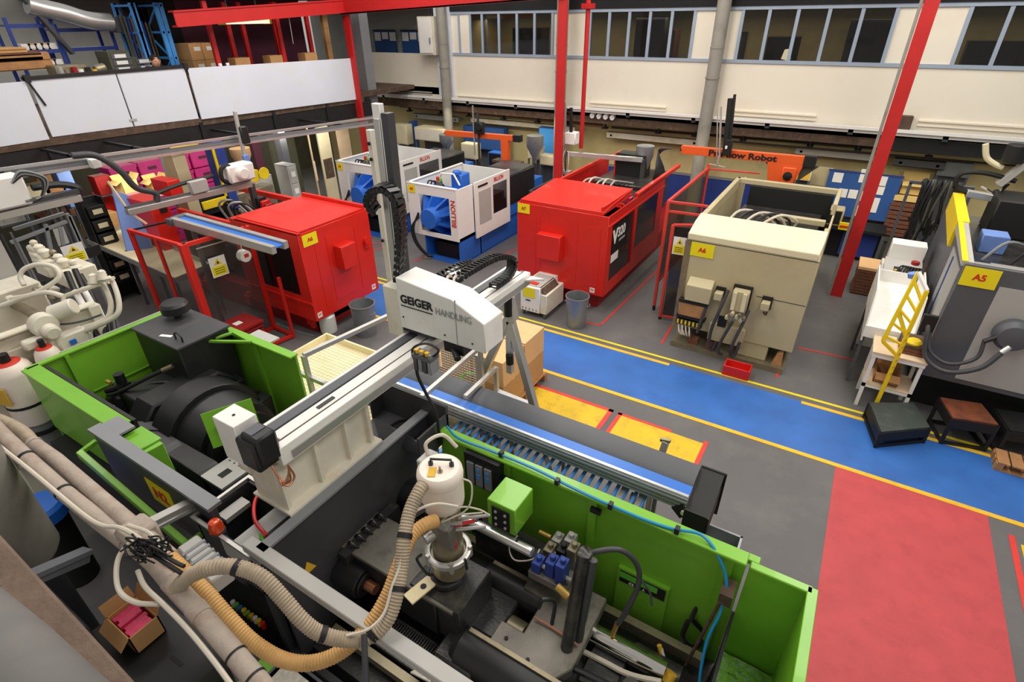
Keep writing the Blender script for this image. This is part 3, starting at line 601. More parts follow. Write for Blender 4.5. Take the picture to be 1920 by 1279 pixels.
for x, y in ((-1.2, 1.8), (-1.0, 1.75), (-.78, 1.7), (-1.2, 2.36), (-.95, 2.32)): g.cyl((x, y, 1.3), (x, y, 1.31), .014, n=8)
g.build('bolt', 'ink_black', iu)
G().tube([(-1.1, 2.02, 1.33), (-.95, 2.02, 1.32), (-.75, 2.0, 1.32)], .008, 6).build('lubrication_pipe', 'copper', iu)
G().box(-.9, -.3, 1.5, 2.4, .86, 1.02).box(-.7, -.45, 1.9, 2.25, 1.02, 1.1).build('motor_base', 'black_oily', iu, bevel=.01)
# second long cover on the near side
G().box(-1.55, -.5, 1.36, 1.5, .9, 1.12).build('side_guide', 'black', iu, bevel=.02)
# linear encoder with valve block
le = G().box(-1.85, -1.1, 2.36, 2.5, 1.2, 1.5).build('encoder_bracket', 'black_oily', iu, bevel=.005)
G().cyl((-1.88, 2.26, 1.66), (-1.26, 2.26, 1.66), .038, n=20).build('encoder_tube', 'alu_bright', le)
G().cyl((-1.76, 2.28, 1.66), (-1.74, 2.28, 1.66), .048, n=20).cyl((-1.4, 2.28, 1.66), (-1.38, 2.28, 1.66), .046, n=20).box(-1.8, -1.22, 2.26, 2.34, 1.54, 1.6).build('clamp', 'black', le)
G().tube([at(970, 1005, Z=1.7), at(955, 1025, Z=1.6), at(965, 1050, Z=1.55), at(1000, 1048, Z=1.6), at(1012, 1030, Z=1.62)], .006, 6).build('signal_cable', 'cable_white', le)
vb = G().box(-1.26, -.95, 2.2, 2.56, 1.45, 1.52).build('valve_block', 'grey_plate', iu, bevel=.004)
random.seed(11)
for k, (dx, dy, mm) in enumerate(((0, 0, 'blue_dado'), (.1, .02, 'blue_dado'), (.19, .0, 'blue_dado'), (.02, .14, 'steel_dirty'), (.12, .15, 'black'), (.2, .16, 'steel_dirty'), (.03, .25, 'alu'), (.13, .26, 'grey_light'))):
    v = G().box(-1.24+dx, -1.17+dx, 2.21+dy, 2.31+dy, 1.52, 1.62+.05*(k % 3)).cyl((-1.2+dx, 2.26+dy, 1.62+.05*(k % 3)), (-1.2+dx, 2.26+dy, 1.66+.05*(k % 3)), .022, n=10).build('valve', mm, vb, bevel=.004)
    G().cyl((-1.17+dx, 2.26+dy, 1.57), (-1.13+dx, 2.26+dy, 1.57), .018, n=10).build('fitting', 'brass' if k % 2 else 'alu', v)
G().cyl((-1.34, 2.52, 1.56), (-1.24, 2.52, 1.56), .02).cyl((-1.0, 2.16, 1.58), (-.9, 2.14, 1.56), .03).build('hose_end', 'brass', vb)
# control box (bright green)
cb = G().box(-1.64, -1.40, 2.26, 2.52, 1.74, 2.0).build('control_box', 'green', M, bevel=.006)
plate((-1.52, 2.256, 1.86), (1, 0, 0), (0, 0, 1), .15, .2, 'black', cb, 'connector_panel', .006)
g = G()
for i in range(2):
    for j in range(3): g.cyl((-1.56+i*.08, 2.25, 1.79+j*.065), (-1.56+i*.08, 2.243, 1.79+j*.065), .012, n=8)
g.build('connector', 'grey_light', cb)
# hoses on the injection unit
G().tube([at(1098, 1048, D=3.55), at(1095, 1040, D=3.5), at(1080, 1120, D=3.6), at(1063, 1215, D=3.7)], .045, 10, sub=3).build('pressure_hose', 'black_oily', iu)
G().tube([at(1112, 1050, D=3.5), at(1100, 1120, D=3.6), at(1085, 1200, D=3.75)], .03, 10, sub=3).build('pressure_hose', 'charcoal', iu)
G().tube([at(1088, 1048, D=3.6), at(1120, 1034, D=3.55), at(1165, 1032, D=3.55), at(1195, 1060, D=3.6), at(1196, 1100, D=3.65), at(1172, 1150, D=3.75), at(1158, 1170, D=3.8)], .019, 10).build('pressure_hose', 'charcoal', iu)
G().cyl(at(1158, 1168, D=3.8), at(1148, 1192, D=3.85), .018, n=10).cyl(at(1110, 1037, D=3.55), at(1098, 1042, D=3.55), .018, n=10).build('hose_end', 'brass', iu)
for pts, r, mm in (([(1200, 1085, 3.7), (1218, 1110, 3.75), (1222, 1135, 3.8)], .008, 'grey_dark'), ([(1010, 1140, 3.6), (1018, 1125, 3.55), (1040, 1130, 3.6), (1035, 1170, 3.7)], .014, 'black'),
                   ([(1080, 1215, 3.9), (1130, 1240, 3.8), (1180, 1265, 3.7), (1240, 1279, 3.6)], .02, 'cable_white'), ([(1150, 1205, 3.9), (1200, 1225, 3.9), (1245, 1240, 3.9)], .014, 'grey_dark'),
                   ([(1290, 1165, 3.9), (1280, 1195, 3.95), (1300, 1215, 4.0), (1320, 1190, 4.0), (1300, 1165, 3.95)], .018, 'black'), ([(1300, 1070, 3.8), (1310, 1120, 3.9), (1295, 1165, 3.95)], .016, 'black_oily'),
                   ([(1240, 1215, 3.9), (1246, 1245, 3.85), (1236, 1279, 3.8)], .012, 'cable_white'), ([(1040, 1240, 3.7), (1090, 1260, 3.6), (1150, 1290, 3.5)], .025, 'black')):
    G().tube([at(x, y, D=d) for x, y, d in pts], r, 8).build('hose', mm, iu)
G().box(-.62, -.1, 1.5, 1.62, 1.0, 1.05).box(-.7, -.2, 1.7, 1.9, .9, 1.1).cyl((-.45, 2.3, 1.02), (-.1, 2.3, 1.02), .1, n=18).cyl((-.35, 1.95, 1.1), (-.35, 1.95, 1.3), .06, n=14).build('pump', 'black_oily', iu, bevel=.005)
G().cyl(at(1236, 1210, D=3.9), at(1240, 1225, D=3.9), .018, n=10).cyl(at(1260, 1262, D=3.7), at(1250, 1279, D=3.7), .04, n=14).build('hose_end', 'yellow_label', iu)
G().box(-.02, .06, 2.5, 2.64, 1.72, 1.82).cyl((.0, 2.55, 1.7), (-.1, 2.5, .9), .012, n=8).build('terminal_block', 'beam_brown', iu)
# blue hose over the rim
bh = G().tube([at(838, 800, Z=2.06), at(860, 822, Z=2.06), at(920, 845, Z=2.05), at(1000, 878, Z=2.05), at(1080, 918, Z=2.05), at(1150, 950, Z=2.05), at(1210, 975, Z=2.04), at(1262, 992, Z=2.04), at(1315, 1003, Z=2.06), at(1345, 1040, Z=2.0), at(1362, 1090, Z=1.85), at(1352, 1145, Z=1.65), at(1328, 1195, Z=1.45), at(1315, 1250, Z=1.25), at(1310, 1300, Z=1.1)], .0105, 8).build('air_hose', 'blue_hose', M)
for q in ((940, 850), (1045, 902), (1145, 947), (1270, 993)):
    c = at(*q, Z=2.06); G().box(c.x-.015, c.x+.015, c.y-.02, c.y+.02, 2.03, 2.08).build('hose_clip', 'black', bh)
fin(M)
# step platform in front of the near side
t = T('step_platform', 'checker-plate maintenance step in the lower foreground beside the grey guard rail', 'platform')
g = G().box(-2.55, -.6, .12, .98, 1.06, 1.08); g.build('tread_plate', 'tread', t)
G().frame('z', 1.05, -2.57, -.58, .1, 1.0, .05, .06).build('frame', 'grey_dark', t)
g = G()
for x in (-2.5, -.65):
    for y in (.15, .93): g.box(x-.025, x+.025, y-.025, y+.025, 0, 1.02)
g.build('leg', 'grey_dark', t); fin(t)
t = T('valve_cabinet', 'low green machine skirt with coloured plugs in the gap left of the checker-plate step', 'cabinet')
G().box(-3.3, -2.62, .35, 1.0, 0, .95).build('body', 'black_oily', t, bevel=.01); G().box(-2.75, -2.62, .1, .95, .95, 1.0).box(-3.3, -2.62, .3, .34, .5, .99).build('green_edge', 'green', t)
random.seed(2)
for i in range(9):
    c = at(436+i*7, 1128+i*5, Z=1.0); G().cyl((c.x, c.y, .94), (c.x, c.y, 1.0), .02, n=8).build('plug', ['paper', 'green_cable', 'floor_blue', 'yellow', 'green', 'yellow_label', 'paper', 'yellow', 'red'][i], t)
fin(t)
# ================================================================== GANTRY ROBOT
R = T('gantry_robot', 'white gantry robot arm with long horizontal beam standing over the green machine', 'robot')
XB = -2.8
pd = G().box(-3.04, -2.74, 1.4, 2.26, 2.07, 2.5).build('pedestal', 'white_old', R, bevel=.01)
for y in (1.42, 1.72, 2.0, 2.22): G().box(-2.745, -2.70, y-.015, y+.015, 2.09, 2.5).build('rib', 'white_old', pd)
G().box(-3.06, -2.66, 1.38, 2.28, 2.07, 2.09).build('foot_flange', 'white_old', pd); G().box(-3.12, -3.0, 1.38, 1.62, 2.3, 2.5).build('gusset', 'white_old', pd)
bm = G().box(XB-.14, XB+.17, 1.42, 4.62, 2.52, 2.6).box(XB-.14, XB-.11, 1.42, 4.62, 2.6, 2.66).box(XB+.1, XB+.17, 1.42, 4.62, 2.6, 2.66).box(XB-.02, XB+.08, 1.5, 4.6, 2.6, 2.65).build('beam', 'white', R, bevel=.004)
G().box(XB-.11, XB-.03, 1.5, 4.6, 2.6, 2.655).build('guide_rail', 'grey_dark', bm); G().box(XB+.085, XB+.098, 1.5, 4.6, 2.6, 2.655).build('belt', 'beam_brown', bm)
G().box(XB+.172, XB+.18, 1.5, 4.6, 2.54, 2.6).build('side_rail', 'alu', bm)
G().box(XB+.02, XB+.05, 1.85, 2.0, 2.652, 2.658).build('slot', 'black', bm)
md = G().box(-3.06, -2.84, 1.3, 1.46, 2.5, 2.84).build('motor_bracket', 'white', R, bevel=.004)
G().cyl((-2.95, 1.38, 2.84), (-2.95, 1.38, 2.845), .01, n=10).build('screw', 'ink_black', md)
G().box(-2.84, -2.66, 1.28, 1.46, 2.55, 2.78).box(-2.8, -2.63, 1.3, 1.44, 2.6, 2.82).build('drive_motor', 'black', R, bevel=.015)
G().box(-2.78, -2.7, 1.32, 1.42, 2.82, 2.825).build('motor_label', 'grey_dark', md)
g = G(); random.seed(4)
for k in range(4):
    g.tube([(-2.66, 1.36, 2.56), (-2.62+.02*k, 1.36, 2.5-.02*k), (-2.56, 1.34+.03*k, 2.46), (-2.58, 1.42, 2.5+.02*k)], .007, 6)
g.build('motor_cable', 'copper', R)
# carriage head: box with a sloping top
hx0, hx1, hy0, hy1 = -3.08, -2.06, 2.92, 3.18
hd = G().prism([(-2.92, hy0, 2.74), (hx1, hy0, 2.74), (hx1, hy0, 3.0), (-2.36, hy0, 3.14), (-2.92, hy0, 3.2)], (0, hy1-hy0, 0)).build('carriage_cover', 'white', R, bevel=.006)
G().box(-3.1, -2.93, hy0+.02, hy1+.02, 2.62, 3.08).build('side_block', 'white_old', hd, bevel=.006)
G().box(-2.33, -2.326, hy0-.003, hy0+.01, 2.74, 3.14).build('panel_joint', 'grey_mid', hd)
TX('GEIGER', .1, (-2.72, hy0-.004, 3.02), (1, 0, 0), (0, 0, 1), 'ink_black', hd, bold=.003)
G().box(-2.89, -2.56, hy0-.004, hy0, 2.955, 2.963).build('underline', 'ink_black', hd)
TX('HANDLING', .085, (-2.35, hy0-.004, 3.0), (1, 0, 0), (0, 0, 1), 'ink_grey', hd, sx=.8)
g = G()
for x, z in ((-2.18, 2.8), (-2.45, 2.8), (-2.88, 2.85)): g.cyl((x, hy0, z), (x, hy0-.005, z), .008, n=8)
g.build('screw', 'ink_black', hd)
G().box(-2.95, -2.6, 2.95, 3.3, 2.69, 2.73).box(-2.5, -2.3, 2.95, 3.1, 2.62, 2.72).cyl((-2.45, 3.0, 2.66), (-2.32, 2.9, 2.62), .03, n=10).build('carriage', 'black', R, bevel=.005)
# vertical arm
ax_, ay_ = -3.06, 3.14
pb = Vector((ax_, ay_, 2.75)); pt = at(722, 222, Y=ay_+.02)
arm = G().bar(pb-Vector((.05, 0, 0)), pt-Vector((.05, 0, 0)), .06, .09).build('vertical_arm', 'alu', R, bevel=.004)
G().bar(pb+Vector((.03, 0, 0)), pt+Vector((.03, 0, .04)), .06, .08).build('arm_rail', 'charcoal', arm)
G().bar(pb-Vector((.0, .03, 0)), pt-Vector((.0, .03, 0)), .02, .02).build('cable_guide', 'white', arm)
t2 = at(694, 243, Y=ay_+.1); G().bar((t2.x, ay_+.1, 2.8), (t2.x, ay_+.1, t2.z), .05, .05).build('second_arm', 'white_old', arm, bevel=.003)
G().bar(pt-Vector((.06, 0, .1)), pt+Vector((-.06, 0, .1)), .08, .05).build('end_cap', 'white', arm, bevel=.004)
g = G()
for z in (t2.z-.1, t2.z-.22, t2.z-.9): g.cyl((t2.x, ay_+.07, z), (t2.x, ay_+.06, z), .014, n=10)
g.build('bolt', 'ink_black', arm)
def chain(pts, wv, w, nm, par, lk=.05, th=.045):
    """energy chain: a row of separate links along a path, wv = width direction"""
    P = [Vector(p) for p in pts]; Q = [P[0]*2-P[1]]+P+[P[-1]*2-P[-2]]; out = []
    for i in range(1, len(Q)-2):
        for k in range(12):
            t = k/12; a, b, c, d = Q[i-1:i+3]; out.append(.5*((2*b)+(-a+c)*t+(2*a-5*b+4*c-d)*t*t+(-a+3*b-3*c+d)*t**3))
    out.append(P[-1]); wv = Vector(wv).normalized(); base = G().box(-w/2, w/2, -lk*.46, lk*.46, -th/2, -th/2+.008).box(-w/2, -w/2+.012, -lk*.5, lk*.5, -th/2, th/2).box(w/2-.012, w/2, -lk*.5, lk*.5, -th/2, th/2).box(-w/2, w/2, -lk*.18, lk*.18, th/2-.008, th/2)
    me = None; acc = 0; last = out[0]; n = 0
    for i in range(1, len(out)):
        seg = (out[i]-last).length
        if seg < lk: continue
        d = (out[i]-last).normalized(); up = wv.cross(d).normalized(); c = (out[i]+last)/2; last = out[i]
        if me is None:
            o = base.build(nm, 'black', par); me = o.data
        else:
            o = bpy.data.objects.new(nm, me); COL.objects.link(o); o.parent = par
        x = d.cross(up).normalized(); o.matrix_basis = Matrix(((x.x, d.x, up.x, c.x), (x.y, d.y, up.y, c.y), (x.z, d.z, up.z, c.z), (0, 0, 0, 1))); n += 1
    return n
def chain_fix(root):
    """chain links keep their mesh at its own origin: undo the shift fin() gives a shared mesh"""
    pass
RC = R
cx, cy = -2.98, 3.16
C1 = [at(706, 398, Y=3.05), at(694, 378, Y=3.02), at(700, 358, Y=3.0), at(722, 352, Y=2.98), at(742, 368, Y=2.98), at(750, 400, Y=2.98), at(752, 450, Y=3.0), at(748, 525, Y=3.02)]
C2 = [(-2.75, 3.3, 2.95), (-2.75, 3.55, 3.0), (-2.75, 4.1, 2.98), (-2.72, 4.35, 2.9), (-2.72, 4.4, 2.8), (-2.72, 4.3, 2.72), (-2.72, 4.0, 2.71)]
C3 = [(-3.0, 3.35, 2.8), (-3.02, 3.5, 2.9), (-2.95, 3.75, 2.96), (-2.9, 4.0, 2.94)]
# the links are made after fin(), in the robot's own frame
G().box(-2.98, -2.86, 3.62, 3.8, 2.86, 2.96).box(-2.98, -2.86, 3.62, 3.66, 2.66, 2.9).build('chain_bracket', 'white', R, bevel=.003)
G().prism([(-2.62, 4.5, 2.6), (-2.4, 4.5, 2.66), (-2.62, 4.62, 2.6)], (0, 0, .02)).build('end_plate', 'white', R)
G().tube([(-2.78, 3.55, 3.0), (-2.7, 3.4, 3.04), (-2.66, 3.3, 2.9)], .012, 6).tube([(-2.8, 3.5, 3.0), (-2.74, 3.36, 3.06), (-2.68, 3.26, 2.88)], .012, 6).build('cable', 'cable_white', R)
# A-frame at the far end
a = at(955, 592, Y=4.6); tp = a
for q, nm in ((at(1006, 778, Y=4.6), 0), (at(880, 760, Y=4.6), 1)):
    d = (q-a); e = a+d*(a.z/(a.z-q.z)) if nm == 0 else q
    G().bar(a, Vector((e.x, e.y, max(.0, e.z))), .085, .085).build('support_leg', 'alu', R, bevel=.004)
G().bar(at(952, 560, Y=4.6), at(960, 600, Y=4.6), .12, .12).build('leg_head', 'alu', R)
G().bar((tp.x, 4.6, 2.5), (tp.x, 4.6, 1.3), .07, .07).build('support_post', 'alu', R)
G().cyl(at(952, 530, Y=4.5), at(953, 592, Y=4.5), .045, n=16).cyl(at(955, 665, Y=4.55), at(956, 682, Y=4.55), .045, n=16).build('shock_absorber', 'ink_black', R)
G().bar(at(930, 735, Y=4.6), at(992, 760, Y=4.6), .07, .07).build('cross_bar', 'alu_bright', R)
# gripper valve cluster hanging at the beam
vc = at(797, 668, Y=2.55)
v = G().box(vc.x-.09, vc.x+.09, vc.y-.05, vc.y+.05, vc.z-.01, vc.z+.02).build('gripper', 'grey_dark', R)
for i in range(4): G().box(vc.x-.08+i*.045, vc.x-.045+i*.045, vc.y-.05, vc.y+.05, vc.z-.12, vc.z-.01).cyl((vc.x-.062+i*.045, vc.y-.03, vc.z), (vc.x-.062+i*.045, vc.y-.03, vc.z+.05), .014, n=8).build('solenoid', 'grey_mid' if i % 2 else 'charcoal', v, bevel=.003)
for i in range(3): G().box(vc.x-.07+i*.05, vc.x-.04+i*.05, vc.y-.04, vc.y-.01, vc.z+.03, vc.z+.06).build('plug', 'yellow_label', v)
G().tube([vc+Vector((-.08, 0, -.05)), vc+Vector((-.1, 0, -.2)), at(800, 740, Y=2.6), at(818, 775, Y=2.6), at(825, 830, Y=2.62)], .014, 6).tube([vc+Vector((.06, 0, 0)), vc+Vector((.12, .02, .08)), vc+Vector((0, .02, .1)), vc+Vector((-.12, 0, .02)), vc+Vector((-.1, 0, -.12))], .01, 6).build('cable_bunch', 'black', v)
fin(R)
RL = R.location.copy()
for pts, w in ((C1, .14), (C2, .1), (C3, .1)): chain([Vector(p)-RL for p in pts], (1, 0, 0) if pts is not C1 else (-.35, 1, 0), w, 'chain_link', R, .038, .05)
# ------------------------------------------------ guard cage around the mould area
t = T('safety_fence', 'aluminium profile guard frame around the mould area under the robot beam', 'frame')
def ab(a, b, nm='profile', w=.05): G().bar(a, b, w, w).build(nm, 'alu', t, bevel=.003)
z = 1.9
ab((-4.5, 3.0, z), (-4.3, 4.3, z)); ab((-4.5, 3.0, 0), (-4.5, 3.0, z)); ab((-4.3, 4.3, 0), (-4.3, 4.3, z))
ab((-4.9, 3.02, 1.6), (-3.2, 3.02, 1.6)); ab((-3.2, 3.02, 0), (-3.2, 3.02, 1.6)); ab((-3.2, 3.02, 1.6), (-3.25, 4.45, 1.6)); ab((-3.25, 4.5, 0), (-3.25, 4.5, 1.9)); ab((-4.3, 4.3, z), (-3.25, 4.5, 1.9)); ab(at(872, 745, Z=1.3), at(930, 690, Z=1.3)); ab(at(930, 690, Z=1.3), (at(930, 690, Z=1.3).x, at(930, 690, Z=1.3).y, 0)); 
pnl = G().box(-4.49, -4.3, 3.04, 4.28, 1.0, 1.01)
fin(t)
t = T('catch_tray', 'large cream perforated tray on legs beneath the robot beam', 'tray')
G().box(-6.2, -3.15, 3.0, 4.6, .74, .76).build('tray_floor', 'tray_cream', t)
G().prism([(-4.2, 2.45, 1.0), (-2.75, 2.45, 1.0), (-2.75, 3.1, .84), (-4.2, 3.1, .84)], (0, 0, .015)).build('inner_chute', 'tray_cream', t)
G().frame('z', .8, -6.23, -3.12, 2.97, 4.63, .03, .12).build('rim', 'tray_cream', t)
g = G()
for i in range(49): g.box(-6.18+i*.061, -6.176+i*.061, 3.02, 4.58, .76, .765)
for j in range(26): g.box(-6.18, -3.17, 3.02+j*.06, 3.024+j*.06, .76, .765)
g.build('mesh_wires', 'white_old', t)
for x in (-6.15, -3.2):
    for y in (3.05, 4.55): G().box(x-.025, x+.025, y-.025, y+.025, 0, .74).build('leg', 'grey_mid', t)
fin(t)
# mesh guard in front of the cartons
t = T('mesh_fence', 'upright wire mesh guard panel right of the robot, in front of the cartons', 'guard')
g = G().frame('y', 4.52, -4.25, -3.3, .75, 1.45, .03, .03); g.build('frame', 'alu', t)
g = G()
for i in range(24): g.box(-4.22+i*.038, -4.214+i*.038, 4.51, 4.516, .78, 1.42)
for j in range(17): g.box(-4.22, -3.33, 4.516, 4.522, .78+j*.038, .786+j*.038)
g.build('wire_mesh', 'alu', t)
for x in (-4.24, -3.31): G().box(x-.015, x+.015, 4.5, 4.53, 0, .76).build('leg', 'alu', t)
fin(t)
# ================================================================== BELT CONVEYOR
V = T('belt_conveyor', 'long inclined-sided belt conveyor with blue belt behind the green machine', 'conveyor')
x0, x1 = -4.45, -.5
G().box(x0, x1, 3.83, 3.97, 1.18, 1.2).build('belt', 'blue_belt', V)
G().prism([(x0, 3.97, 1.2), (x0, 4.02, 1.24), (x0, 4.22, 1.26), (x0, 4.22, 1.24), (x0, 4.07, 1.18), (x0, 3.97, 1.16)], (x1-x0, 0, 0)).build('far_guide', 'grey_dark', V)
G().prism([(x0, 3.80, 1.22), (x0, 3.83, 1.22), (x0, 3.83, 1.16), (x0, 3.80, 1.16)], (x1-x0, 0, 0)).build('near_lip', 'alu_bright', V)
sp = G().box(x0, x1, 3.78, 3.80, 1.06, 1.2).build('side_profile', 'galv', V)
for z in (1.08, 1.12, 1.16): G().box(x0, x1, 3.768, 3.785, z-.01, z+.01).build('profile_rib', 'grey_mid', sp)
G().box(x0, x1, 4.2, 4.22, .94, 1.24).build('far_side', 'galv', V)
eh = G().box(x1, x1+.2, 3.72, 3.74, .7, 1.14).box(x1, x1+.24, 4.24, 4.26, .7, 1.24).box(x1, x1+.22, 3.74, 4.24, .84, 1.1).prism([(x1, 3.74, 1.1), (x1+.22, 3.74, 1.1), (x1+.22, 4.24, 1.22), (x1, 4.24, 1.22)], (0, 0, .01)).build('end_hood', 'ink_black', V)
G().cyl((x1-.03, 3.755, 1.06), (x1-.03, 3.78, 1.06), .09, n=4).build('bearing_plate', 'black', eh); G().cyl((x1+.0, 3.74, 1.06), (x1+.0, 3.76, 1.06), .03, n=14).build('bearing', 'cream_plastic', eh)
for x in (-4.2, -2.6, -1.0): G().box(x-.03, x+.03, 4.14, 4.2, 0, .95).build('leg', 'alu', V); G().box(x-.03, x+.03, 3.8, 3.86, 0, .95).build('leg', 'alu', V)
fin(V)
t = T('scrap_bin', 'dull galvanised open box at the right end of the belt conveyor', 'bin')
G().box(-.42, .02, 3.5, 3.52, .05, .78).box(-.42, .02, 4.0, 4.02, .05, .78).box(-.42, -.4, 3.5, 4.02, .05, .78).box(0, .02, 3.5, 4.02, .05, .78).box(-.42, .02, 3.5, 4.02, .04, .06).build('body', 'galv', t)
G().box(-.3, -.05, 3.6, 3.9, .06, .3).build('plastic_sheet', 'clear_white', t)
for x in (-.4, 0): G().box(x-.01, x+.01, 3.5, 3.53, 0, .06).box(x-.01, x+.01, 3.99, 4.02, 0, .06).build('foot', 'grey_dark', t)
fin(t)
# ================================================================== ROLLER CONVEYOR
V = T('roller_conveyor', 'blue-rollered gravity conveyor between the green machine and the belt conveyor', 'conveyor')
G().box(-3.2, -.72, 3.27, 3.3, .88, .97).build('side_rail', 'galv', V); G().box(-3.2, -.72, 4.1, 4.13, .88, .95).build('side_rail', 'galv', V)
me = None
for i in range(25):
    x = -3.1+i*.092
    if i == 0:
        o = G().cyl((0, 3.3, 0), (0, 4.1, 0), .02, n=12).build('roller', 'blue_roller', V); me = o.data; me.transform(Matrix.Translation((x, 0, .965)))
    else: o = G().cyl((x, 3.3, .965), (x, 4.1, .965), .02, n=12).build('roller', 'blue_roller', V)
for x in (-1.1, -.92): G().box(x-.025, x+.025, 3.27, 4.05, .985, 1.0).build('end_bar', 'alu_bright', V)
for x in (-3.2, -1.9, -.85):
    for y in (3.285, 4.115): G().box(x-.02, x+.02, y-.015, y+.015, 0, .88).build('leg', 'galv', V)
fin(V)
# sensor post on the yellow bay
t = T('sensor_stand', 'small aluminium sensor arm sticking up beyond the conveyor over the yellow floor', 'stand')
a = at(1226, 892, Y=4.32); b = at(1249, 828, Y=4.32)
G().bar((a.x, 4.32, 0), (a.x, 4.32, a.z), .06, .06).build('post', 'alu', t); G().bar(a, b, .07, .05).build('arm', 'alu_bright', t, bevel=.003); G().bar(b+Vector((-.06, 0, 0)), b+Vector((.04, 0, .02)), .03, .03).build('sensor', 'steel_dirty', t)
a2 = at(1285, 885, Y=4.32); G().bar(a-Vector((0, 0, .1)), a2, .06, .05).build('cross_arm', 'alu', t); fin(t)
# ================================================================== CARTONS ON A PALLET
def pallet(x0, x1, y0, y1, lbl, m='wood', z0=0, grp=None):
    t = T('pallet', lbl, 'pallet', grp); g = G()
    for y in (y0, (y0+y1)/2-.04, y1-.08):
        for x in (x0, (x0+x1)/2-.04, x1-.08): g.box(x, x+.08, y, y+.08, z0+.02, z0+.11)
        G().box(x0, x1, y, y+.08, z0, z0+.02).build('runner', m, t)
    g.build('blocks', m, t); n = 7; w_ = (x1-x0)/n
    for i in range(n): G().box(x0+i*w_+.01, x0+(i+1)*w_-.01, y0, y1, z0+.11, z0+.13).build('slat', m, t)
    fin(t); return t
def carton(x0, x1, y0, y1, z0, z1, lbl, m='cardboard', grp=None, open_=False, labelp=None, rz=0):
    t = T('carton', lbl, 'box', grp); th = .008
    if open_:
        g = G().box(x0, x1, y0, y0+th, z0, z1).box(x0, x1, y1-th, y1, z0, z1).box(x0, x0+th, y0, y1, z0, z1).box(x1-th, x1, y0, y1, z0, z1).box(x0, x1, y0, y1, z0, z0+th); g.build('body', m, t)
        w_ = (y1-y0)*.35
        G().prism([(x0, y0, z1), (x1, y0, z1), (x1, y0-w_, z1-.06), (x0, y0-w_, z1-.06)], (0, 0, .006)).build('flap', m, t)
        G().prism([(x0, y1, z1), (x1, y1, z1), (x1, y1+w_*.7, z1+.1), (x0, y1+w_*.7, z1+.1)], (0, 0, .006)).build('flap', m, t)
        G().prism([(x0, y0, z1), (x0, y1, z1), (x0-w_*.6, y1, z1+.08), (x0-w_*.6, y0, z1+.08)], (0, 0, .006)).build('flap', m, t)
    else:
        B(x0, x1, y0, y1, z0, z1).build('body', m, t, bevel=.004)
        G().box(x0-.001, x1+.001, (y0+y1)/2-.03, (y0+y1)/2+.03, z1, z1+.002).build('tape', 'cardboard_pale', t)
    if labelp: plate((x0+(x1-x0)*.7, y0-.001, z0+(z1-z0)*.6), (1, 0, 0), (0, 0, 1), .1, .07, 'paper', t, 'shipping_label', .003)
    fin(t)
    if rz: t.rotation_euler.z = rz
    return t
pallet(-5.0, -3.3, 5.1, 6.35, 'wooden pallet under the carton stack beside the blue walkway')
k = 0
for lx, nx_ in enumerate((0, 1, 2)):
    for ly in range(2):
        for lz in range(2):
            if lz == 1 and lx == 0: continue
            x = -4.95+lx*.54; y = 5.14+ly*.6; zz = .13+lz*.42
            nm = ['left', 'middle', 'right'][lx]; dp = ['front', 'back'][ly]
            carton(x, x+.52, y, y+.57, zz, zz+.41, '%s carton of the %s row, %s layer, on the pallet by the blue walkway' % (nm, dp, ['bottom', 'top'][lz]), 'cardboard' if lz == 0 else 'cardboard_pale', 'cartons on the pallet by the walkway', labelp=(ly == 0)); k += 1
o = G().tube([at(868, 725, Z=1.0), at(865, 710, Z=1.05), at(875, 700, Z=1.1), at(890, 702, Z=1.05)], .012, 6).build('green_tube', 'green_cable'); tag(o, 'short bright green tube curling in front of the brown cartons', 'tube')
# ================================================================== LOADER / HOPPER
L = T('vacuum_loader', 'white-lidded vacuum hopper loader standing on the green machine', 'loader')
lx, ly = -1.735, 1.9
G().lathe((lx, ly, 1.56), [(.10, 0), (.125, .02), (.135, .12), (.14, .2)], 28).build('hopper_cone', 'steel_dirty', L)
G().lathe((lx, ly, 1.75), [(.14, 0), (.165, .005), (.165, .04), (.15, .05), (.13, .05), (.12, .0)], 28).build('collar_ring', 'alu', L)
for a_ in range(5):
    t_ = a_*1.25+.5; G().box(lx+.155*math.cos(t_)-.012, lx+.155*math.cos(t_)+.012, ly+.155*math.sin(t_)-.012, ly+.155*math.sin(t_)+.012, 1.72, 1.82).build('clamp', 'alu', L)
G().cyl((lx, ly, 1.78), (lx, ly, 2.22), .11, n=26).build('sight_tube', 'steel_dirty', L)
G().box(lx+.02, lx+.12, ly-.11, ly-.03, 1.95, 2.14).build('sight_plate', 'grey_plate', L, bevel=.004)
G().lathe((lx, ly, 2.2), [(.10, 0), (.105, .02), (.14, .06), (.145, .1), (.145, .28)], 30).build('filter_housing', 'cream_plastic', L)
ld = G().lathe((lx, ly, 2.48), [(.148, 0), (.15, .03), (.145, .06), (.125, .08), (.01, .085)], 30).build('lid', 'cream_plastic', L)
G().tube([(lx-.06, ly-.01, 2.565), (lx-.06, ly-.01, 2.61), (lx+.06, ly+.05, 2.61), (lx+.06, ly+.05, 2.565)], .008, 8, smooth=False).cyl((lx-.06, ly-.01, 2.56), (lx-.06, ly-.01, 2.585), .016, n=10).cyl((lx+.06, ly+.05, 2.56), (lx+.06, ly+.05, 2.585), .016, n=10).build('handle', 'black', ld)
G().cyl((lx+.03, ly-.03, 2.565), (lx+.03, ly-.03, 2.57), .018, n=12).cyl((lx+.03, ly-.03, 2.57), (lx+.03, ly-.03, 2.605), .007, n=8).build('wing_nut', 'steel_dirty', ld)
plate((lx-.01, ly-.06, 2.563), (.85, .5, 0), (-.5, .85, 0), .05, .08, 'yellow_label', ld, 'label', .003)
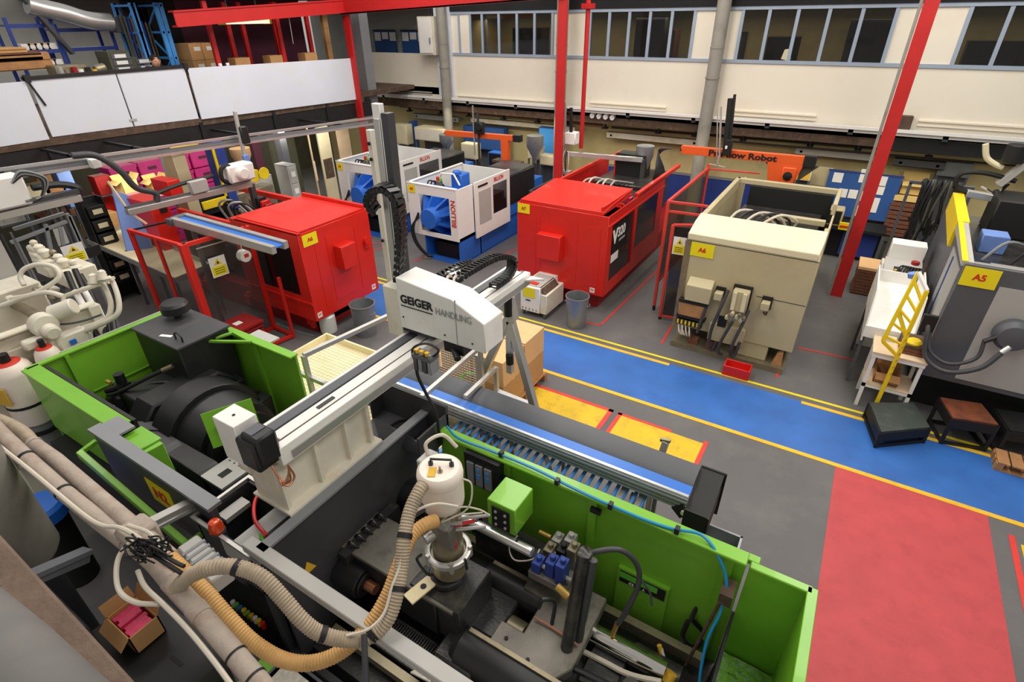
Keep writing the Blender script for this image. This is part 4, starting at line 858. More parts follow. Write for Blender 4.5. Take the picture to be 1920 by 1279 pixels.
G().box(lx-.22, lx-.13, ly+.02, ly+.16, 2.3, 2.5).build('terminal_box', 'grey_light', L, bevel=.01)
G().tube([(lx-.18, ly+.1, 2.5), (lx-.2, ly+.12, 2.58), (lx-.14, ly+.22, 2.6), (lx-.06, ly+.26, 2.5)], .013, 8).build('cable', 'cable_white', L)
G().cyl((lx-.06, ly-.12, 2.3), (lx-.1, ly-.2, 2.28), .04, n=18).build('inlet_port', 'grey_dark', L); G().cyl((lx-.02, ly-.08, 2.02), (lx-.05, ly-.16, 2.01), .036, n=16).build('inlet_port', 'alu', L)
G().box(lx-.02, lx+.1, ly-.12, ly-.06, 2.14, 2.2).cyl((lx-.1, ly-.14, 2.1), (lx+.16, ly-.02, 2.16), .013, n=10).cyl((lx+.12, ly+.0, 2.16), (lx+.3, ly+.1, 2.2), .011, n=10).cyl((lx+.1, ly-.04, 2.08), (lx+.28, ly+.08, 2.1), .013, n=10).build('air_cylinder', 'alu', L)
G().cyl((lx+.12, ly-.04, 2.13), (lx+.22, ly+.04, 2.16), .012, n=8).cyl((lx+.11, ly-.05, 2.02), (lx+.12, ly-.05, 1.92), .008, n=6).build('red_tube', 'red_hose', L)
for pts in ([(lx+.13, ly+.04, 2.5), (lx+.2, ly+.06, 2.46), (lx+.2, ly, 2.3), (lx+.08, ly-.12, 2.22)], [(lx+.06, ly-.1, 2.2), (lx+.15, ly-.02, 2.3), (lx+.24, ly+.06, 2.26), (lx+.3, ly+.1, 2.2)], [(lx+.04, ly-.1, 2.16), (lx+.14, ly-.04, 2.24), (lx+.26, ly+.08, 2.22)]):
    G().tube(pts, .006, 6).build('air_line', 'cable_white', L)
G().tube([at(858, 950, D=3.3), at(820, 945, D=3.25), at(785, 955, D=3.2), at(762, 975, D=3.15), at(754, 1010, D=3.1), at(750, 1060, D=3.05), at(735, 1100, D=3.0), at(720, 1150, D=2.95), at(690, 1180, D=2.9), at(650, 1192, D=2.9)], .009, 6).build('air_line', 'cable_white', L)
G().tube([at(790, 1040, D=3.4), at(782, 1050, D=3.35), at(800, 1075, D=3.4), at(812, 1078, D=3.45)], .01, 6).cyl((lx+.16, ly-.02, 1.8), (lx+.17, ly-.02, 1.7), .01, n=6).build('drain_handle', 'black', L)
fin(L)
# ================================================================== CONVEYING HOSES AND PIPES
def P3(l): return [at(x, y, D=d) for x, y, d in l]
h1 = P3([(330, 1105, 2.95), (352, 1083, 2.9), (390, 1066, 2.85), (440, 1063, 2.85), (490, 1082, 2.85), (530, 1122, 2.85), (565, 1162, 2.85), (600, 1188, 2.88), (650, 1200, 2.92), (695, 1193, 2.95), (728, 1160, 2.98), (745, 1110, 3.02), (753, 1060, 3.08), (758, 1010, 3.12), (768, 960, 3.18), (785, 922, 3.24), (795, 908, 3.28)])
t = T('conveying_hose', 'grey-brown ribbed hose looping from the pipe tee up to the loader', 'hose'); G().tube(h1, .040, 14, sub=6, ribs=.017, amp=.06).build('ribbed_hose', 'hose_grey', t)
for i, s_ in ((3, 1), (7, 1), (9, 1), (11, 1), (13, 1)):
    a, b = h1[i], h1[i+1]; d = (b-a).normalized(); G().cyl(a, a+d*.03, .0445, n=16).build('hose_clip', 'ink_black', t)
fin(t)
h2 = P3([(318, 1045, 3.12), (350, 1075, 3.1), (390, 1115, 3.08), (430, 1160, 3.06), (475, 1205, 3.04), (530, 1237, 3.02), (585, 1243, 3.02), (640, 1222, 3.04), (690, 1176, 3.08), (725, 1120, 3.14), (748, 1060, 3.2), (768, 1010, 3.28), (795, 985, 3.34), (818, 976, 3.4)])
t = T('conveying_hose', 'tan ribbed hose sweeping low in front of the machine to the loader', 'hose'); G().tube(h2, .042, 14, sub=6, ribs=.018, amp=.05).build('ribbed_hose', 'hose_tan', t); fin(t)
t = T('conveying_pipe', 'dusty pipe with side tee, running from the left edge to the bottom edge', 'pipe')
pa = P3([(-60, 750, 4.1), (0, 812, 3.92), (48, 858, 3.75), (119, 922, 3.6), (191, 980, 3.42), (240, 1018, 3.3)])
G().tube(pa, .052, 16, smooth=False).build('pipe_run', 'dusty_pipe', t)
G().tube([pa[-1], at(285, 1055, D=3.15), at(320, 1095, D=3.02)], .045, 14).build('flexible_joint', 'dusty_pipe', t)
pb_ = P3([(318, 1090, 3.0), (365, 1140, 2.9), (430, 1215, 2.75), (510, 1310, 2.6)])
G().tube(pb_, .052, 18, smooth=False).build('pipe_run', 'dusty_pipe', t)
G().cyl(at(345, 1108, D=2.97), at(328, 1108, D=2.96), .043, n=16).build('tee', 'dusty_pipe', t)
G().cyl(pb_[1], pb_[1].lerp(pb_[2], .25), .056, n=18).build('coupling', 'dusty_pipe', t)
for f_ in (.15, .6):
    q = pb_[2].lerp(pb_[3], f_); q2 = pb_[2].lerp(pb_[3], f_+.03); G().cyl(q, q2, .057, n=16).build('pipe_clip', 'ink_black', t)
for i in (2, 3): G().cyl(pa[i], pa[i]+(pa[i+1]-pa[i]).normalized()*.02, .057, n=16).build('pipe_clip', 'ink_black', t)
fin(t)
t = T('conveying_pipe', 'second dusty pipe ending in the tan hose, right of the tee pipe', 'pipe')
pc_ = P3([(-40, 775, 4.2), (10, 792, 4.15), (45, 812, 4.1), (62, 832, 4.05), (105, 862, 3.9), (200, 944, 3.55), (322, 1048, 3.13)])
G().tube(pc_[:4], .045, 14).build('elbow', 'hose_grey', t); G().tube(pc_[3:], .05, 16, smooth=False).build('pipe_run', 'dusty_pipe', t); G().cyl(pc_[3], pc_[3].lerp(pc_[4], .1), .056, n=16).build('coupling', 'dusty_pipe', t)
G().box(*sum(([c-.09, c+.09] for c in at(262, 1005, D=3.32)), [])).build('joint_box', 'dusty_pipe', t, bevel=.02); fin(t)
t = T('pipe_cables', 'off-white cables strapped along the dusty pipes with a black tie bundle', 'cable')
G().tube(P3([(-20, 822, 3.8), (60, 885, 3.6), (150, 960, 3.4), (190, 985, 3.3), (225, 990, 3.2), (262, 1010, 3.1), (275, 1032, 3.05)]), .014, 8).build('cable', 'cable_white', t)
G().tube(P3([(250, 1012, 3.1), (225, 1040, 3.1), (218, 1075, 3.05), (225, 1110, 3.0), (255, 1130, 2.95), (300, 1133, 2.9)]), .014, 8).build('cable', 'cable_white', t)
G().tube(P3([(240, 985, 3.2), (280, 1000, 3.1), (300, 1030, 3.05), (315, 1060, 3.0)]), .012, 8).build('cable', 'cable_white', t)
G().tube(P3([(258, 1070, 3.0), (272, 1100, 2.95), (305, 1132, 2.88), (352, 1180, 2.8), (405, 1245, 2.68), (455, 1315, 2.55)]), .013, 8).build('cable', 'cable_white', t)
g = G(); random.seed(9)
for i in range(26):
    x, y = 268+random.uniform(-22, 26), 1030+random.uniform(-14, 18); pts = [(x, y, 2.98)]
    for k in range(3): pts.append((x+random.uniform(-26, 34), y+random.uniform(-20, 22), 2.95+random.uniform(-.05, .05)))
    g.tube(P3(pts), .0055, 5, sub=4)
o = g.build('cable_ties', 'ink_black', t); o['kind'] = 'stuff'
G().tube(P3([(285, 1030, 2.95), (330, 1055, 2.9), (345, 1062, 2.88)]), .012, 6).tube(P3([(285, 1040, 2.95), (320, 1062, 2.9), (340, 1075, 2.88)]), .012, 6).build('cable', 'ink_black', t)
fin(t)
o = G().tube(P3([(683, 1190, 2.9), (684, 1230, 2.88), (688, 1300, 2.85)]), .017, 8).build('black_cable', 'charcoal'); tag(o, 'black cable hanging straight down from the ribbed hoses', 'cable')
o = G().bar(at(238, 1003, D=3.5), at(384, 930, D=4.0), .07, .05).bar(at(246, 1014, D=3.5), at(390, 940, D=4.0), .03, .03).build('support_profile', 'alu', bevel=.004); tag(o, 'aluminium profile bracing the dusty pipes against the green machine', 'profile')
o = G().bar(at(20, 1095, D=2.9), at(165, 1032, D=3.3), .08, .03).bar(at(22, 1103, D=2.9), at(167, 1042, D=3.3), .02, .08).build('slotted_channel', 'grey_dark')
for i in range(4):
    c = at(55+i*33, 1082-i*14, D=3.0+.1*i); q = G().bar(c+Vector((-.03, -.0, .016)), c+Vector((.03, .0, .022)), .03, .012).build('slot', 'ink_black', o)
tag(o, 'slotted steel channel under the dusty pipes at the lower left', 'channel')
# grey actuator housing + beacon
t = T('warning_beacon', 'amber warning beacon on the cable trough of the green machine', 'lamp'); c = at(408, 995, Z=1.97)
G().lathe((c.x, c.y, 1.97), [(.045, 0), (.05, .02), (.048, .05), (.036, .09), (.02, .1)], 20).build('lens', 'orange_beacon', t); G().lathe((c.x, c.y, 1.955), [(.052, 0), (.052, .02)], 18).build('base', 'charcoal', t); fin(t)
t = T('servo_drive', 'ribbed grey motor housing behind the ribbed hose below the cable trough', 'motor')
a, b = at(355, 1025, D=3.4), at(420, 1090, D=3.2); G().bar(a, b, .13, .12).build('housing', 'grey_light', t, bevel=.012)
for k in range(5): q = a.lerp(b, .2+.13*k); G().bar(q-Vector((.0, .0, .0)), q+(b-a).normalized()*.02, .14, .13).build('fin', 'grey_mid', t)
fin(t)
# left foreground: duct, bin, black cabinets, carton, ledge
t = T('extraction_duct', 'wide dull grey vertical duct cut off by the left edge', 'duct')
c = at(-28, 985, Z=2.0); G().lathe((c.x, c.y, 1.6), [(.27, 0), (.3, .05), (.3, 1.9)], 30).build('duct_body', 'grey_pipe', t); G().lathe((c.x, c.y, 0), [(.2, 0), (.2, 1.6)], 24).build('duct_stand', 'charcoal', t); fin(t)
t = T('plastic_bin', 'bright blue plastic bin lid peeping out behind the grey duct', 'bin'); c = at(72, 955, Z=1.0)
G().lathe((c.x, c.y, .0), [(.16, 0), (.18, .9), (.19, .95), (.19, 1.0)], 22).build('body', 'ink_black', t); G().lathe((c.x, c.y, .9), [(.215, 0), (.22, .12), (.19, .16), (.02, .17)], 22).build('lid', 'blue_bin', t); fin(t)  # body black: the dark around the lid is put into its colour
t = T('control_cabinet', 'tall black electrical cabinet under the pipes at the lower left', 'cabinet')
c = at(110, 1180, Z=2.0); G().box(c.x-.9, c.x+.12, c.y-.35, c.y+.1, 0, 2.0).build('body', 'black', t, bevel=.01); G().box(c.x-.85, c.x-.42, c.y-.37, c.y-.35, .1, 1.9).build('door', 'charcoal', t); G().box(c.x-.36, c.x+.08, c.y-.37, c.y-.35, .1, 1.9).build('door', 'charcoal', t); fin(t)
t = T('cable_cover', 'long black sheet steel box beneath the open carton', 'cabinet'); a = at(240, 1215, Z=1.4)
G().box(a.x-.3, a.x+.6, a.y-.4, a.y+.3, 0, 1.4).build('body', 'black', t, bevel=.008); G().box(a.x-.32, a.x+.62, a.y-.42, a.y+.32, 1.4, 1.415).build('lid', 'black', t); q = at(330, 1238, Z=1.42); G().box(q.x-.06, q.x+.06, q.y-.012, q.y+.012, 1.415, 1.418).build('slot', 'ink_black', t); fin(t)
zb = 1.42; a = at(262, 1185, Z=zb)
t = carton(a.x-.13, a.x+.15, a.y-.09, a.y+.1, zb, zb+.17, 'open cardboard box of pink packets below the dusty pipes', 'cardboard', None, True)
random.seed(8)
for i in range(6):
    c = Vector((a.x-.1+.043*i, a.y+.005+random.uniform(-.01, .01), zb+.11+.008*(i % 3))); o = G().box(c.x-.018, c.x+.018, c.y-.07, c.y+.07, zb+.01, c.z+.03).build('packet', 'pink'); o['group'] = 'pink packets in the open box'; tag(o, ORD[i]+' pink packet from the left in the open cardboard box', 'packet')
a, b = at(-30, 1022, D=1.35), at(215, 1305, D=1.05)
u = (b-a).normalized()
o = G().bar(a-u*.3, b+u*.3, .06, .14).build('ledge', 'brown_ledge', bevel=.006); o['kind'] = 'structure'
G().prism([at(97, 1222, D=1.1), at(120, 1225, D=1.08), at(128, 1262, D=1.05), at(112, 1246, D=1.06)], (0, 0, .002)).build('torn_paper', 'paper', o)
a, b = at(-60, 1170, D=1.15), at(110, 1360, D=.95); u = (b-a).normalized()
o = G().tube([a-u*.3, a, b, b+u*.2], .085, 20, smooth=False).build('handrail', 'handrail_grey'); tag(o, 'thick dusty grey handrail tube across the bottom left corner', 'handrail')
# ================================================================== A7: RED MACHINE IN THE MIDDLE
def cut_face_y(par, y, x0, x1, z0, z1, hx0, hx1, hz0, hz1, m, nm, t=.02):
    """sheet in a y-plane with a rectangular opening"""
    g = G().box(x0, hx0, y, y+t, z0, z1).box(hx1, x1, y, y+t, z0, z1).box(hx0, hx1, y, y+t, z0, hz0).box(hx0, hx1, y, y+t, hz1, z1)
    return g.build(nm, m, par)
def cut_face_x(par, x, y0, y1, z0, z1, hs, m, nm, t=.02):
    g = G(); ys = y0
    for (a, b, c, d) in hs:
        g.box(x-t, x, ys, a, z0, z1).box(x-t, x, a, b, z0, c).box(x-t, x, a, b, d, z1); ys = b
    g.box(x-t, x, ys, y1, z0, z1); return g.build(nm, m, par)
def bar_sticker(c, rt, up, s, par): 
    p = plate(c, rt, up, s, s, 'paper', par, 'sticker', .004); r = Vector(rt).normalized(); u = Vector(up).normalized(); n = r.cross(u); g = G()
    plate(Vector(c)+n*.005, rt, up, s*.7, s*.12, 'line_red', p, 'sticker_print', .002); plate(Vector(c)+n*.005+u*s*.25, rt, up, s*.7, s*.1, 'line_red', p, 'sticker_print', .002)
A = T('injection_moulding_machine', 'boxy bright red moulding machine marked A7 in the middle of the hall', 'machine')
ax0, ax1, ay0, ay1 = -5.3, -3.42, 8.78, 11.9
G().box(ax0+.15, ax1-.2, ay0+.25, 15.2, .0, .42).build('base', 'red_dark', A, bevel=.01)
front = G().box(ax0, ax1, ay0, ay0+.03, .38, 1.94).build('front_panel', 'red', A, bevel=.006)
for a, b in ((ax0+.12, ax0+.42), (ax0+1.28, ax0+1.3), (ax0+1.45, ax0+1.75), (ax0+.5, ax0+.52)): G().box(a, b, ay0-.006, ay0+.002, .55, 1.72).build('pressed_panel', 'red', front)
G().box(ax0+.52, ax0+1.02, ay0-.18, ay0, .98, 1.46).build('motor_hood', 'red', front, bevel=.008)
sign('A7', (ax0+.15, ay0-.007, 1.84), (1, 0, 0), (0, 0, 1), .26, .18, front)
bar_sticker((ax0+.12, ay0-.007, .5), (1, 0, 0), (0, 0, 1), .09, front); bar_sticker((ax1-.22, ay0-.007, .48), (1, 0, 0), (0, 0, 1), .1, front)
G().box(ax0, ax0+.02, ay0+.03, ay1, .38, 1.94).build('left_panel', 'red', A)
rp_ = cut_face_x(A, ax1, ay0+.03, ay1, .38, 1.94, [(ay0+.22, ay0+1.3, .62, 1.72), (ay0+1.5, ay0+2.75, .85, 1.72)], 'red', 'side_panel')
G().box(ax1-.015, ax1-.005, ay0+.22, ay0+1.3, .62, 1.72).build('window', 'smoked', rp_); G().box(ax1-.015, ax1-.005, ay0+1.5, ay0+2.75, .85, 1.72).build('window', 'smoked', rp_)
G().box(ax1, ax1+.02, ay0+.0, ay1, 1.74, 1.78).box(ax1, ax1+.02, ay0+1.33, ay0+1.37, .62, 1.74).build('side_rib', 'red', rp_, bevel=.004)
wn = plate((ax1+.002, ay0+.62, 1.42), (0, 1, 0), (0, 0, 1), .76, .55, 'ink_black', rp_, 'logo_panel', .004)
TX('V', .36, (ax1+.008, ay0+.37, 1.46), (0, 1, 0), (0, 0, 1), 'paper', wn, bold=.02); TX('320', .25, (ax1+.008, ay0+.68, 1.5), (0, 1, 0), (0, 0, 1), 'paper', wn, bold=.008); plate((ax1+.008, ay0+.72, 1.34), (0, 1, 0), (0, 0, 1), .3, .045, 'grey_light', wn, 'underline', .002)
plate((ax1+.002, ay0+.42, 1.06), (0, 1, 0), (0, 0, 1), .36, .16, 'paper', rp_, 'white_label', .004)
# roof cover with raised edges
rc = G().box(ax0+.06, ax1-.12, ay0+.02, ay0+1.45, 1.94, 1.98).build('roof_cover', 'red', A, bevel=.006)
G().prism([(ax0+.06, ay0+.02, 1.98), (ax1-.12, ay0+.02, 1.98), (ax1-.12, ay0+1.45, 2.06), (ax0+.06, ay0+1.45, 2.06)], (0, 0, .02)).build('roof_lid', 'red', rc, bevel=.004)
G().box(ax1-.18, ax1-.14, ay0+.05, ay0+1.45, 2.0, 2.08).build('roof_lip', 'red', rc)
for y in (ay0+.6, ay0+.75): G().box(ax1-.12, ax1-.02, y, y+.03, 1.94, 1.97).build('lid_rib', 'red', rc)
g = G().box(ax0, ax0+.06, ay0+1.45, 13.2, 1.92, 2.0).box(ax1-.08, ax1, ay0+1.45, 13.0, 1.92, 2.0).box(ax0, ax0+.7, 13.12, 13.2, 1.9, 2.0).box(ax0+.62, ax0+.7, 12.6, 13.2, 1.9, 2.0); g.build('top_frame', 'red', A, bevel=.005)
G().box(ax0, ax0+.03, ay1, 13.2, .9, 1.92).build('guard_panel', 'red', A)
# mechanism seen in the open top
mc = G().box(ax0+.2, ax1-.2, ay0+1.5, ay0+2.6, 1.2, 1.72).box(ax0+.3, ax1-.3, 11.6, 13.2, .9, 1.75).build('clamp_unit', 'black_oily', A, bevel=.02)
random.seed(6)
for i in range(7): G().box(ax0+.35+.2*i, ax0+.48+.2*i, ay0+1.6+.1*(i % 3), ay0+1.75+.1*(i % 3), 1.72, 1.84+.03*(i % 2)).build('valve', ['alu', 'grey_light', 'black', 'steel_dirty', 'alu', 'grey_light', 'pink'][i], mc, bevel=.004)
for i in range(5): G().tube([(ax0+.5+.15*i, ay0+1.6, 1.8), (ax0+.55+.15*i, ay0+1.9, 2.0+.05*(i % 2)), (ax0+.7+.1*i, ay0+2.3, 1.95), (ax0+.8+.1*i, 11.8, 1.75)], .018, 6).build('hose', 'cable_white' if i % 2 else 'grey_light', mc)
G().box(ax0+.35, ax0+1.35, ay0+1.46, ay0+1.54, 1.9, 1.96).build('cable_duct', 'alu_bright', mc)
# black tower and steel hopper
bx = at(1160, 335, Y=12.3); G().box(bx.x-.1, bx.x+.6, 12.3, 12.7, 1.5, 2.25).build('drive_tower', 'ink_black', A, bevel=.01); G().box(bx.x-.13, bx.x-.1, 12.28, 12.6, 1.7, 2.25).build('tower_side', 'red', A)
hp = at(1205, 300, Y=12.4); G().lathe((hp.x, 12.5, 1.75), [(.06, 0), (.08, .1), (.2, .45), (.2, .68), (.03, .70)], 20).build('hopper', 'galv', A)
g = G()
for i in range(9): g.tube([(hp.x+.25, 12.4+.03*i, 1.6), (hp.x+.35+.03*i, 12.3, 1.9), (hp.x+.3, 12.5, 2.2+.02*i), (hp.x+.42+.02*i, 12.6, 2.4)], .012, 5, sub=3)
g.build('cable_loom', 'black', A)
fin(A)
# ================================================================== A6 RED, LEFT (lies along the hall)
A = T('injection_moulding_machine', 'red moulding machine on the left behind the red guard cage, yellow sign on its end', 'machine')
ex, y0, y1 = -7.36, 5.32, 6.9
ep_ = G().box(ex-.03, ex, y0, y1, .4, 2.0).build('end_panel', 'red', A, bevel=.006)
for a, b in ((5.6, 5.63), (5.85, 6.4), (6.5, 6.53)): G().box(ex, ex+.006, a, b, .6, 1.8).build('pressed_panel', 'red', ep_)
G().box(ex, ex+.2, 5.98, 6.32, 1.18, 1.6).build('motor_hood', 'red', ep_, bevel=.008)
G().cyl((ex, 6.74, 1.45), (ex+.06, 6.74, 1.45), .07, n=16).box(ex, ex+.04, 6.68, 6.8, 1.32, 1.42).build('lock', 'red', ep_)
sign('A6', (ex+.002, 5.54, 1.86), (0, 1, 0), (0, 0, 1), .3, .2, ep_)
bar_sticker((ex+.002, 5.42, .5), (0, 1, 0), (0, 0, 1), .1, ep_); bar_sticker((ex+.002, 6.76, .5), (0, 1, 0), (0, 0, 1), .1, ep_)
fp_ = cut_face_y(A, y0, -9.15, ex-.03, .4, 2.0, -8.8, -7.62, .85, 1.75, 'red', 'front_panel')
G().box(-8.8, -7.62, y0+.008, y0+.014, .85, 1.75).build('window', 'smoked', fp_); G().box(-9.15, ex, y0-.02, y0, .72, .76).build('ledge_rib', 'red', fp_)
G().box(-9.1, ex-.05, y0+.3, y1-.2, .5, 1.8).build('clamp_unit', 'ink_black', A)
G().box(-9.15, ex-.03, y1-.02, y1, .4, 2.0).build('rear_panel', 'red', A)
tc_ = G().box(-9.0, ex-.02, y0+.04, y1-.04, 2.0, 2.04).build('roof_cover', 'red', A, bevel=.008)
G().box(-9.0, ex-.02, y1-.1, y1-.04, 2.04, 2.1).box(-9.0, ex, y0, y0+.06, 1.98, 2.02).build('roof_lip', 'red', tc_, bevel=.004)
g = G()
for i in range(4): g.box(-8.5+i*.2, -8.46+i*.2, 6.1+.1*i, 6.3+.1*i, 2.04, 2.045)
G().box(-11.2, ex-.3, y0+.2, y1-.2, 0, .5).build('base', 'red_dark', A, bevel=.01)
for x in (-10.9, -9.5, -7.7): G().box(x-.04, x+.04, 5.45, 6.75, .12, .4).box(x-.08, x+.08, 5.42, 5.5, .2, .34).build('foot_beam', 'red', A)
g = G().box(-11.2, -9.1, y0+.2, y0+.28, 1.7, 1.8).box(-11.2, -9.1, y1-.1, y1-.02, 1.85, 1.95).box(-9.3, -9.1, y0+.1, y0+.9, 1.8, 1.95).box(-9.2, -9.12, y0+.2, y1, 1.5, 1.6); g.build('open_frame', 'red', A, bevel=.005)
mm_ = G().box(-11.2, -9.2, 5.7, 6.6, .6, 1.25).build('injection_unit', 'black_oily', A, bevel=.02)
G().cyl((-11, 6.1, 1.4), (-9.3, 6.1, 1.4), .07, n=14).cyl((-11, 6.4, 1.35), (-9.3, 6.4, 1.35), .07, n=14).build('tie_bar', 'black', mm_)
for i, x in enumerate((-9.6, -9.85, -10.2)): G().cyl((x, 6.25, 1.25), (x, 6.25, 1.6+.1*(i % 2)), .08, n=14).box(x-.05, x+.05, 6.2, 6.3, 1.7, 1.76).build('valve', 'grey_light' if i else 'alu', mm_, bevel=.004)
for i in range(4): G().tube([(-9.5-.15*i, 6.2, 1.7), (-9.6-.15*i, 6.0, 2.0), (-9.9-.15*i, 5.9, 1.9), (-10.1-.1*i, 6.1, 1.4)], .022, 8).build('hose', 'grey_light' if i % 2 else 'black', mm_)
for i, m in enumerate(('red_dark', 'red', 'black', 'red_dark', 'steel_dirty')): G().box(-9.9-.12*i, -9.82-.12*i, 6.55, 6.75, 1.6+.06*(i % 2), 1.8+.05*(i % 3)).build('block', m, mm_, bevel=.01)
cbn = G().box(-12.2, -11.1, 5.0, 5.35, .5, 2.05).build('control_cabinet', 'red', A, bevel=.01); G().box(-11.9, -11.3, 5.55, 5.8, 2.0, 2.3).build('cabinet_box', 'red', A, bevel=.01)
plate((-11.09, 5.22, 1.9), (0, 1, 0), (0, 0, 1), .14, .16, 'black', cbn, 'display', .006)
fin(A)
# its conveyor
t = T('belt_conveyor', 'short blue-belted conveyor sticking out through the red machine guard', 'conveyor'); a, b = at(335, 408, Z=2.15), at(525, 462, Z=2.0)
d = (b-a).normalized(); s_ = Vector((-d.y, d.x, 0)).normalized()
G().bar(a, b, .13, .02).build('belt', 'blue_belt', t)
for q in (-1, 1): G().bar(a+s_*.12*q+Vector((0, 0, -.02)), b+s_*.12*q+Vector((0, 0, -.02)), .08, .12).build('side_profile', 'alu', t)
G().cyl(a-s_*.14, a+s_*.14, .05, n=14).build('end_roller', 'grey_dark', t); G().bar(a-s_*.2+Vector((0, 0, -.03)), a-s_*.05+Vector((0, 0, -.03)), .14, .12).build('drive_motor', 'grey_dark', t, bevel=.01)
for f_ in (.12,): q = a.lerp(b, f_); G().box(q.x-.03, q.x+.03, q.y-.03, q.y+.03, 0, q.z-.06).build('leg', 'galv', t)
fin(t)
# red guard cage
t = T('guard_cage', 'red-framed guard cage with clear panels and a yellow warning notice, front left', 'guard')
c00, c10, c01 = Vector((-10.1, 4.12, 0)), Vector((-8.62, 4.15, 0)), Vector((-8.5, 5.2, 0)); H_ = 2.0
def post(x, y, z1=H_, z0=0, w=.07): G().box(x-w/2, x+w/2, y-w/2, y+w/2, z0, z1).build('post', 'red', t, bevel=.004)
post(-10.1, 4.12); post(-9.35, 4.13, w=.05); post(-8.62, 4.15, w=.11); post(-8.5, 5.2, w=.08); post(-7.9, 5.16, 1.2, w=.05)
for z in (.03, H_-.03): G().bar((-10.1, 4.12, z), (-8.62, 4.15, z), .05).build('rail', 'red', t); G().bar((-8.62, 4.15, z), (-8.5, 5.2, z), .06).build('rail', 'red', t)
G().bar((-10.1, 4.12, H_-.03), (-9.9, 5.2, H_-.03), .03).build('rail', 'black', t); G().bar((-8.5, 5.2, .05), (-7.9, 5.16, .05), .05).bar((-7.9, 5.16, .05), (-8.0, 4.6, .05), .05).build('rail', 'red', t)
for a, b in (((-10.06, 4.12), (-9.38, 4.13)), ((-9.32, 4.13), (-8.68, 4.15)), ((-8.61, 4.2), (-8.5, 5.16))): G().prism([(a[0], a[1], .06), (b[0], b[1], .06), (b[0], b[1], H_-.06), (a[0], a[1], H_-.06)], (.003, .005, 0)).build('clear_panel', 'clear_guard', t)
warn((-8.52, 4.55, 1.5), (.11, 1, 0), (0, 0, 1), .27, .34, t)
G().bar((-8.55, 4.3, 1.88), (-8.46, 5.0, 1.88), .015).build('slide_bar', 'alu', t); fin(t)
t = T('fire_bell', 'white round unit with red mark hanging under the blue conveyor', 'sensor'); c = at(453, 478, X=-8.35)
G().cyl(c, c+Vector((.12, 0, 0)), .1, n=16).build('body', 'white', t); G().box(c.x+.12, c.x+.125, c.y-.03, c.y+.05, c.z-.02, c.z+.04).build('mark', 'sign_red', t); G().cyl(c+Vector((.05, 0, .08)), c+Vector((.05, 0, .42)), .008, n=6).build('cord', 'cable_white', t); fin(t)
t = T('parts_tray', 'long shallow metal chute tray running into the red guard cage', 'tray')
q0, q1, q2, q3 = at(165, 455, Z=1.25), at(240, 425, Z=1.25), at(395, 500, Z=1.0), at(330, 528, Z=1.0)
G().prism([q0, q1, q2, q3], (0, 0, -.02)).build('floor', 'tray_cream', t)
for a, b in ((q0, q1), (q1, q2), (q2, q3), (q3, q0)): G().bar(a+Vector((0, 0, .02)), b+Vector((0, 0, .02)), .02, .1).build('side', 'alu', t)
for q in (q0, q1, q2, q3): G().box(q.x-.02, q.x+.02, q.y-.02, q.y+.02, 0, q.z-.02).build('leg', 'grey_dark', t)
fin(t)
t = T('waste_bin', 'dark red slatted crate beside the red guard cage with a white label', 'bin'); c = at(458, 604, Z=.54)
G().box(c.x-.32, c.x+.22, c.y-.4, c.y+.22, .5, .54).build('lid', 'red_dark', t)
for i in range(6): G().box(c.x-.3+.003*i, c.x+.2, c.y-.38, c.y+.2, .02+.08*i, .07+.08*i).build('slat', 'red_dark', t)
G().box(c.x-.12, c.x+.0, c.y-.15, c.y-.02, .54, .545).build('label', 'paper', t); fin(t)
t = T('drum', 'white plastic drum under the end of the red machine', 'drum'); c = at(618, 622, Z=0)
G().lathe((c.x, c.y, 0), [(.12, 0), (.145, .02), (.15, .1), (.15, .34), (.11, .38), (.05, .4)], 22).build('body', 'clear_white', t); G().cyl((c.x, c.y, .4), (c.x, c.y, .43), .04, n=12).build('cap', 'steel_dirty', t); fin(t)
def dustbin(c, r, h, lbl, full=False):
    t = T('dustbin', lbl, 'bin', None)
    G().lathe((c.x, c.y, 0), [(r*.82, 0), (r*.84, .02), (r, h), (r*1.05, h), (r*1.05, h+.02), (r*.98, h+.02), (r*.95, h-.03), (r*.8, .05), (r*.02, .04)], 28).build('body', 'galv', t)
    for s_ in (-1, 1): G().tube([(c.x+s_*r*.98, c.y-.05, h*.8), (c.x+s_*r*1.12, c.y-.04, h*.78), (c.x+s_*r*1.12, c.y+.04, h*.78), (c.x+s_*r*.98, c.y+.05, h*.8)], .008, 6).build('handle', 'galv', t)
    if full: G().lathe((c.x, c.y, h*.7), [(r*.88, 0), (r*.6, .03), (.02, .05)], 20).build('rubbish', 'grey_dark', t)
    fin(t); return t
dustbin(at(1080, 610, Z=0), .21, .6, 'galvanised dustbin next to the cream temperature unit at the blue walkway')
dustbin(at(688, 625, Z=0), .22, .6, 'galvanised dustbin half hidden behind the robot frame, by the left red machine', True)
o = G().tube([at(455, 585, Z=.01), at(500, 600, Z=.01), at(560, 622, Z=.01), at(590, 630, Z=.01)], .012, 6).build('floor_cable', 'grey_mid'); tag(o, 'thin grey cable on the floor below the left red machine', 'cable')
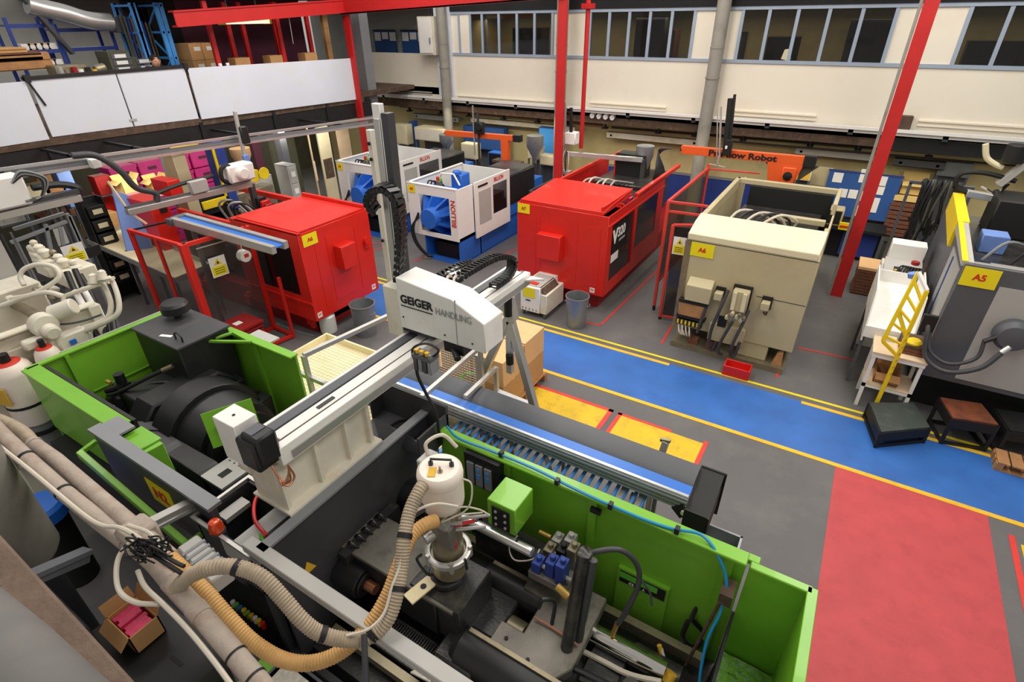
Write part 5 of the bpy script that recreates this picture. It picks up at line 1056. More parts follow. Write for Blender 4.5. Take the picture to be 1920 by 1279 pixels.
# temperature controller
t = T('temperature_controller', 'cream floor-standing temperature control unit in front of the A7 machine', 'cabinet'); c = at(1000, 592, Z=0)
x0, y0_ = c.x-.26, c.y-.05
G().prism([(x0, y0_, .1), (x0, y0_+.75, .1), (x0, y0_+.75, .62), (x0, y0_, .62)], (.42, 0, 0)).build('body', 'white', t, bevel=.01)
G().prism([(x0+.42, y0_+.02, .1), (x0+.42, y0_+.73, .1), (x0+.42, y0_+.73, .5), (x0+.42, y0_+.02, .5)], (.14, 0, 0)).build('side_pod', 'cream', t, bevel=.01)
G().prism([(x0+.40, y0_+.05, .62), (x0+.54, y0_+.05, .46), (x0+.54, y0_+.6, .46), (x0+.40, y0_+.6, .62)], (0, 0, .012)).build('control_panel', 'beam_brown', t)
plate((x0+.19, y0_-.002, .5), (1, 0, 0), (0, 0, 1), .26, .2, 'yellow_sign', t, 'notice', .005)
G().box(x0+.12, x0+.22, y0_-.01, y0_, .33, .35).build('handle', 'black', t)
g = G()
for i in range(5): g.box(x0+.04+i*.075, x0+.06+i*.075, y0_-.005, y0_, .13, .18)
g.build('vent', 'grey_mid', t); G().box(x0+.05, x0+.4, y0_+.05, y0_+.6, .62, .635).build('top_tray', 'grey_light', t); G().box(x0+.1, x0+.3, y0_+.1, y0_+.2, .635, .65).build('red_label', 'sign_red', t)
for dx in (.04, .5):
    for dy in (.06, .68): G().cyl((x0+dx-.01, y0_+dy, .035), (x0+dx+.02, y0_+dy, .035), .035, n=12).box(x0+dx-.02, x0+dx+.03, y0_+dy-.02, y0_+dy+.02, .05, .1).build('castor', 'grey_dark', t)
fin(t)
# ================================================================== BLUE AND WHITE MACHINES
def billion(X0, X1, Y0, lbl, bay, zb=.62, zt=1.78, L=2.1, brand_red=True):
    A = T('injection_moulding_machine', lbl, 'machine', None)
    W = X1-X0
    bs = G().box(X0+.32, X1-.05, Y0+.12, Y0+.14, .03, .09).build('base_floor', 'blue_machine', A)
    G().box(X0+.3, X0+.34, Y0+.1, Y0+3.4, .03, zb).box(X1-.09, X1-.05, Y0+.1, Y0+3.4, .03, zb).box(X0+.3, X1-.05, Y0+.1, Y0+3.4, .0, .04).box(X0+.3, X1-.05, Y0+.1, Y0+3.4, zb-.05, zb).box(X0+.3, X1-.05, Y0+.9, Y0+.94, .04, zb).build('base', 'blue_machine', A)
    G().box(X0+.45, X1-.25, Y0+.3, Y0+.85, .04, .4).build('base_inner', 'ink_black', A)
    G().box(X0+.25, X0+.45, Y0+.0, Y0+.25, 0, .03).box(X1-.2, X1+.05, Y0+.0, Y0+.25, 0, .03).build('foot', 'steel_dirty', A)
    hx0, hx1, hz0, hz1 = X0+W*.23, X1-W*.15, zb+.1, zt-.2
    f = cut_face_y(A, Y0, X0, X1, zb, zt, hx0, hx1, hz0, hz1, 'white', 'front_panel', .03)
    G().box(X0, X0+.03, Y0+.03, Y0+L, zb, zt).build('left_panel', 'white', A); G().box(X0-.01, X0+.06, Y0, Y0+L, zt, zt+.03).box(X0, X1, Y0-.01, Y0+.07, zt, zt+.03).build('top_rim', 'white', A, bevel=.006)
    s0 = Y0+.62
    s = cut_face_x(A, X1, Y0+.03, Y0+.62, zb+.06, zt, [(Y0+.3, Y0+.301, zb+.5, zb+.501)], 'white', 'side_panel', .03)
    d = cut_face_x(A, X1+.06, s0, Y0+L, zb-.1, zt+.03, [(Y0+1.35, Y0+L-.12, zb+.28, zt-.18)], 'white', 'sliding_door', .035)
    G().box(X1+.035, X1+.045, Y0+1.35, Y0+L-.12, zb+.28, zt-.18).build('window', 'smoked', d); G().box(X1+.06, X1+.068, s0+.14, Y0+1.25, zb+.2, zt-.2).build('door_inset', 'grey_light', d)
    G().box(X1+.06, X1+.075, s0+.12, s0+.5, zt-.1, zt-.06).build('handle', 'ink_black', d)
    TX('BILLION' if True else '', .14, (X1+.066, Y0+1.6, zt-.07), (0, 1, 0), (0, 0, 1), 'sign_red', d, sx=.8, bold=.002)
    TX('BILLION', .17, (X1-.1, Y0-.004, (zb+zt)/2+.05), (0, 0, 1), (-1, 0, 0), 'sign_red', f, bold=.004)
    sign(bay, (X0+.13, Y0-.004, zt-.11), (1, 0, 0), (0, 0, 1), .2, .17, f)
    G().box(X0, X1, Y0+L-.03, Y0+L, 1.1, zt).build('rear_panel', 'white', A)
    # blue clamp casting
    cx, cz = X0+W*.42, zb+.42
    cl = G().cyl((cx, Y0-.06, cz), (cx, Y0+.14, cz), .23, .24, n=28).build('clamp_cylinder', 'blue_machine', A, bevel=.01)
    for ang in (0, 45, 90, 135, 180, 225, 270, 315):
        t_ = math.radians(ang+10); dx, dz = math.cos(t_), math.sin(t_)
        G().prism([(cx+dx*.2, Y0-.0, cz+dz*.2), (cx+dx*.66, Y0+.5, cz+dz*.66), (cx+dx*.66, Y0+.62, cz+dz*.66), (cx+dx*.2, Y0+.62, cz+dz*.2)], (-dz*.045, 0, dx*.045)).build('web', 'blue_machine', cl)
    G().cyl((cx, Y0+.1, cz), (cx, Y0+.6, cz), .2, .26, n=24).build('cone', 'blue_machine', cl)
    G().box(max(X0+.05, cx-.58), min(X1-.05, cx+.62), Y0+.6, Y0+.78, cz-.38, cz+.56).build('platen', 'blue_machine', cl, bevel=.02)
    for sx_ in (-1, 1):
        for sz_ in (-1, 1): G().cyl((cx+sx_*.46, Y0+.5, cz+sz_*.42), (cx+sx_*.46, Y0+.62, cz+sz_*.42), .09, n=14).build('tie_bar_nut', 'steel_dirty' if sz_ > 0 else 'blue_machine', cl)
    G().box(cx+.1, cx+.4, Y0+.75, Y0+1.1, zt-.25, zt+.12).cyl((cx+.25, Y0+.8, zt+.1), (cx+.25, Y0+.8, zt+.2), .1, n=12).build('ejector_box', 'blue_machine', A, bevel=.02)
    G().tube([(cx-.12, Y0+.55, zt-.05), (cx, Y0+.55, zt+.16), (cx+.35, Y0+.55, zt+.18), (cx+.5, Y0+.55, zt-.05)], .022, 8, smooth=False).build('hand_rail', 'white', A)
    G().box(cx-.06, cx+.06, Y0+.4, Y0+.5, zt-.15, zt+.02).build('valve_block', 'grey_plate', A, bevel=.01); G().cyl((cx-.04, Y0+.45, zt+.02), (cx-.04, Y0+.45, zt+.1), .035, n=10).build('red_knob', 'sign_red', A); G().cyl((cx+.05, Y0+.45, zt+.02), (cx+.05, Y0+.45, zt+.08), .03, n=10).build('green_knob', 'green', A)
    for i in range(3): G().tube([(X0+.3+.1*i, Y0+.35, zt-.3), (X0+.3+.1*i, Y0+.4, zt-.02), (X0+.42+.1*i, Y0+.5, zt-.06), (X0+.5+.1*i, Y0+.6, zt-.3)], .016, 6).build('hose', 'black', A)
    G().box(X0+.1, X1-.05, Y0+1.1, Y0+L-.1, .9, 1.3).build('mould_area', 'black_oily', A)
    for i in range(3): G().tube([(cx-.3, Y0-.02, cz+.1-.05*i), (cx-.42-.03*i, Y0-.1, cz-.25), (cx-.40-.04*i, Y0-.05, zb-.2), (cx-.22-.04*i, Y0+.05, .12), (cx-.1, Y0+.12, .08)], .022, 8).build('hose', 'black', A)
    # injection end
    G().box(X0+.2, X1, Y0+L, Y0+3.9, .6, 1.25).build('injection_bed', 'blue_machine', A, bevel=.01); G().box(X0+.3, X1-.1, Y0+L+.1, Y0+3.6, 1.25, 1.6).build('injection_unit', 'charcoal', A, bevel=.02); G().box(X1-.02, X1+.02, Y0+L+.05, Y0+3.4, .9, 1.6).build('guard_panel', 'black', A)
    fin(A); return A
billion(-8.52, -7.14, 9.28, 'nearer blue and white moulding machine, left of the A7 machine', 'A8')
billion(-11.28, -9.75, 9.75, 'farther blue and white moulding machine, behind the left red machine', 'A9', .66, 1.86, 2.3)
# ================================================================== A6 BEIGE
A = T('injection_moulding_machine', 'beige moulding machine marked A6 with exposed hoses on its front', 'machine')
X0, X1, Y0 = -1.95, -.06, 8.45
fr = G().box(X0, X1, Y0, Y0+.03, .38, 1.92).build('front_panel', 'beige', A, bevel=.006)
G().box(X0-.02, X0+.08, Y0-.01, Y0+.02, .3, 1.9).build('edge_strip', 'steel_dirty', fr)
hd_ = G().prism([(X0, Y0, 1.92), (X0, Y0+.0, 2.02), (X0+.02, Y0+.25, 2.15), (X0+.02, Y0+.55, 2.2), (X0+.02, Y0+.55, 1.92)], (X1-X0-.02, 0, 0)).build('hood', 'beige_light', A, bevel=.01)
G().box(X0, X1, Y0-.004, Y0, 1.905, 1.915).box(X1-.7, X1-.01, Y0-.004, Y0, 1.2, 1.208).build('panel_joint', 'ink_black', fr)
sign('A6', (X0+.26, Y0-.005, 1.78), (1, 0, 0), (0, 0, 1), .36, .22, fr)
G().prism([(X0+.14, Y0, 1.32), (X0+.14, Y0-.16, 1.22), (X0+.14, Y0-.16, .95), (X0+.14, Y0, .95)], (.4, 0, 0)).build('terminal_cover', 'beige', fr, bevel=.008)
G().box(X0+.06, X0+.5, Y0-.12, Y0, .62, .92).build('transformer', 'wood', fr, bevel=.02); G().box(X0+.05, X0+.52, Y0-.13, Y0-.02, .88, .93).box(X0+.05, X0+.52, Y0-.13, Y0-.02, .60, .65).build('transformer_band', 'ink_black', fr)
tb = G().box(X0+.05, X0+.48, Y0-.1, Y0-.02, .46, .56).build('terminal_strip', 'black', fr)
for i in range(6): G().box(X0+.07+i*.065, X0+.10+i*.065, Y0-.11, Y0-.1, .475, .55).build('terminal', 'yellow', tb)
for i in range(4): G().tube([(X0+.1+.06*i, Y0-.08, .45), (X0+.14+.06*i, Y0-.14, .34), (X0+.2+.04*i, Y0-.12, .28), (X0+.14+.05*i, Y0-.1, .36)], .012, 6).build('loose_cable', 'cable_white', fr)
for cx in (X0+.64, X0+1.34): G().box(cx-.05, cx+.07, Y0-.16, Y0, 1.06, 1.18).build('bracket', 'beige', fr, bevel=.006); G().box(cx-.06, cx+.09, Y0-.03, Y0, 1.04, 1.24).build('bracket_back', 'ink_black', fr)
pm = G().box(X0+.86, X0+1.1, Y0-.18, Y0, .95, 1.3).build('pump', 'beige', fr, bevel=.01); G().box(X0+.84, X0+1.12, Y0-.05, Y0, .9, 1.34).build('pump_back', 'ink_black', fr)
G().box(X0+.88, X0+.93, Y0-.21, Y0-.16, .98, 1.28).box(X0+1.02, X0+1.08, Y0-.21, Y0-.16, .98, 1.28).build('pump_rib', 'beige_light', pm)
random.seed(12)
for i in range(8): G().cyl((X0+.86+.035*i, Y0-.2, .86+.04*(i % 3)), (X0+.86+.035*i, Y0-.27, .85+.04*(i % 3)), .03, n=10).build('valve', 'steel_dirty' if i % 2 else 'beige', pm)
for pts in ([(.78, -.1, 1.25), (.72, -.2, .9), (.66, -.18, .55), (.66, -.16, .28), (.72, -.14, .14), (.76, -.1, .3)], [(.96, -.26, .82), (.9, -.24, .6), (.84, -.2, .35), (.84, -.18, .16), (.9, -.14, .12)], [(1.14, -.12, 1.0), (1.1, -.2, .75), (1.04, -.22, .45), (1.02, -.2, .22), (1.08, -.16, .16), (1.12, -.1, .4)], [(.5, -.1, .9), (.46, -.16, .6), (.44, -.14, .4)]):
    G().tube([(X0+a, Y0+b, c) for a, b, c in pts], .026, 10).build('hydraulic_hose', 'charcoal', fr)
G().box(X0+.6, X0+1.16, Y0-.1, Y0+.0, .3, .62).build('manifold', 'beige', fr, bevel=.01); G().box(X0+.72, X0+.85, Y0-.12, Y0-.08, .6, .78).build('opening', 'ink_black', fr)
g = G().tube([(X1-.52, Y0, 1.1), (X1-.5, Y0-.06, 1.1), (X1-.5, Y0-.06, .96), (X1-.55, Y0, .96)], .012, 6).build('grab_handle', 'beam_brown', fr)
G().box(X0+.02, X1-.05, Y0-.1, Y0+.6, .0, .1).build('drip_tray', 'steel_dirty', A); G().box(X0+.6, X0+.75, Y0-.08, Y0+.1, .1, .26).box(X0+.3, X0+.45, Y0-.05, Y0+.1, .1, .2).build('rusty_block', 'wood_brown', A)
G().box(X0+1.1, X1-.35, Y0+.02, Y0+.3, .1, .38).build('base_box', 'beige', A, bevel=.01); G().box(X0+.1, X1-.1, Y0+.35, Y0+4.6, 0, .6).build('base', 'khaki', A)
G().prism([(X1-.25, Y0-.02, .1), (X1-.1, Y0-.02, .1), (X1-.12, Y0, .34), (X1-.2, Y0, .3)], (0, .1, 0)).build('orange_rag', 'wood', A)
G().box(X0, X0+.03, Y0+.03, Y0+4.4, .4, 1.92).build('left_panel', 'beige', A); G().box(X1-.03, X1, Y0+.03, Y0+3.4, .4, 1.92).build('right_panel', 'beige', A); G().box(X0+.3, X1-.1, Y0+3.3, Y0+3.4, 1.2, 2.02).build('rear_screen', 'ink_black', A)
G().box(X0-.02, X0+.07, Y0+.55, Y0+3.5, 1.92, 2.12).box(X1-.07, X1+.0, Y0+.55, Y0+1.2, 1.92, 2.05).box(X1-.07, X1, Y0+2.4, Y0+3.4, 1.92, 2.12).box(X0, X1, Y0+3.4, Y0+3.5, 2.02, 2.12).build('top_frame', 'beige', A, bevel=.01)
m_ = G().box(X0+.25, X1-.2, Y0+.7, Y0+3.3, 1.0, 1.65).build('clamp_unit', 'black_oily', A, bevel=.02)
G().box(X0+.3, X1-.25, Y0+.85, Y0+1.15, 1.65, 1.85).box(X1-1.0, X1-.1, Y0+2.2, Y0+2.32, 1.75, 1.85).build('cross_beam', 'beige', m_, bevel=.01)
for i in range(6): G().cyl((X1-1.1+.17*i, Y0+1.3, 1.65), (X1-1.1+.17*i, Y0+1.3, 1.88), .06, n=12).build('valve', 'beige_light' if i % 2 else 'grey_light', m_)
for i in range(5): G().tube([(X0+.3+.1*i, Y0+1.0, 1.8), (X0+.5+.15*i, Y0+1.3, 2.1), (X0+.9+.12*i, Y0+1.5, 2.0), (X0+1.3, Y0+1.4+.05*i, 1.75)], .022, 6).build('hose', 'black' if i % 2 else 'cable_white', m_)
fin(A)
t = T('funnel', 'bright red plastic tray on the floor under the beige machine', 'tray'); c = at(1380, 702, Z=.0)
G().frame('z', .1, c.x-.2, c.x+.2, c.y-.12, c.y+.12, .02, .16).box(c.x-.2, c.x+.2, c.y-.12, c.y+.12, 0, .03).build('body', 'red', t, bevel=.006); fin(t)
# red guard frame left of the beige machine
t = T('safety_fence', 'tall red guard frame with mesh and a warning notice, left of the beige machine', 'guard')
p0, p1, p2, p3 = Vector((-2.55, 9.55, 0)), Vector((-2.62, 12.1, 0)), Vector((-2.1, 9.6, 0)), Vector((-2.3, 9.3, 0))
def rb(a, b, w=.05, nm='frame_bar'): G().bar(a, b, w, w).build(nm, 'line_red', t, bevel=.003)
zt = 2.15
rb((-2.62, 9.5, .1), (-2.62, 9.5, zt)); rb((-2.62, 9.5, zt), (-2.62, 12.2, zt)); rb((-2.62, 12.2, 0), (-2.62, 12.2, zt+.1)); rb((-2.62, 9.5, zt), (-1.95, 9.55, zt), .04); rb((-2.62, 9.5, 1.98), (-1.95, 9.55, 1.98), .04); rb((-2.62, 12.2, zt), (-1.6, 12.3, zt), .03); rb((-2.62, 9.5, .6), (-2.62, 12.2, .6), .04)
rb((-2.4, 9.2, .05), (-2.4, 9.2, 1.85)); rb((-2.4, 9.2, 1.85), (-1.98, 9.25, 1.9), .04); rb((-2.4, 9.2, .08), (-2.0, 9.25, .08), .04)
G().prism([(-2.62, 9.55, .62), (-2.62, 12.15, .62), (-2.62, 12.15, zt-.03), (-2.62, 9.55, zt-.03)], (.004, 0, 0)).build('guard_sheet', 'smoked', t); G().prism([(-2.36, 9.2, .1), (-2.0, 9.25, .1), (-2.0, 9.25, 1.82), (-2.36, 9.2, 1.82)], (0, .004, 0)).build('guard_sheet', 'smoked', t)
warn((-2.24, 9.19, 1.5), (1, .1, 0), (0, 0, 1), .22, .32, t); G().cyl((-2.62, 9.5, 0), (-2.62, 9.5, .1), .03, n=10).build('castor', 'black', t); G().cyl((-2.4, 9.2, 0), (-2.4, 9.2, .05), .03, n=10).build('castor', 'black', t); fin(t)
# ================================================================== A5 GREY MACHINE
A = T('injection_moulding_machine', 'grey and charcoal moulding machine marked A5 at the right edge', 'machine')
X0, Y0 = 1.5, 8.3
fr = G().box(X0, 3.6, Y0, Y0+.04, .62, 2.28).build('front_panel', 'grey_dark', A, bevel=.008)
G().prism([(X0+.42, Y0-.012, 2.06), (3.6, Y0-.012, 2.06), (3.6, Y0-.012, .7), (X0+.42, Y0-.012, .7)], (0, .012, 0)).build('light_panel', 'grey_light', fr)
sign('A5', (X0+.2, Y0-.006, 2.13), (1, 0, 0), (0, 0, 1), .37, .25, fr)
sd = G().prism([(X0, Y0+.04, .62), (X0, Y0+3.1, .62), (X0, Y0+3.1, 2.3), (X0, Y0+.04, 2.28)], (.03, 0, 0)).build('side_panel', 'grey_dark', A)
G().box(X0-.012, X0, Y0+.1, Y0+1.05, .75, 2.15).build('light_panel', 'wall_grey', sd); G().box(X0-.02, X0, Y0+.72, Y0+.78, .8, 2.1).build('handle_slot', 'blue_dado', sd)
tr = G().prism([(X0-.03, Y0+.02, 2.3), (X0-.03, Y0+1.4, 2.42), (X0-.03, Y0+1.4, 2.3), (X0-.03, Y0+.02, 2.24)], (.12, 0, 0)).build('top_rim', 'grey_light', A); G().prism([(X0-.035, Y0+.02, 2.3), (X0-.035, Y0+1.4, 2.42), (X0+.03, Y0+1.4, 2.42), (X0+.03, Y0+.02, 2.3)], (0, 0, .01)).build('yellow_strip', 'yellow', tr)
G().prism([(X0-.04, Y0+1.35, 2.43), (X0-.04, Y0+2.7, 2.5), (X0-.04, Y0+2.7, 2.2), (X0-.04, Y0+1.35, 2.05)], (.14, 0, 0)).build('yellow_cover', 'yellow', A)
G().box(X0+.1, 3.6, Y0+.3, Y0+3.3, 0, .62).build('base', 'ink_black', A, bevel=.01)
m_ = G().box(X0+.15, 3.6, Y0+.1, Y0+3.2, 1.3, 2.05).build('clamp_unit', 'black_oily', A, bevel=.02)
G().box(X0+.1, 3.6, Y0+.06, Y0+.14, 2.2, 2.28).box(X0+.35, 3.6, Y0+.5, Y0+.56, 2.1, 2.16).build('cross_rail', 'alu', m_)
for i in range(8): G().cyl((X0+.3+.2*i, Y0+.3, 2.05), (X0+.3+.2*i, Y0+.3, 2.2), .05, n=10).build('valve', 'grey_light' if i % 2 else 'steel_dirty', m_)
G().box(X0+.3, X0+.6, Y0+1.3, Y0+1.6, 2.05, 2.3).build('blue_box', 'blue_sheet', m_, bevel=.01); G().box(X0+.45, 3.4, Y0+2.1, Y0+2.8, 2.05, 2.6).build('mould_housing', 'ink_black', m_, bevel=.02)
for i in range(4): G().tube([(X0+.3+.3*i, Y0+.8, 2.1), (X0+.5+.3*i, Y0+.9, 2.35), (X0+.8+.3*i, Y0+1.1, 2.25), (X0+1.0+.3*i, Y0+1.2, 2.05)], .02, 6).build('hose', 'black' if i % 2 else 'grey_mid', m_)
# round filter + hoses on the front
fc = at(1900, 632, Y=Y0-.15)
G().lathe((fc.x, Y0, fc.z), [(.17, 0), (.2, .04), (.2, .14), (.15, .2), (.05, .22)], 24, ax=(0, -1, 0)).build('filter_drum', 'grey_dark', fr)
G().cyl((fc.x-.12, Y0-.15, fc.z-.02), (fc.x-.26, Y0-.2, fc.z-.12), .03, n=10).build('nozzle', 'black', fr); G().cyl((fc.x+.0, Y0-.2, fc.z-.12), (fc.x-.06, Y0-.24, fc.z-.2), .035, n=12).build('coupling', 'alu_bright', fr)
G().tube([(fc.x-.05, Y0-.24, fc.z-.2), (fc.x-.2, Y0-.3, fc.z-.45), (fc.x-.5, Y0-.3, fc.z-.6), (fc.x-.75, Y0-.2, fc.z-.5), (fc.x-.82, Y0-.1, fc.z-.2), (fc.x-.84, Y0, fc.z-.1)], .032, 12).build('ribbed_hose', 'charcoal', fr)
G().tube([(fc.x-.25, Y0-.18, fc.z-.1), (fc.x-.26, Y0-.24, fc.z-.35), (fc.x-.5, Y0-.26, fc.z-.5), (fc.x-.72, Y0-.18, fc.z-.42), (fc.x-.8, Y0-.08, fc.z-.2)], .024, 10).build('hose', 'charcoal', fr)
G().box(fc.x-.92, fc.x-.76, Y0-.06, Y0, fc.z-.22, fc.z+.02).build('connector_block', 'ink_black', fr)
fin(A)
# ================================================================== LEFT CREAM MACHINE
A = T('injection_moulding_machine', 'old cream-painted moulding machine with bent pipes at the left edge', 'machine')
X1 = -7.05
G().box(X1-.14, X1, .75, 2.22, .7, 2.2).build('end_platen', 'cream', A, bevel=.03)
G().box(X1, X1+.03, .9, 1.95, .95, 2.05).build('platen_plate', 'cream', A, bevel=.01)
G().box(X1-.02, X1+.08, 2.14, 2.26, .7, 2.22).box(X1-.05, X1+.06, .75, 2.24, 2.2, 2.24).box(X1, X1+.06, .78, .9, .75, 2.2).build('platen_frame', 'white_old', A, bevel=.015)
G().box(-12.2, X1-.1, .9, 2.1, 0, .9).build('bed', 'cream', A, bevel=.02); G().box(-9.2, -8.7, .8, 2.3, .9, 2.1).box(-12, -11.6, .9, 2.3, .9, 2.0).build('platen', 'cream', A, bevel=.03)
for y in (1.1, 1.95):
    for z in (1.2, 1.9): G().cyl((-12, y, z), (X1+.05, y, z), .06, n=16).build('tie_bar', 'steel_dirty', A); G().cyl((X1+.03, y, z), (X1+.1, y, z), .11, n=18).build('tie_bar_nut', 'cream', A, bevel=.008)
c = at(85, 615, X=X1+.1)
G().cyl((X1+.03, c.y, c.z+.04), (X1+.16, c.y, c.z+.04), .13, n=22).cyl((X1+.16, c.y, c.z), (X1+.28, c.y, c.z-.02), .08, n=18).box(X1+.08, X1+.2, c.y-.26, c.y-.05, c.z-.14, c.z-.04).box(X1+.08, X1+.2, c.y-.06, c.y+.08, c.z-.3, c.z-.02).box(X1+.1, X1+.24, c.y+.0, c.y+.3, c.z-.28, c.z-.1).build('valve_body', 'cream', A, bevel=.02)
G().box(X1+.24, X1+.26, c.y+.1, c.y+.16, c.z-.22, c.z-.17).build('blue_cap', 'blue_machine', A)
G().cyl((X1+.05, c.y+.12, c.z+.1), (X1+.2, c.y+.3, c.z+.16), .09, n=16).build('solenoid', 'cream', A, bevel=.01)
def cp(l, D, r=.028, m='cream', nm='pipe'): G().tube([at(x, y, D=D+.0*i) for i, (x, y) in enumerate(l)], r, 10).build(nm, m, A)
cp([(130, 622), (160, 614), (190, 603), (205, 590), (207, 565), (195, 535), (185, 525)], 6.1)
cp([(125, 632), (165, 618), (205, 600), (222, 585), (222, 560), (212, 530), (203, 520)], 6.05)
cp([(120, 556), (150, 545), (180, 535), (205, 528)], 6.3, .026)
cp([(20, 560), (60, 552), (100, 530), (112, 515), (100, 500), (70, 496), (45, 505), (38, 520), (45, 535)], 6.2, .026)
cp([(0, 575), (40, 560), (85, 548), (120, 556)], 6.2, .03)
cp([(85, 606), (120, 608), (155, 602), (190, 590)], 5.95, .012, 'grey_dark', 'cable')
for x, y in ((176, 520), (193, 513)): G().cyl(at(x, y+14, D=6.0), at(x-2, y, D=6.0), .05, .045, n=14).lathe(at(x-2, y, D=6.0), [(.045, 0), (.035, .03), (.01, .045)], 14).build('elbow_cap', 'cream', A, bevel=.006)
G().bar(at(168, 530, D=6.05), at(212, 522, D=6.0), .06, .03).build('pipe_clamp', 'cream', A)
for i, l in enumerate(([(125, 510), (140, 545), (160, 580), (175, 610), (185, 640)], [(140, 505), (155, 540), (172, 570), (188, 600), (200, 640)], [(150, 515), (170, 550), (185, 590), (197, 620), (205, 655)], [(165, 560), (190, 600), (210, 620), (212, 650)])):
    G().tube([at(x, y, D=6.35+.1*i) for x, y in l], .032, 10).build('hydraulic_hose', 'black', A)
    if i < 2:
        q = [at(x, y, D=6.33+.1*i) for x, y in l]; G().tube(q[1:4], .034, 10).build('hose_sleeve', 'paper' if i else 'white', A)
for i in range(3): G().tube([at(170+14*i, 630, D=6.3), at(182+12*i, 660, D=6.2), at(195+9*i, 668, D=6.2), at(200+8*i, 640, D=6.3), at(195+8*i, 600, D=6.4)], .03, 8).build('hydraulic_hose', 'black', A)
random.seed(21)
g = G()
for i in range(26):
    q = at(random.uniform(0, 130), random.uniform(535, 565), D=random.uniform(6.7, 7.2)); s = random.uniform(.03, .07); G_ = G().box(q.x-s, q.x+s, q.y-s*.7, q.y+s*.7, q.z-s*.6, q.z+s*.4)
    if i < 14: G_.build('casting', ['cream', 'white_old', 'steel_dirty'][i % 3], A, bevel=.02)
for i in range(7):
    q = at(70+i*12, 470+6*i+(i % 3)*8, D=6.9); s = .07+.02*(i % 3); G().box(q.x-s*1.6, q.x+s*1.4, q.y-s, q.y+s, q.z-s, q.z+s).cyl(q+Vector((0, 0, s)), q+Vector((0, 0, s*2)), s*.6, n=12).build('valve', ['cream', 'white_old', 'cream', 'steel_dirty'][i % 4], A, bevel=.02)
q = at(125, 490, D=6.9); G().box(q.x-.2, q.x+.25, q.y-.15, q.y+.2, q.z-.3, q.z-.05).build('manifold', 'cream', A, bevel=.02)
fin(A)
def bottle(px, py, Z, r, h, lbl, lab=True):
    t = T('accumulator_bottle', lbl, 'bottle', 'white accumulator bottles'); c = at(px, py, Z=Z)
    G().lathe((c.x, c.y, Z-h), [(r*.7, 0), (r*.95, .04), (r, .12), (r, h-.12), (r*.85, h-.04), (r*.6, h)], 24).build('body', 'cream_plastic', t)
    G().lathe((c.x, c.y, Z-.03), [(r*.62, 0), (r*.62, .03), (r*.5, .045)], 20).build('red_band', 'sign_red', t); G().cyl((c.x, c.y, Z), (c.x, c.y, Z+.1), r*.25, n=12).build('valve', 'ink_black', t)
    G().lathe((c.x, c.y, Z-h-.55), [(r*.8, 0), (r*.8, .55)], 16).build('lower_body', 'grey_mid', t)
    for k in (.28, .75): G().lathe((c.x, c.y, Z-h+h*k-.3), [(r*1.03, 0), (r*1.03, .03)], 20).build('strap', 'ink_black', t)
    if lab: plate((c.x+r*.3, c.y-r*.98, Z-.3), (1, .3, 0), (0, 0, 1), r*1.0, r*1.1, 'yellow_label', t, 'label', .01)
    fin(t); return t
bottle(12, 680, 2.0, .19, .75, 'larger white bottle with red band and yellow label at the left edge')
bottle(82, 652, 2.05, .12, .4, 'smaller white bottle with red band behind the green machine corner', False)
t = T('safety_screen', 'grey perforated guard frame with warning notice at the far left', 'guard'); x = -10.2
def gp(px, py): v = at(px, py, X=x); return Vector((x, v.y, v.z))
a, b, c_, d = gp(35, 455), gp(130, 405), gp(150, 470), gp(60, 520)
for p, q in ((gp(20, 455), gp(125, 415)), (gp(25, 430), gp(120, 400)), (gp(125, 400), gp(160, 480)), (gp(85, 420), gp(100, 490)), (gp(112, 425), gp(118, 460))): G().bar(p, q, .05).build('frame_bar', 'grey_mid', t, bevel=.004)
G().prism([gp(98, 430), gp(118, 424), gp(130, 455), gp(110, 462)], (.01, 0, 0)).build('grey_sheet', 'grey_light', t); G().prism([gp(140, 470), gp(185, 458), gp(190, 475), gp(142, 492)], (.03, 0, 0)).build('lower_box', 'black', t)
G().bar(gp(130, 405), Vector((x, gp(130, 405).y, 0)), .05).bar(gp(30, 455), Vector((x, gp(30, 455).y, 0)), .05).build('leg', 'grey_mid', t)
w_ = gp(137, 474); warn((x+.05, w_.y, w_.z), (0, 1, 0), (0, 0, 1), .3, .3, t); fin(t)
t = T('cream_cabinet', 'tall pale upright sheet-metal guard behind the cream machine, left edge', 'cabinet'); a = at(0, 440, X=-9.2); b = at(38, 540, X=-9.2)
G().box(-9.25, -9.2, a.y-.3, b.y+.05, .9, a.z+.05).build('sheet', 'grey_light', t); G().box(-9.2, -9.18, a.y+.1, a.y+.12, 1.0, a.z).build('seam', 'grey_dark', t); G().cyl((-9.19, a.y+.18, 1.9), (-9.14, a.y+.18, 1.9), .02, n=10).build('knob', 'ink_black', t); G().box(-9.25, -9.2, a.y-.3, b.y+.05, 0, .9).build('base', 'grey_dark', t); fin(t)
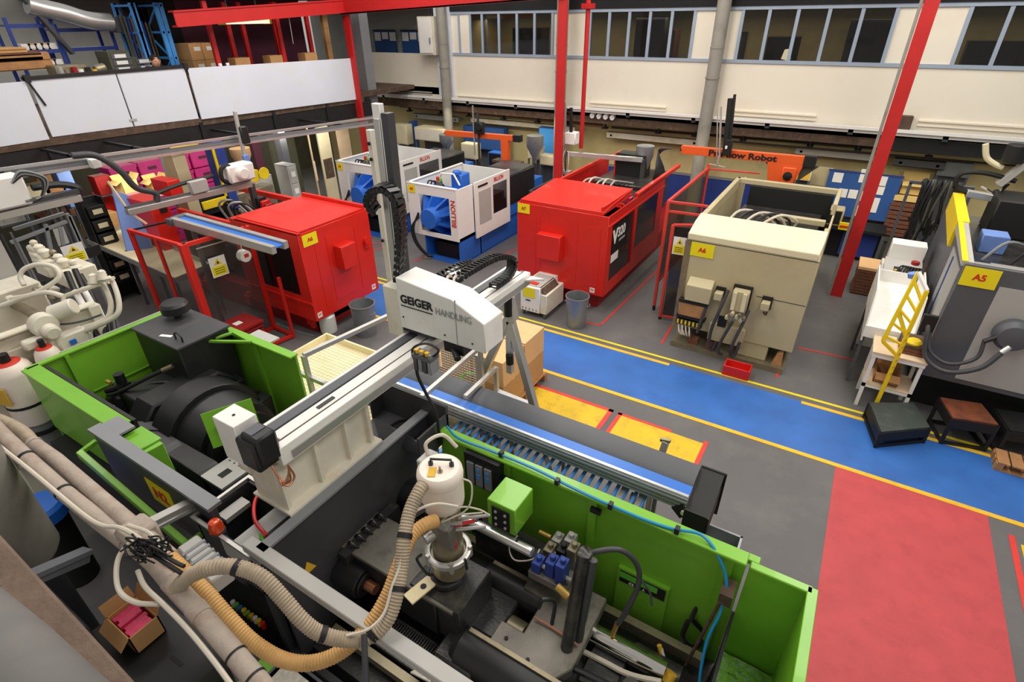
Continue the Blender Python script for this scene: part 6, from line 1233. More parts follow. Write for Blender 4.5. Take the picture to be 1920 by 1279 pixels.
# long robot rail at left, hung below the gallery
t = T('robot_rail', 'twin bright aluminium rails running below the white gallery parapet', 'rail')
for (p, q) in (((0, 318), (690, 222)), ((0, 336), (690, 234))): a = at(*p, X=-10.6); b = at(*q, X=-10.6); u = (b-a).normalized(); G().bar(a-u*.6, b+u*.2, .05, .045).build('rail', 'alu_bright', t)
a = at(10, 326, X=-10.65); b = at(690, 230, X=-10.65); G().bar(a, b, .02, .07).build('web', 'grey_mid', t)
for px in (180, 300, 500, 660): q = at(px, 326-96*px/690+4, X=-10.65); G().box(q.x-.9, q.x-.0, q.y-.03, q.y+.03, q.z, q.z+.05).box(q.x-1.9, q.x-.85, q.y-.03, q.y+.03, q.z, q.z+.05).build('hanger', 'black', t)
G().box(*sum(([c-.07, c+.07] for c in at(178, 306, X=-10.5)), [])).build('trolley', 'white', t, bevel=.01); fin(t)
t = T('pick_robot', 'slim vertical aluminium arm hanging on the twin rails at upper left', 'robot'); a = at(440, 209, X=-10.4); b = at(470, 345, X=-10.4)
G().bar(a, b, .07, .05).build('arm', 'grey_light', t, bevel=.004); q = at(452, 250, X=-10.35); G().box(q.x-.08, q.x+.05, q.y-.02, q.y+.14, q.z-.2, q.z+.12).build('carriage', 'black', t, bevel=.02); q = at(462, 300, X=-10.35); G().box(q.x-.04, q.x+.04, q.y-.06, q.y+.06, q.z-.2, q.z+.1).build('block', 'blue_sheet', t, bevel=.01); fin(t)
t = T('robot_beam', 'long grey aluminium beam carrying a white robot head over the left red machine', 'robot'); a = at(238, 398, X=-10.2); b = at(470, 345, X=-10.2)
G().bar(a, b, .12, .1).build('beam', 'alu', t, bevel=.006); G().bar(a+Vector((0, 0, .08)), b+Vector((0, 0, .08)), .05, .03).build('guide', 'grey_dark', t)
G().tube([at(135, 292, X=-10.3), at(180, 292, X=-10.25), at(225, 320, X=-10.2), at(255, 352, X=-10.2), at(290, 362, X=-10.2), at(295, 378, X=-10.2)], .052, 10).build('cable_chain', 'charcoal', t)
G().tube([at(290, 364, X=-10.25), at(340, 345, X=-10.25), at(400, 330, X=-10.25)], .035, 8).build('cable', 'black', t)
q = at(372, 350, X=-10.15); G().box(q.x-.06, q.x+.06, q.y-.16, q.y+.16, q.z-.1, q.z+.12).build('junction_box', 'grey_light', t, bevel=.01)
q = at(448, 322, X=-10.1); G().box(q.x-.15, q.x+.15, q.y-.3, q.y+.25, q.z-.16, q.z+.16).cyl(q+Vector((.1, -.05, 0)), q+Vector((.25, -.05, 0)), .12, n=16).build('robot_head', 'white', t, bevel=.03)
q = at(428, 328, X=-10.05); p = G().tube([q+Vector((0, 0, -.16)), q+Vector((0, -.14, -.05)), q+Vector((0, -.1, .14)), q+Vector((0, .04, .16)), q+Vector((0, .14, .02))], .04, 8).build('cable_chain', 'ink_black', t)
q = at(243, 398, X=-10.2); G().bar(q, at(202, 340, X=-10.4), .03).bar(q, at(275, 420, X=-10.1), .03).build('wooden_strut', 'wood_pale', t)
G().bar((b.x, b.y, b.z), (b.x, b.y, 0), .1).build('support_post', 'charcoal', t); fin(t)
t = T('robot_beam', 'grey robot beam with black chain above the cream machine at the left edge', 'robot'); a = at(-30, 412, X=-9.9); b = at(150, 370, X=-9.9)
G().bar(a, b, .13, .1).build('beam', 'alu', t, bevel=.006); G().bar(a+Vector((.02, 0, .1)), b+Vector((.02, 0, .1)), .1, .06).build('cable_chain', 'charcoal', t); G().tube([at(60, 352, X=-10), at(110, 346, X=-10), at(145, 352, X=-9.95), at(150, 368, X=-9.95)], .05, 8).build('cable', 'black', t)
q = at(18, 345, X=-9.9); G().box(q.x-.2, q.x+.1, q.y-.35, q.y+.15, q.z-.3, q.z+.12).build('robot_head', 'white', t, bevel=.03); q = at(50, 345, X=-9.8)
for k in range(4): G().tube([q+Vector((0, -.15, .05)), q+Vector((.02, 0, .12+.02*k)), q+Vector((.02, .18+.02*k, .02)), q+Vector((0, .1, -.2)), q+Vector((0, -.1, -.22))], .018, 6).build('cable', 'grey_mid' if k % 2 else 'black', t)
G().bar((a.x, .9, a.z-.05), (a.x, .9, .9), .1).build('support_post', 'grey_dark', t)
fin(t)
# ================================================================== STORE UNDER THE GALLERY
def xbox(nm, lbl, cat, px0, py0, px1, py1, X, m, dep=.5, floor=False, grp=None, dm=None, nd=0, knob=None, z0=None):
    """cupboard-like thing whose front lies in the plane X, sized from its corners"""
    a = at(px0, py0, X=X); b = at(px1, py1, X=X); t = T(nm, lbl, cat, grp); y0, y1 = a.y, b.y; zt = max(a.z, b.z) if floor is False else a.z; zb = 0 if floor else min(a.z, b.z)
    if z0 is not None: zb = z0
    G().box(X-dep, X, y0, y1, zb, zt).build('body', m, t, bevel=.006)
    G().box(X-dep, X+.004, y0-.004, y1+.004, zt, zt+.012).build('top', m, t)
    for k in range(nd):
        h = (zt-zb-.04)/nd; d_ = G().box(X, X+.012, y0+.03, y1-.03, zb+.03+k*h, zb+k*h+h-.01).build('drawer' if nd > 1 else 'door', dm or m, t)
        if knob: G().box(X+.012, X+.02, (y0+y1)/2-.06, (y0+y1)/2+.06, zb+.03+k*h+h*.35, zb+.03+k*h+h*.65).build('label_holder', knob, d_)
    fin(t); return t
xbox('locker', 'dark olive double locker under the gallery, left of the farther blue machine', 'locker', 498, 245, 560, 300, -14.6, 'khaki', .5, True, nd=1, dm='khaki')
xbox('storage_partition', 'dark maroon partition under the gallery left of the olive locker', 'partition', 470, 262, 495, 300, -14.4, 'maroon', .08, True)
for i, (p, q, m, n) in enumerate(((575, 588, 'wood_pale', 'narrow tan board leaning under the gallery'), (592, 625, 'beige_light', 'wide cream board with a brown lower band under the gallery'), (630, 662, 'wood_pale', 'pale plywood board just left of the corner red column'))):
    t = T('leaning_board', n, 'board'); a = at(p, 240, X=-13.6); b = at(q, 300, X=-13.6); G().box(-13.65, -13.6, a.y, b.y, 0, a.z).build('board', m, t); G().box(-13.6, -13.59, a.y+.05, b.y-.05, a.z*.35, a.z*.6).build('band', 'beam_brown' if i == 1 else m, t); fin(t)
xbox('drawer_cabinet', 'grey four-drawer cabinet with label holders beside the farther blue machine', 'cabinet', 538, 312, 566, 365, -12.3, 'wall_grey', .5, True, nd=4, dm='grey_light', knob='paper')
xbox('storage_box', 'grey storage box with tan lid on the floor left of the drawer cabinet', 'box', 478, 336, 515, 355, -13.0, 'grey_light', .6, True)
for i in range(5):
    a = at(152, 352+i*22, X=-11.9); y0 = a.y
t = T('bin_rack', 'black upright rack of five small bins with pale labels, left background', 'rack'); a = at(150, 372, X=-12.2)
G().box(-12.5, -12.45, a.y, a.y+.34, 0, 2.1).box(-12.5, -12.2, a.y-.02, a.y, 0, 2.1).box(-12.5, -12.2, a.y+.34, a.y+.36, 0, 2.1).build('rack_frame', 'black', t)
for i in range(6):
    z = .4+i*.27; s = G().box(-12.45, -12.15, a.y+.02, a.y+.32, z, z+.22).build('bin', 'ink_black', t, bevel=.01); G().box(-12.15, -12.14, a.y+.09, a.y+.26, z+.07, z+.16).build('label', 'beige_light', s)
fin(t)
# magenta crates and cardboard behind
k = 0
for i, (y, X) in enumerate(((6.0, -14.6), (6.65, -14.6), (7.3, -14.6), (7.95, -14.6))):
    for j in range(5):
        t = T('plastic_crate', '%s magenta crate of the %s stack under the gallery' % (['lowest', 'second', 'third', 'fourth', 'topmost'][j], ['first', 'second', 'third', 'fourth'][i]), 'crate', 'magenta crates stacked under the gallery')
        G().box(X-.5, X, y, y+.6, j*.42, j*.42+.4).build('body', 'magenta', t, bevel=.015); G().box(X, X+.02, y-.01, y+.61, j*.42+.33, j*.42+.4).build('rim', 'magenta', t); G().box(X, X+.012, y+.2, y+.4, j*.42+.2, j*.42+.27).build('handle_slot', 'maroon', t); fin(t)
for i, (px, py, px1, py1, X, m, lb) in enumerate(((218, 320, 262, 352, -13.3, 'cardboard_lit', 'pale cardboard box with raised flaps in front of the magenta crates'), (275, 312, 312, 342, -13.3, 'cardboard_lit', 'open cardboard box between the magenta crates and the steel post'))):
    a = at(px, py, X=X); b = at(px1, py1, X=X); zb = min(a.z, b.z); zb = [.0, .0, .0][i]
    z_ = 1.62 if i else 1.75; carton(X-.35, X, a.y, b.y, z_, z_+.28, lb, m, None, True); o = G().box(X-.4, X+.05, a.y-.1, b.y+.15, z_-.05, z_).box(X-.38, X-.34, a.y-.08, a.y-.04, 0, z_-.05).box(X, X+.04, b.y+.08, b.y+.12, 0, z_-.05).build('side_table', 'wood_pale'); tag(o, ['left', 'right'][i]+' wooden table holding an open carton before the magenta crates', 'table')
t = T('sheet_panel', 'light blue sheet standing behind the chute tray', 'panel'); P = [at(210, 355, X=-12.0), at(262, 375, X=-11.8), at(285, 470, X=-11.4), at(238, 470, X=-11.6)]
G().prism([(p.x, p.y, p.z) for p in P], (-.03, 0, 0)).build('sheet', 'blue_sheet', t); G().prism([(P[1].x, P[1].y, P[1].z), (P[1].x, P[1].y+.03, P[1].z), (P[2].x, P[2].y+.03, P[2].z), (P[2].x, P[2].y, P[2].z)], (-.04, 0, 0)).build('edge', 'grey_light', t); G().bar((P[2].x-.02, P[2].y, P[2].z), (P[2].x-.02, P[2].y, 0), .05).bar((P[3].x-.02, P[3].y, P[3].z), (P[3].x-.02, P[3].y, 0), .05).build('leg', 'grey_dark', t); fin(t)
# small beige moulding machine with yellow guards
t = T('moulding_machine', 'small beige moulding machine with yellow guard bars under the gallery', 'machine'); X = -11.75; a = at(322, 292, X=X); b = at(375, 338, X=X)
G().box(X-.4, X, a.y, b.y-.15, 1.3, a.z).build('body', 'beige', t, bevel=.01); G().box(X-.42, X+.02, a.y-.02, b.y-.1, a.z, a.z+.03).build('lid', 'beige_light', t); G().box(X-.5, X-.1, a.y, b.y+1.2, 0, 1.3).build('base', 'khaki', t)
y0, y1 = b.y-.1, at(408, 300, X=X).y
G().box(X-.05, X, y0, y1, 1.45, 1.62).box(X-.05, X, y0, y1, a.z-.02, a.z+.04).box(X-.05, X, y1-.05, y1, 1.45, a.z).box(X-.6, X-.55, y0, y1, a.z-.02, a.z+.04).build('guard', 'yellow', t, bevel=.006); G().box(X-.5, X-.1, y0, y1, .9, 1.7).build('mould_area', 'ink_black', t)
G().box(X-.4, X+.02, y1, y1+.22, 1.3, a.z+.1).build('platen', 'blue_dado', t, bevel=.01); G().box(X-.4, X, y1+.4, y1+.9, 1.75, 2.0).cyl((X+.03, y1+1.0, 1.9), (X+.05, y1+1.0, 1.9), .14, n=16).build('yellow_guard', 'yellow', t, bevel=.01); G().box(X-.4, X, y1+.2, y1+1.2, .9, 1.6).build('injection_unit', 'steel_dirty', t, bevel=.02)
q = at(430, 268, X=-12.3); G().lathe((X-.2, y1+.7, 2.0), [(.06, 0), (.1, .1), (.22, .35), (.22, .5)], 16).build('hopper', 'cardboard_pale', t); fin(t)
# miscellaneous store clutter at far left
random.seed(31)
for i, (px, py, w, h, m, nm, lb) in enumerate(((60, 348, .5, .22, 'beige_light', 'storage_box', 'pale storage box beside the left robot head'), (72, 362, .5, .2, 'beige_light', 'storage_box', 'lower pale box under the cable chain at left'), (90, 328, .45, .2, 'cardboard', 'carton', 'tan carton on the store shelf above the robot chain'), (103, 345, .4, .16, 'wood', 'carton', 'brown carton right of the pale boxes at left'), (20, 400, .5, .2, 'grey_light', 'storage_box', 'pale tray beneath the left robot beam'), (110, 398, .7, .12, 'wood_brown', 'crate', 'brown slatted crate under the left robot beam'), (118, 322, .25, .7, 'blue_sheet', 'curtain', 'pale blue hanging strip in the store at left'), (190, 330, .3, .4, 'red_dark', 'crate', 'dark red crate beside the magenta stacks'), (196, 362, .3, .5, 'red', 'crate', 'red crate behind the pale strut'), (205, 400, .3, .8, 'cardboard', 'carton', 'brown carton standing left of the blue sheet'), (180, 420, .4, .3, 'yellow_label', 'crate', 'yellow-brown crate at the foot of the bin rack'), (170, 372, .3, .25, 'magenta', 'plastic_crate', 'single magenta crate right of the bin rack'))):
    c = at(px, py, X=-13.4); zb = max(0, c.z-h); o = T(nm, lb, 'curtain' if nm == 'curtain' else 'box'); XX = -.34*(i % 3); c = at(px, py, X=-13.4+XX); zb = max(0, c.z-h); G().box(-13.7+XX, -13.4+XX, c.y-w/2, c.y+w/2, zb, zb+h).build('body', m, o, bevel=.01); G().box(-13.4+XX, -13.39+XX, c.y-w*.3, c.y+w*.3, zb+h*.3, zb+h*.7).build('panel', m, o)
    if zb > .1: G().box(-13.68+XX, -13.64+XX, c.y-w/2, c.y-w/2+.04, 0, zb).box(-13.46+XX, -13.42+XX, c.y+w/2-.04, c.y+w/2, 0, zb).box(-13.7+XX, -13.4+XX, c.y-w/2, c.y+w/2, zb-.03, zb).build('stand', 'grey_dark', o)
    fin(o)
# ================================================================== ORANGE ROBOTS ON THE BACK MACHINES
def orange_robot(a, b, y, lbl, txt, post, big=True):
    t = T('transfer_robot', lbl, 'robot'); A_ = at(*a, Y=y); B_ = at(*b, Y=y); h = .17 if big else .14
    G().bar(A_, B_, .12, h, up=(0, 0, 1)).build('beam', 'orange', t, bevel=.006); u = (B_-A_).normalized(); up = Vector((-u.z, 0, u.x))
    if txt: TX(txt, h*.95, A_.lerp(B_, .52)+Vector((0, -.066, -.01)), u, up, 'ink_black', t, sx=1.35, bold=.006)
    G().bar(B_, B_+u*.22, .16, h*1.2).build('end_cap', 'ink_black', t); G().cyl(A_+Vector((0, -.065, 0)), A_+Vector((0, -.075, 0)), .02, n=8).build('bolt', 'ink_black', t)
    p = at(*post, Y=y); zt = B_.z-h*.5; 
    G().prism([(p.x-.34, y-.06, zt), (p.x+.34, y-.06, zt), (p.x+.2, y-.06, p.z), (p.x-.24, y-.06, p.z)] if big else [(p.x-.12, y-.06, zt), (p.x+.12, y-.06, zt), (p.x+.1, y-.06, p.z), (p.x-.1, y-.06, p.z)], (0, .14, 0)).build('pedestal', 'orange', t, bevel=.006)
    if big:
        G().prism([(p.x+.3, y, zt), (p.x+.62, y, zt), (p.x+.28, y, p.z+.15)], (0, .05, 0)).prism([(p.x-.4, y, zt), (p.x-.3, y, zt), (p.x-.22, y, p.z+.3)], (0, .05, 0)).build('gusset', 'khaki', t)
        q = G().box(p.x-.02, p.x+.24, y-.1, y-.06, p.z+.04, zt-.06).build('front_plate', 'orange', t, bevel=.02); G().lathe((p.x+.1, y-.1, (p.z+zt)/2+.02), [(.09, 0), (.09, .02), (.03, .03), (.03, .05)], 8, ax=(0, -1, 0)).build('hand_wheel', 'ink_black', q)
    G().box(p.x-.35, p.x+.5, y-.15, y+.15, p.z-.06, p.z).build('base_plate', 'beam_brown', t)
    G().bar((p.x, y, p.z-.06), (p.x, y, 0), .3, .2).build('stand', 'black', t)
    return t, A_, B_, u
t, A_, B_, u = orange_robot((1278, 280), (1508, 301), 12.6, 'orange transfer robot with black lettering behind the beige machine', 'Pre-flow Robot', (1462, 352))
q = at(1360, 280, Y=12.4); tp = at(1374, 185, Y=12.4); G().bar((q.x, 12.42, q.z-.1), (tp.x-.05, 12.42, tp.z), .09, .08).build('vertical_arm', 'ink_black', t); G().bar((q.x-.09, 12.4, q.z-.15), (tp.x-.2, 12.4, tp.z-.16), .035, .035).bar((q.x-.15, 12.4, q.z-.15), (tp.x-.26, 12.4, tp.z-.2), .02, .02).build('guide_rod', 'alu', t)
for i in range(18): w_ = Vector((q.x+.0, 12.42, q.z)).lerp(Vector((tp.x-.05, 12.42, tp.z+.08)), i/18); G().box(w_.x+.045, w_.x+.09, 12.39, 12.46, w_.z, w_.z+.055).build('chain_link', 'ink_black', t)
G().box(q.x-.02, q.x+.12, 12.36, 12.48, q.z-.12, q.z+.2).build('carriage', 'ink_black', t, bevel=.01); G().box(q.x+.0, q.x+.04, 12.34, 12.36, q.z+.02, q.z+.08).build('connector', 'paper', t)
G().cyl((q.x-.1, 12.4, q.z-.15), (q.x-.1, 12.4, q.z-.36), .03, n=10).bar((q.x-.28, 12.4, q.z-.33), (q.x+.06, 12.4, q.z-.36), .03, .015).build('gripper', 'alu_bright', t); G().tube([(q.x+.05, 12.4, q.z+.1), (q.x+.04, 12.38, q.z-.15), (q.x-.06, 12.38, q.z-.3)], .006, 6).build('cable', 'green_cable', t); fin(t)
t, A_, B_, u = orange_robot((836, 249), (964, 259), 13.0, 'smaller orange transfer robot over the blue and white machines', '', (948, 300), False)
q = at(897, 250, Y=12.9); G().bar((q.x, 12.9, q.z-.75), (q.x, 12.9, q.z+.55), .05).build('vertical_arm', 'charcoal', t); G().bar((q.x-.15, 12.9, q.z-.6), (q.x-.15, 12.9, q.z+.7), .03).build('guide_rod', 'alu', t)
G().box(q.x-.08, q.x+.2, 12.8, 12.95, q.z-.0, q.z+.3).cyl((q.x+.1, 12.8, q.z+.2), (q.x+.1, 12.75, q.z+.2), .12, n=10).build('carriage', 'ink_black', t, bevel=.02); fin(t)
# white robot on the red machine: horizontal arm + head beside the centre column
t = T('transfer_robot', 'small robot with white head and grey arm beside the red centre column', 'robot'); a = at(1060, 288, Y=12.2); b = at(1205, 300, Y=12.2)
G().bar(a, b, .08, .1).build('arm', 'alu_bright', t, bevel=.004); q = at(1072, 258, Y=12.2); G().box(q.x-.16, q.x+.12, 12.14, 12.38, q.z-.16, q.z+.12).build('head', 'white', t, bevel=.02); G().box(q.x-.3, q.x-.2, 12.1, 12.2, q.z-.2, q.z+.1).build('side_head', 'white_old', t, bevel=.01)
G().bar((q.x-.2, 12.2, q.z+.75), (q.x-.14, 12.2, q.z-.9), .04).build('guide_rod', 'alu', t); G().bar((q.x-.05, 12.2, q.z+.65), (q.x-.02, 12.2, q.z+.05), .06).build('cylinder', 'ink_black', t); G().box(q.x-.28, q.x+.0, 12.1, 12.3, q.z-.85, q.z-.78).box(q.x-.3, q.x+.05, 12.1, 12.3, q.z-1.0, q.z-.94).build('clamp_plate', 'alu', t)
for k in range(4): G().tube([(q.x-.2+.05*k, 12.15, q.z-.3), (q.x-.25+.08*k, 12.1, q.z-.55), (q.x-.15+.03*k, 12.15, q.z-.9), (q.x-.3+.1*k, 12.1, q.z-1.1)], .014, 6).build('cable', 'cable_white' if k % 2 else 'black', t)
G().bar((b.x, 12.25, b.z), (b.x, 12.3, .5), .08).build('support_post', 'charcoal', t); fin(t)
# mesh crate between white machine and red machine
t = T('mesh_cage', 'dark wire cage trolley between the nearer blue machine and the A7 machine', 'cage'); a = at(978, 335, Z=1.1); X0, Y0 = -6.9, 12.9
for z in (.2, 1.15): G().frame('z', z, X0, X0+1.3, Y0-.9, Y0+.5, .03, .03).build('frame', 'grey_dark', t)
g = G()
for i in range(14): g.box(X0+.1*i, X0+.1*i+.008, Y0-.9, Y0-.89, .2, 1.15).box(X0, X0+.01, Y0-.9+.1*i, Y0-.892+.1*i, .2, 1.15)
for j in range(9): g.box(X0, X0+1.3, Y0-.9, Y0-.89, .25+.1*j, .258+.1*j).box(X0, X0+.01, Y0-.9, Y0+.5, .25+.1*j, .258+.1*j)
g.build('wire_mesh', 'grey_dark', t)
for x in (X0, X0+1.27):
    for y in (Y0-.9, Y0+.47): G().box(x, x+.03, y, y+.03, 0, 1.15).build('post', 'grey_dark', t)
G().box(X0+.1, X0+.6, Y0-.6, Y0, .22, .8).build('contents', 'wood_brown', t, bevel=.02); fin(t)
# things along the back wall
def yth(nm, lbl, cat, px0, py0, px1, py1, Y, m, dep=.3, pm=None, floor=True):
    a = at(px0, py0, Y=Y); b = at(px1, py1, Y=Y); t = T(nm, lbl, cat); z0 = min(a.z, b.z); z1 = max(a.z, b.z)
    G().box(a.x, b.x, Y, Y+dep, z0, z1).build('body', m, t, bevel=.008); G().box(a.x+.03, b.x-.03, Y-.01, Y, z0+.03, z1-.03).build('front_panel', pm or m, t)
    if floor and z0 > .05: G().box(a.x, a.x+.04, Y, Y+.04, 0, z0).box(b.x-.04, b.x, Y, Y+.04, 0, z0).box(a.x, b.x, Y+dep-.04, Y+dep, 0, z0).build('stand', 'grey_dark', t)
    fin(t); return t
for args in (('machine_hood', 'cream machine hood in the far corner left of the grey column', 'machine', 735, 232, 765, 272, 14.2, 'beige_light'), ('cabinet', 'blue cabinet behind the cream hood in the far corner', 'cabinet', 766, 228, 778, 290, 14.6, 'blue_board'), ('machine_hood', 'wide pale machine cover behind the blue and white machines', 'machine', 776, 238, 832, 268, 14.0, 'beige_light', .5, 'white_old'),
             ('bench_cabinet', 'blue workbench cabinet right of the grey column', 'cabinet', 868, 235, 945, 285, 15.0, 'blue_board', .3, 'blue_board'), ('machine_hood', 'cream barrel cover beside the smaller orange robot', 'machine', 864, 268, 892, 300, 13.9, 'beige_light'), ('blue_motor', 'blue motor block under the smaller orange robot', 'machine', 915, 285, 940, 318, 13.6, 'blue_machine', .3, 'ink_black'),
             ('blue_press', 'bright blue machine panel left of the red centre column', 'machine', 1010, 238, 1040, 300, 14.8, 'blue_board', .2, 'blue_light'), ('machine_hood', 'cream machine block behind the wire cage', 'machine', 990, 275, 1012, 300, 14.3, 'beige_light'), ('machine_hood', 'long cream cover low behind the wire cage', 'machine', 1012, 290, 1040, 312, 14.2, 'beige_light'),
             ('fuse_box', 'grey-beige box on the back wall right of the orange pedestal', 'box', 1515, 310, 1553, 352, 15.0, 'beige', .2, 'beige'), ('lamp_box', 'small yellow lit box right of the orange robot pedestal', 'box', 1494, 318, 1518, 340, 14.6, 'beige_light', .2, 'yellow_label'), ('wall_box', 'galvanised box on the lower wall at the far right', 'box', 1765, 302, 1815, 335, 15.3, 'galv', .25)):
    yth(*args)
for px, py in ((1009, 285), ): pass
t = T('material_hopper', 'grey steel material hopper left of the red centre column', 'hopper'); q = at(1003, 285, Y=14.0); G().lathe((q.x, 14.0, q.z-.3), [(.05, 0), (.08, .15), (.24, .45), (.24, .75)], 18).build('cone', 'galv', t); G().bar((q.x, 14.0, q.z-.3), (q.x, 14.0, 0), .1).build('stand', 'charcoal', t); fin(t)
t = T('material_hopper', 'grey material hopper behind the farther blue machine', 'hopper'); q = at(838, 268, Y=13.6); G().lathe((q.x, 13.6, q.z-.25), [(.05, 0), (.08, .12), (.22, .3), (.22, .5)], 18).build('cone', 'galv', t); G().bar((q.x, 13.6, q.z-.25), (q.x, 13.6, 0), .1).build('stand', 'charcoal', t); fin(t)
# notice board, monitor, bench
t = T('notice_board', 'blue board with white paper cards behind the right red column', 'board'); Y = 14.9; a = at(1556, 320, Y=Y); b = at(1668, 405, Y=Y)
G().box(a.x, b.x, Y, Y+.04, b.z-.15, a.z).build('board', 'blue_board', t); G().box(a.x-.02, b.x+.02, Y-.01, Y+.05, a.z, a.z+.03).build('top_edge', 'blue_dado', t)
for px, py, w, h in ((1571, 333, .2, .22), (1619, 330, .14, .3), (1655, 340, .16, .24), (1580, 362, .18, .2), (1599, 364, .18, .2), (1617, 368, .14, .22), (1650, 357, .16, .2), (1640, 385, .14, .34), (1605, 395, .1, .25)):
    q = at(px, py, Y=Y-.01); plate((q.x, Y-.005, q.z), (1, 0, 0), (0, 0, 1), w, h, 'paper', t, 'card', .004)
G().box(a.x, a.x+.06, Y, Y+.05, 0, b.z-.15).box(b.x-.06, b.x, Y, Y+.05, 0, b.z-.15).build('leg', 'blue_dado', t); fin(t)
t = T('work_bench', 'dark bench standing below the blue notice board', 'bench'); G().box(-.9, 1.0, 14.0, 14.7, .72, .78).build('top', 'ink_black', t); G().box(-.85, .95, 14.3, 14.65, .0, .72).build('cupboard', 'black', t); G().box(-.9, -.84, 14.0, 14.06, 0, .72).box(.94, 1.0, 14.0, 14.06, 0, .72).build('leg', 'grey_dark', t); G().box(.2, .9, 14.2, 14.28, .1, .7).build('blue_panel', 'blue_dado', t); fin(t)
t = T('monitor', 'beige old monitor with black screen on the dark bench', 'monitor'); q = at(1565, 388, Y=14.0); G().box(q.x-.22, q.x+.22, 14.05, 14.4, .78, 1.16).build('casing', 'beige', t, bevel=.02); G().box(q.x-.18, q.x+.18, 14.04, 14.05, .83, 1.12).build('screen', 'ink_black', t); G().box(q.x-.12, q.x+.12, 14.1, 14.3, .775, .785).build('foot', 'beige', t); fin(t)
t = T('card_box', 'small bright yellow box on the bench beside the monitor', 'box'); q = at(1586, 412, Y=13.9); G().box(q.x-.1, q.x+.12, 13.98, 14.04, .74, .9).build('body', 'yellow', t); G().box(q.x-.08, q.x+.1, 13.97, 13.98, .8, .84).build('print', 'sign_red', t); fin(t)
t = T('fire_extinguisher_box', 'dull red box on the floor left of the right red column', 'box'); q = at(1583, 445, Z=.3); G().box(q.x-.25, q.x+.15, q.y-.2, q.y+.2, 0, .45).build('body', 'red_dark', t, bevel=.02); G().box(q.x-.0, q.x+.1, q.y-.21, q.y-.2, .15, .3).build('label', 'grey_light', t); fin(t)
# wooden crates with cartons on top, right of red column
k = 0
for j in range(6):
    t = T('wooden_crate', '%s dark wooden crate in the stack right of the right red column' % ['lowest', 'second', 'third', 'fourth', 'fifth', 'topmost'][j], 'crate', 'dark wooden crates in the tall stack'); q = at(1672, 455, Z=.25); x, y = q.x, q.y
    for i in range(2): G().box(x-.3, x+.3, y-.3, y-.28, .1+j*.2+i*.09, .1+j*.2+i*.09+.075).box(x-.3, x-.28, y-.28, y+.3, .1+j*.2+i*.09, .1+j*.2+i*.09+.075).build('slat', 'wood_brown', t)
    G().box(x-.28, x+.3, y-.28, y+.3, .1+j*.2, .1+j*.2+.17).build('body', 'wood_brown', t); fin(t)
o = G().box(x-.35, x+.35, y-.35, y+.35, 0, .1).build('plinth', 'khaki', bevel=.01); tag(o, 'olive plinth under the stack of dark wooden crates', 'plinth')
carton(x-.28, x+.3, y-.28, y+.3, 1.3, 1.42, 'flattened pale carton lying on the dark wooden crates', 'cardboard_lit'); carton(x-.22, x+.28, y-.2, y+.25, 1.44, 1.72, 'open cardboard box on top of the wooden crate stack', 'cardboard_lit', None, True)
t = T('green_bench', 'dark olive box between the crate stack and the control cabinet', 'box'); q = at(1655, 480, Z=.0); G().box(q.x-.4, q.x+.5, q.y-.3, q.y+.5, 0, .45).build('body', 'khaki', t, bevel=.01); G().box(q.x-.42, q.x+.52, q.y-.32, q.y+.52, .45, .47).build('lid', 'khaki', t); fin(t)
t = T('carton_stack', 'low stack of brown flattened cartons behind the white parts bin', 'box'); q = at(1625, 545, Z=.0)
for j in range(9): d_ = random.uniform(-.02, .02); G().box(q.x-.28+d_, q.x+.22+d_, q.y-.3, q.y+.3, .02+j*.065, .075+j*.065).build('board', 'wood_brown' if j < 8 else 'cardboard_pale', t)
fin(t)
t = T('hose_rack', 'rack of hanging black hoses and cables behind the A5 machine', 'rack'); g0 = at(1765, 350, Y=12.8)
G().box(g0.x-.5, g0.x+.5, 12.85, 12.9, g0.z-.02, g0.z+.04).box(g0.x-.5, g0.x-.45, 12.85, 12.9, 0, g0.z).box(g0.x+.45, g0.x+.5, 12.85, 12.9, 0, g0.z).build('frame', 'grey_dark', t)
random.seed(14)
for i in range(20):
    x = g0.x-.3+i*.03; L_ = random.uniform(.7, 1.5); G().tube([(x, 12.9, g0.z), (x+random.uniform(-.04, .04), 12.78, g0.z+.06), (x+random.uniform(-.1, .1), 12.74, g0.z-L_*.5), (x+random.uniform(-.12, .12), 12.76, g0.z-L_), (x+random.uniform(-.1, .2), 12.8, g0.z-L_*.8)], random.uniform(.02, .035), 7, sub=4).build('hose', random.choice(['black', 'black', 'khaki', 'ink_black', 'beige_light' if i % 9 == 0 else 'black']), t)
fin(t)
# robot over the A5 machine (top right)
t = T('transfer_robot', 'robot with white arm, black cable loop and grey head at the upper right edge', 'robot'); Y = 11.0; a = at(1812, 362, Y=Y); b = at(1925, 382, Y=Y)
G().bar(a, b+(b-a), .12, .1).build('arm', 'alu_bright', t, bevel=.006); G().tube([at(1905, 340, Y=Y), at(1850, 325, Y=Y), at(1805, 325, Y=Y), at(1792, 345, Y=Y), at(1810, 360, Y=Y), at(1825, 362, Y=Y)], .035, 8).build('cable_loop', 'ink_black', t)
q = at(1895, 330, Y=Y); G().bar(q+Vector((.2, 0, .35)), q+Vector((-.1, 0, -.15)), .14, .1).build('head', 'grey_light', t, bevel=.01); G().cyl(q+Vector((-.06, -.02, .2)), q+Vector((-.06, -.02, .45)), .14, n=16).build('cable_drum', 'ink_black', t, bevel=.01)
G().tube([at(1848, 270, Y=Y), at(1850, 295, Y=Y), at(1865, 308, Y=Y), at(1880, 315, Y=Y)], .04, 8).build('duct', 'beige_light', t); G().bar(b+Vector((.3, .1, 0)), (b.x+.3, Y+.1, .0), .12).build('support_post', 'charcoal', t)
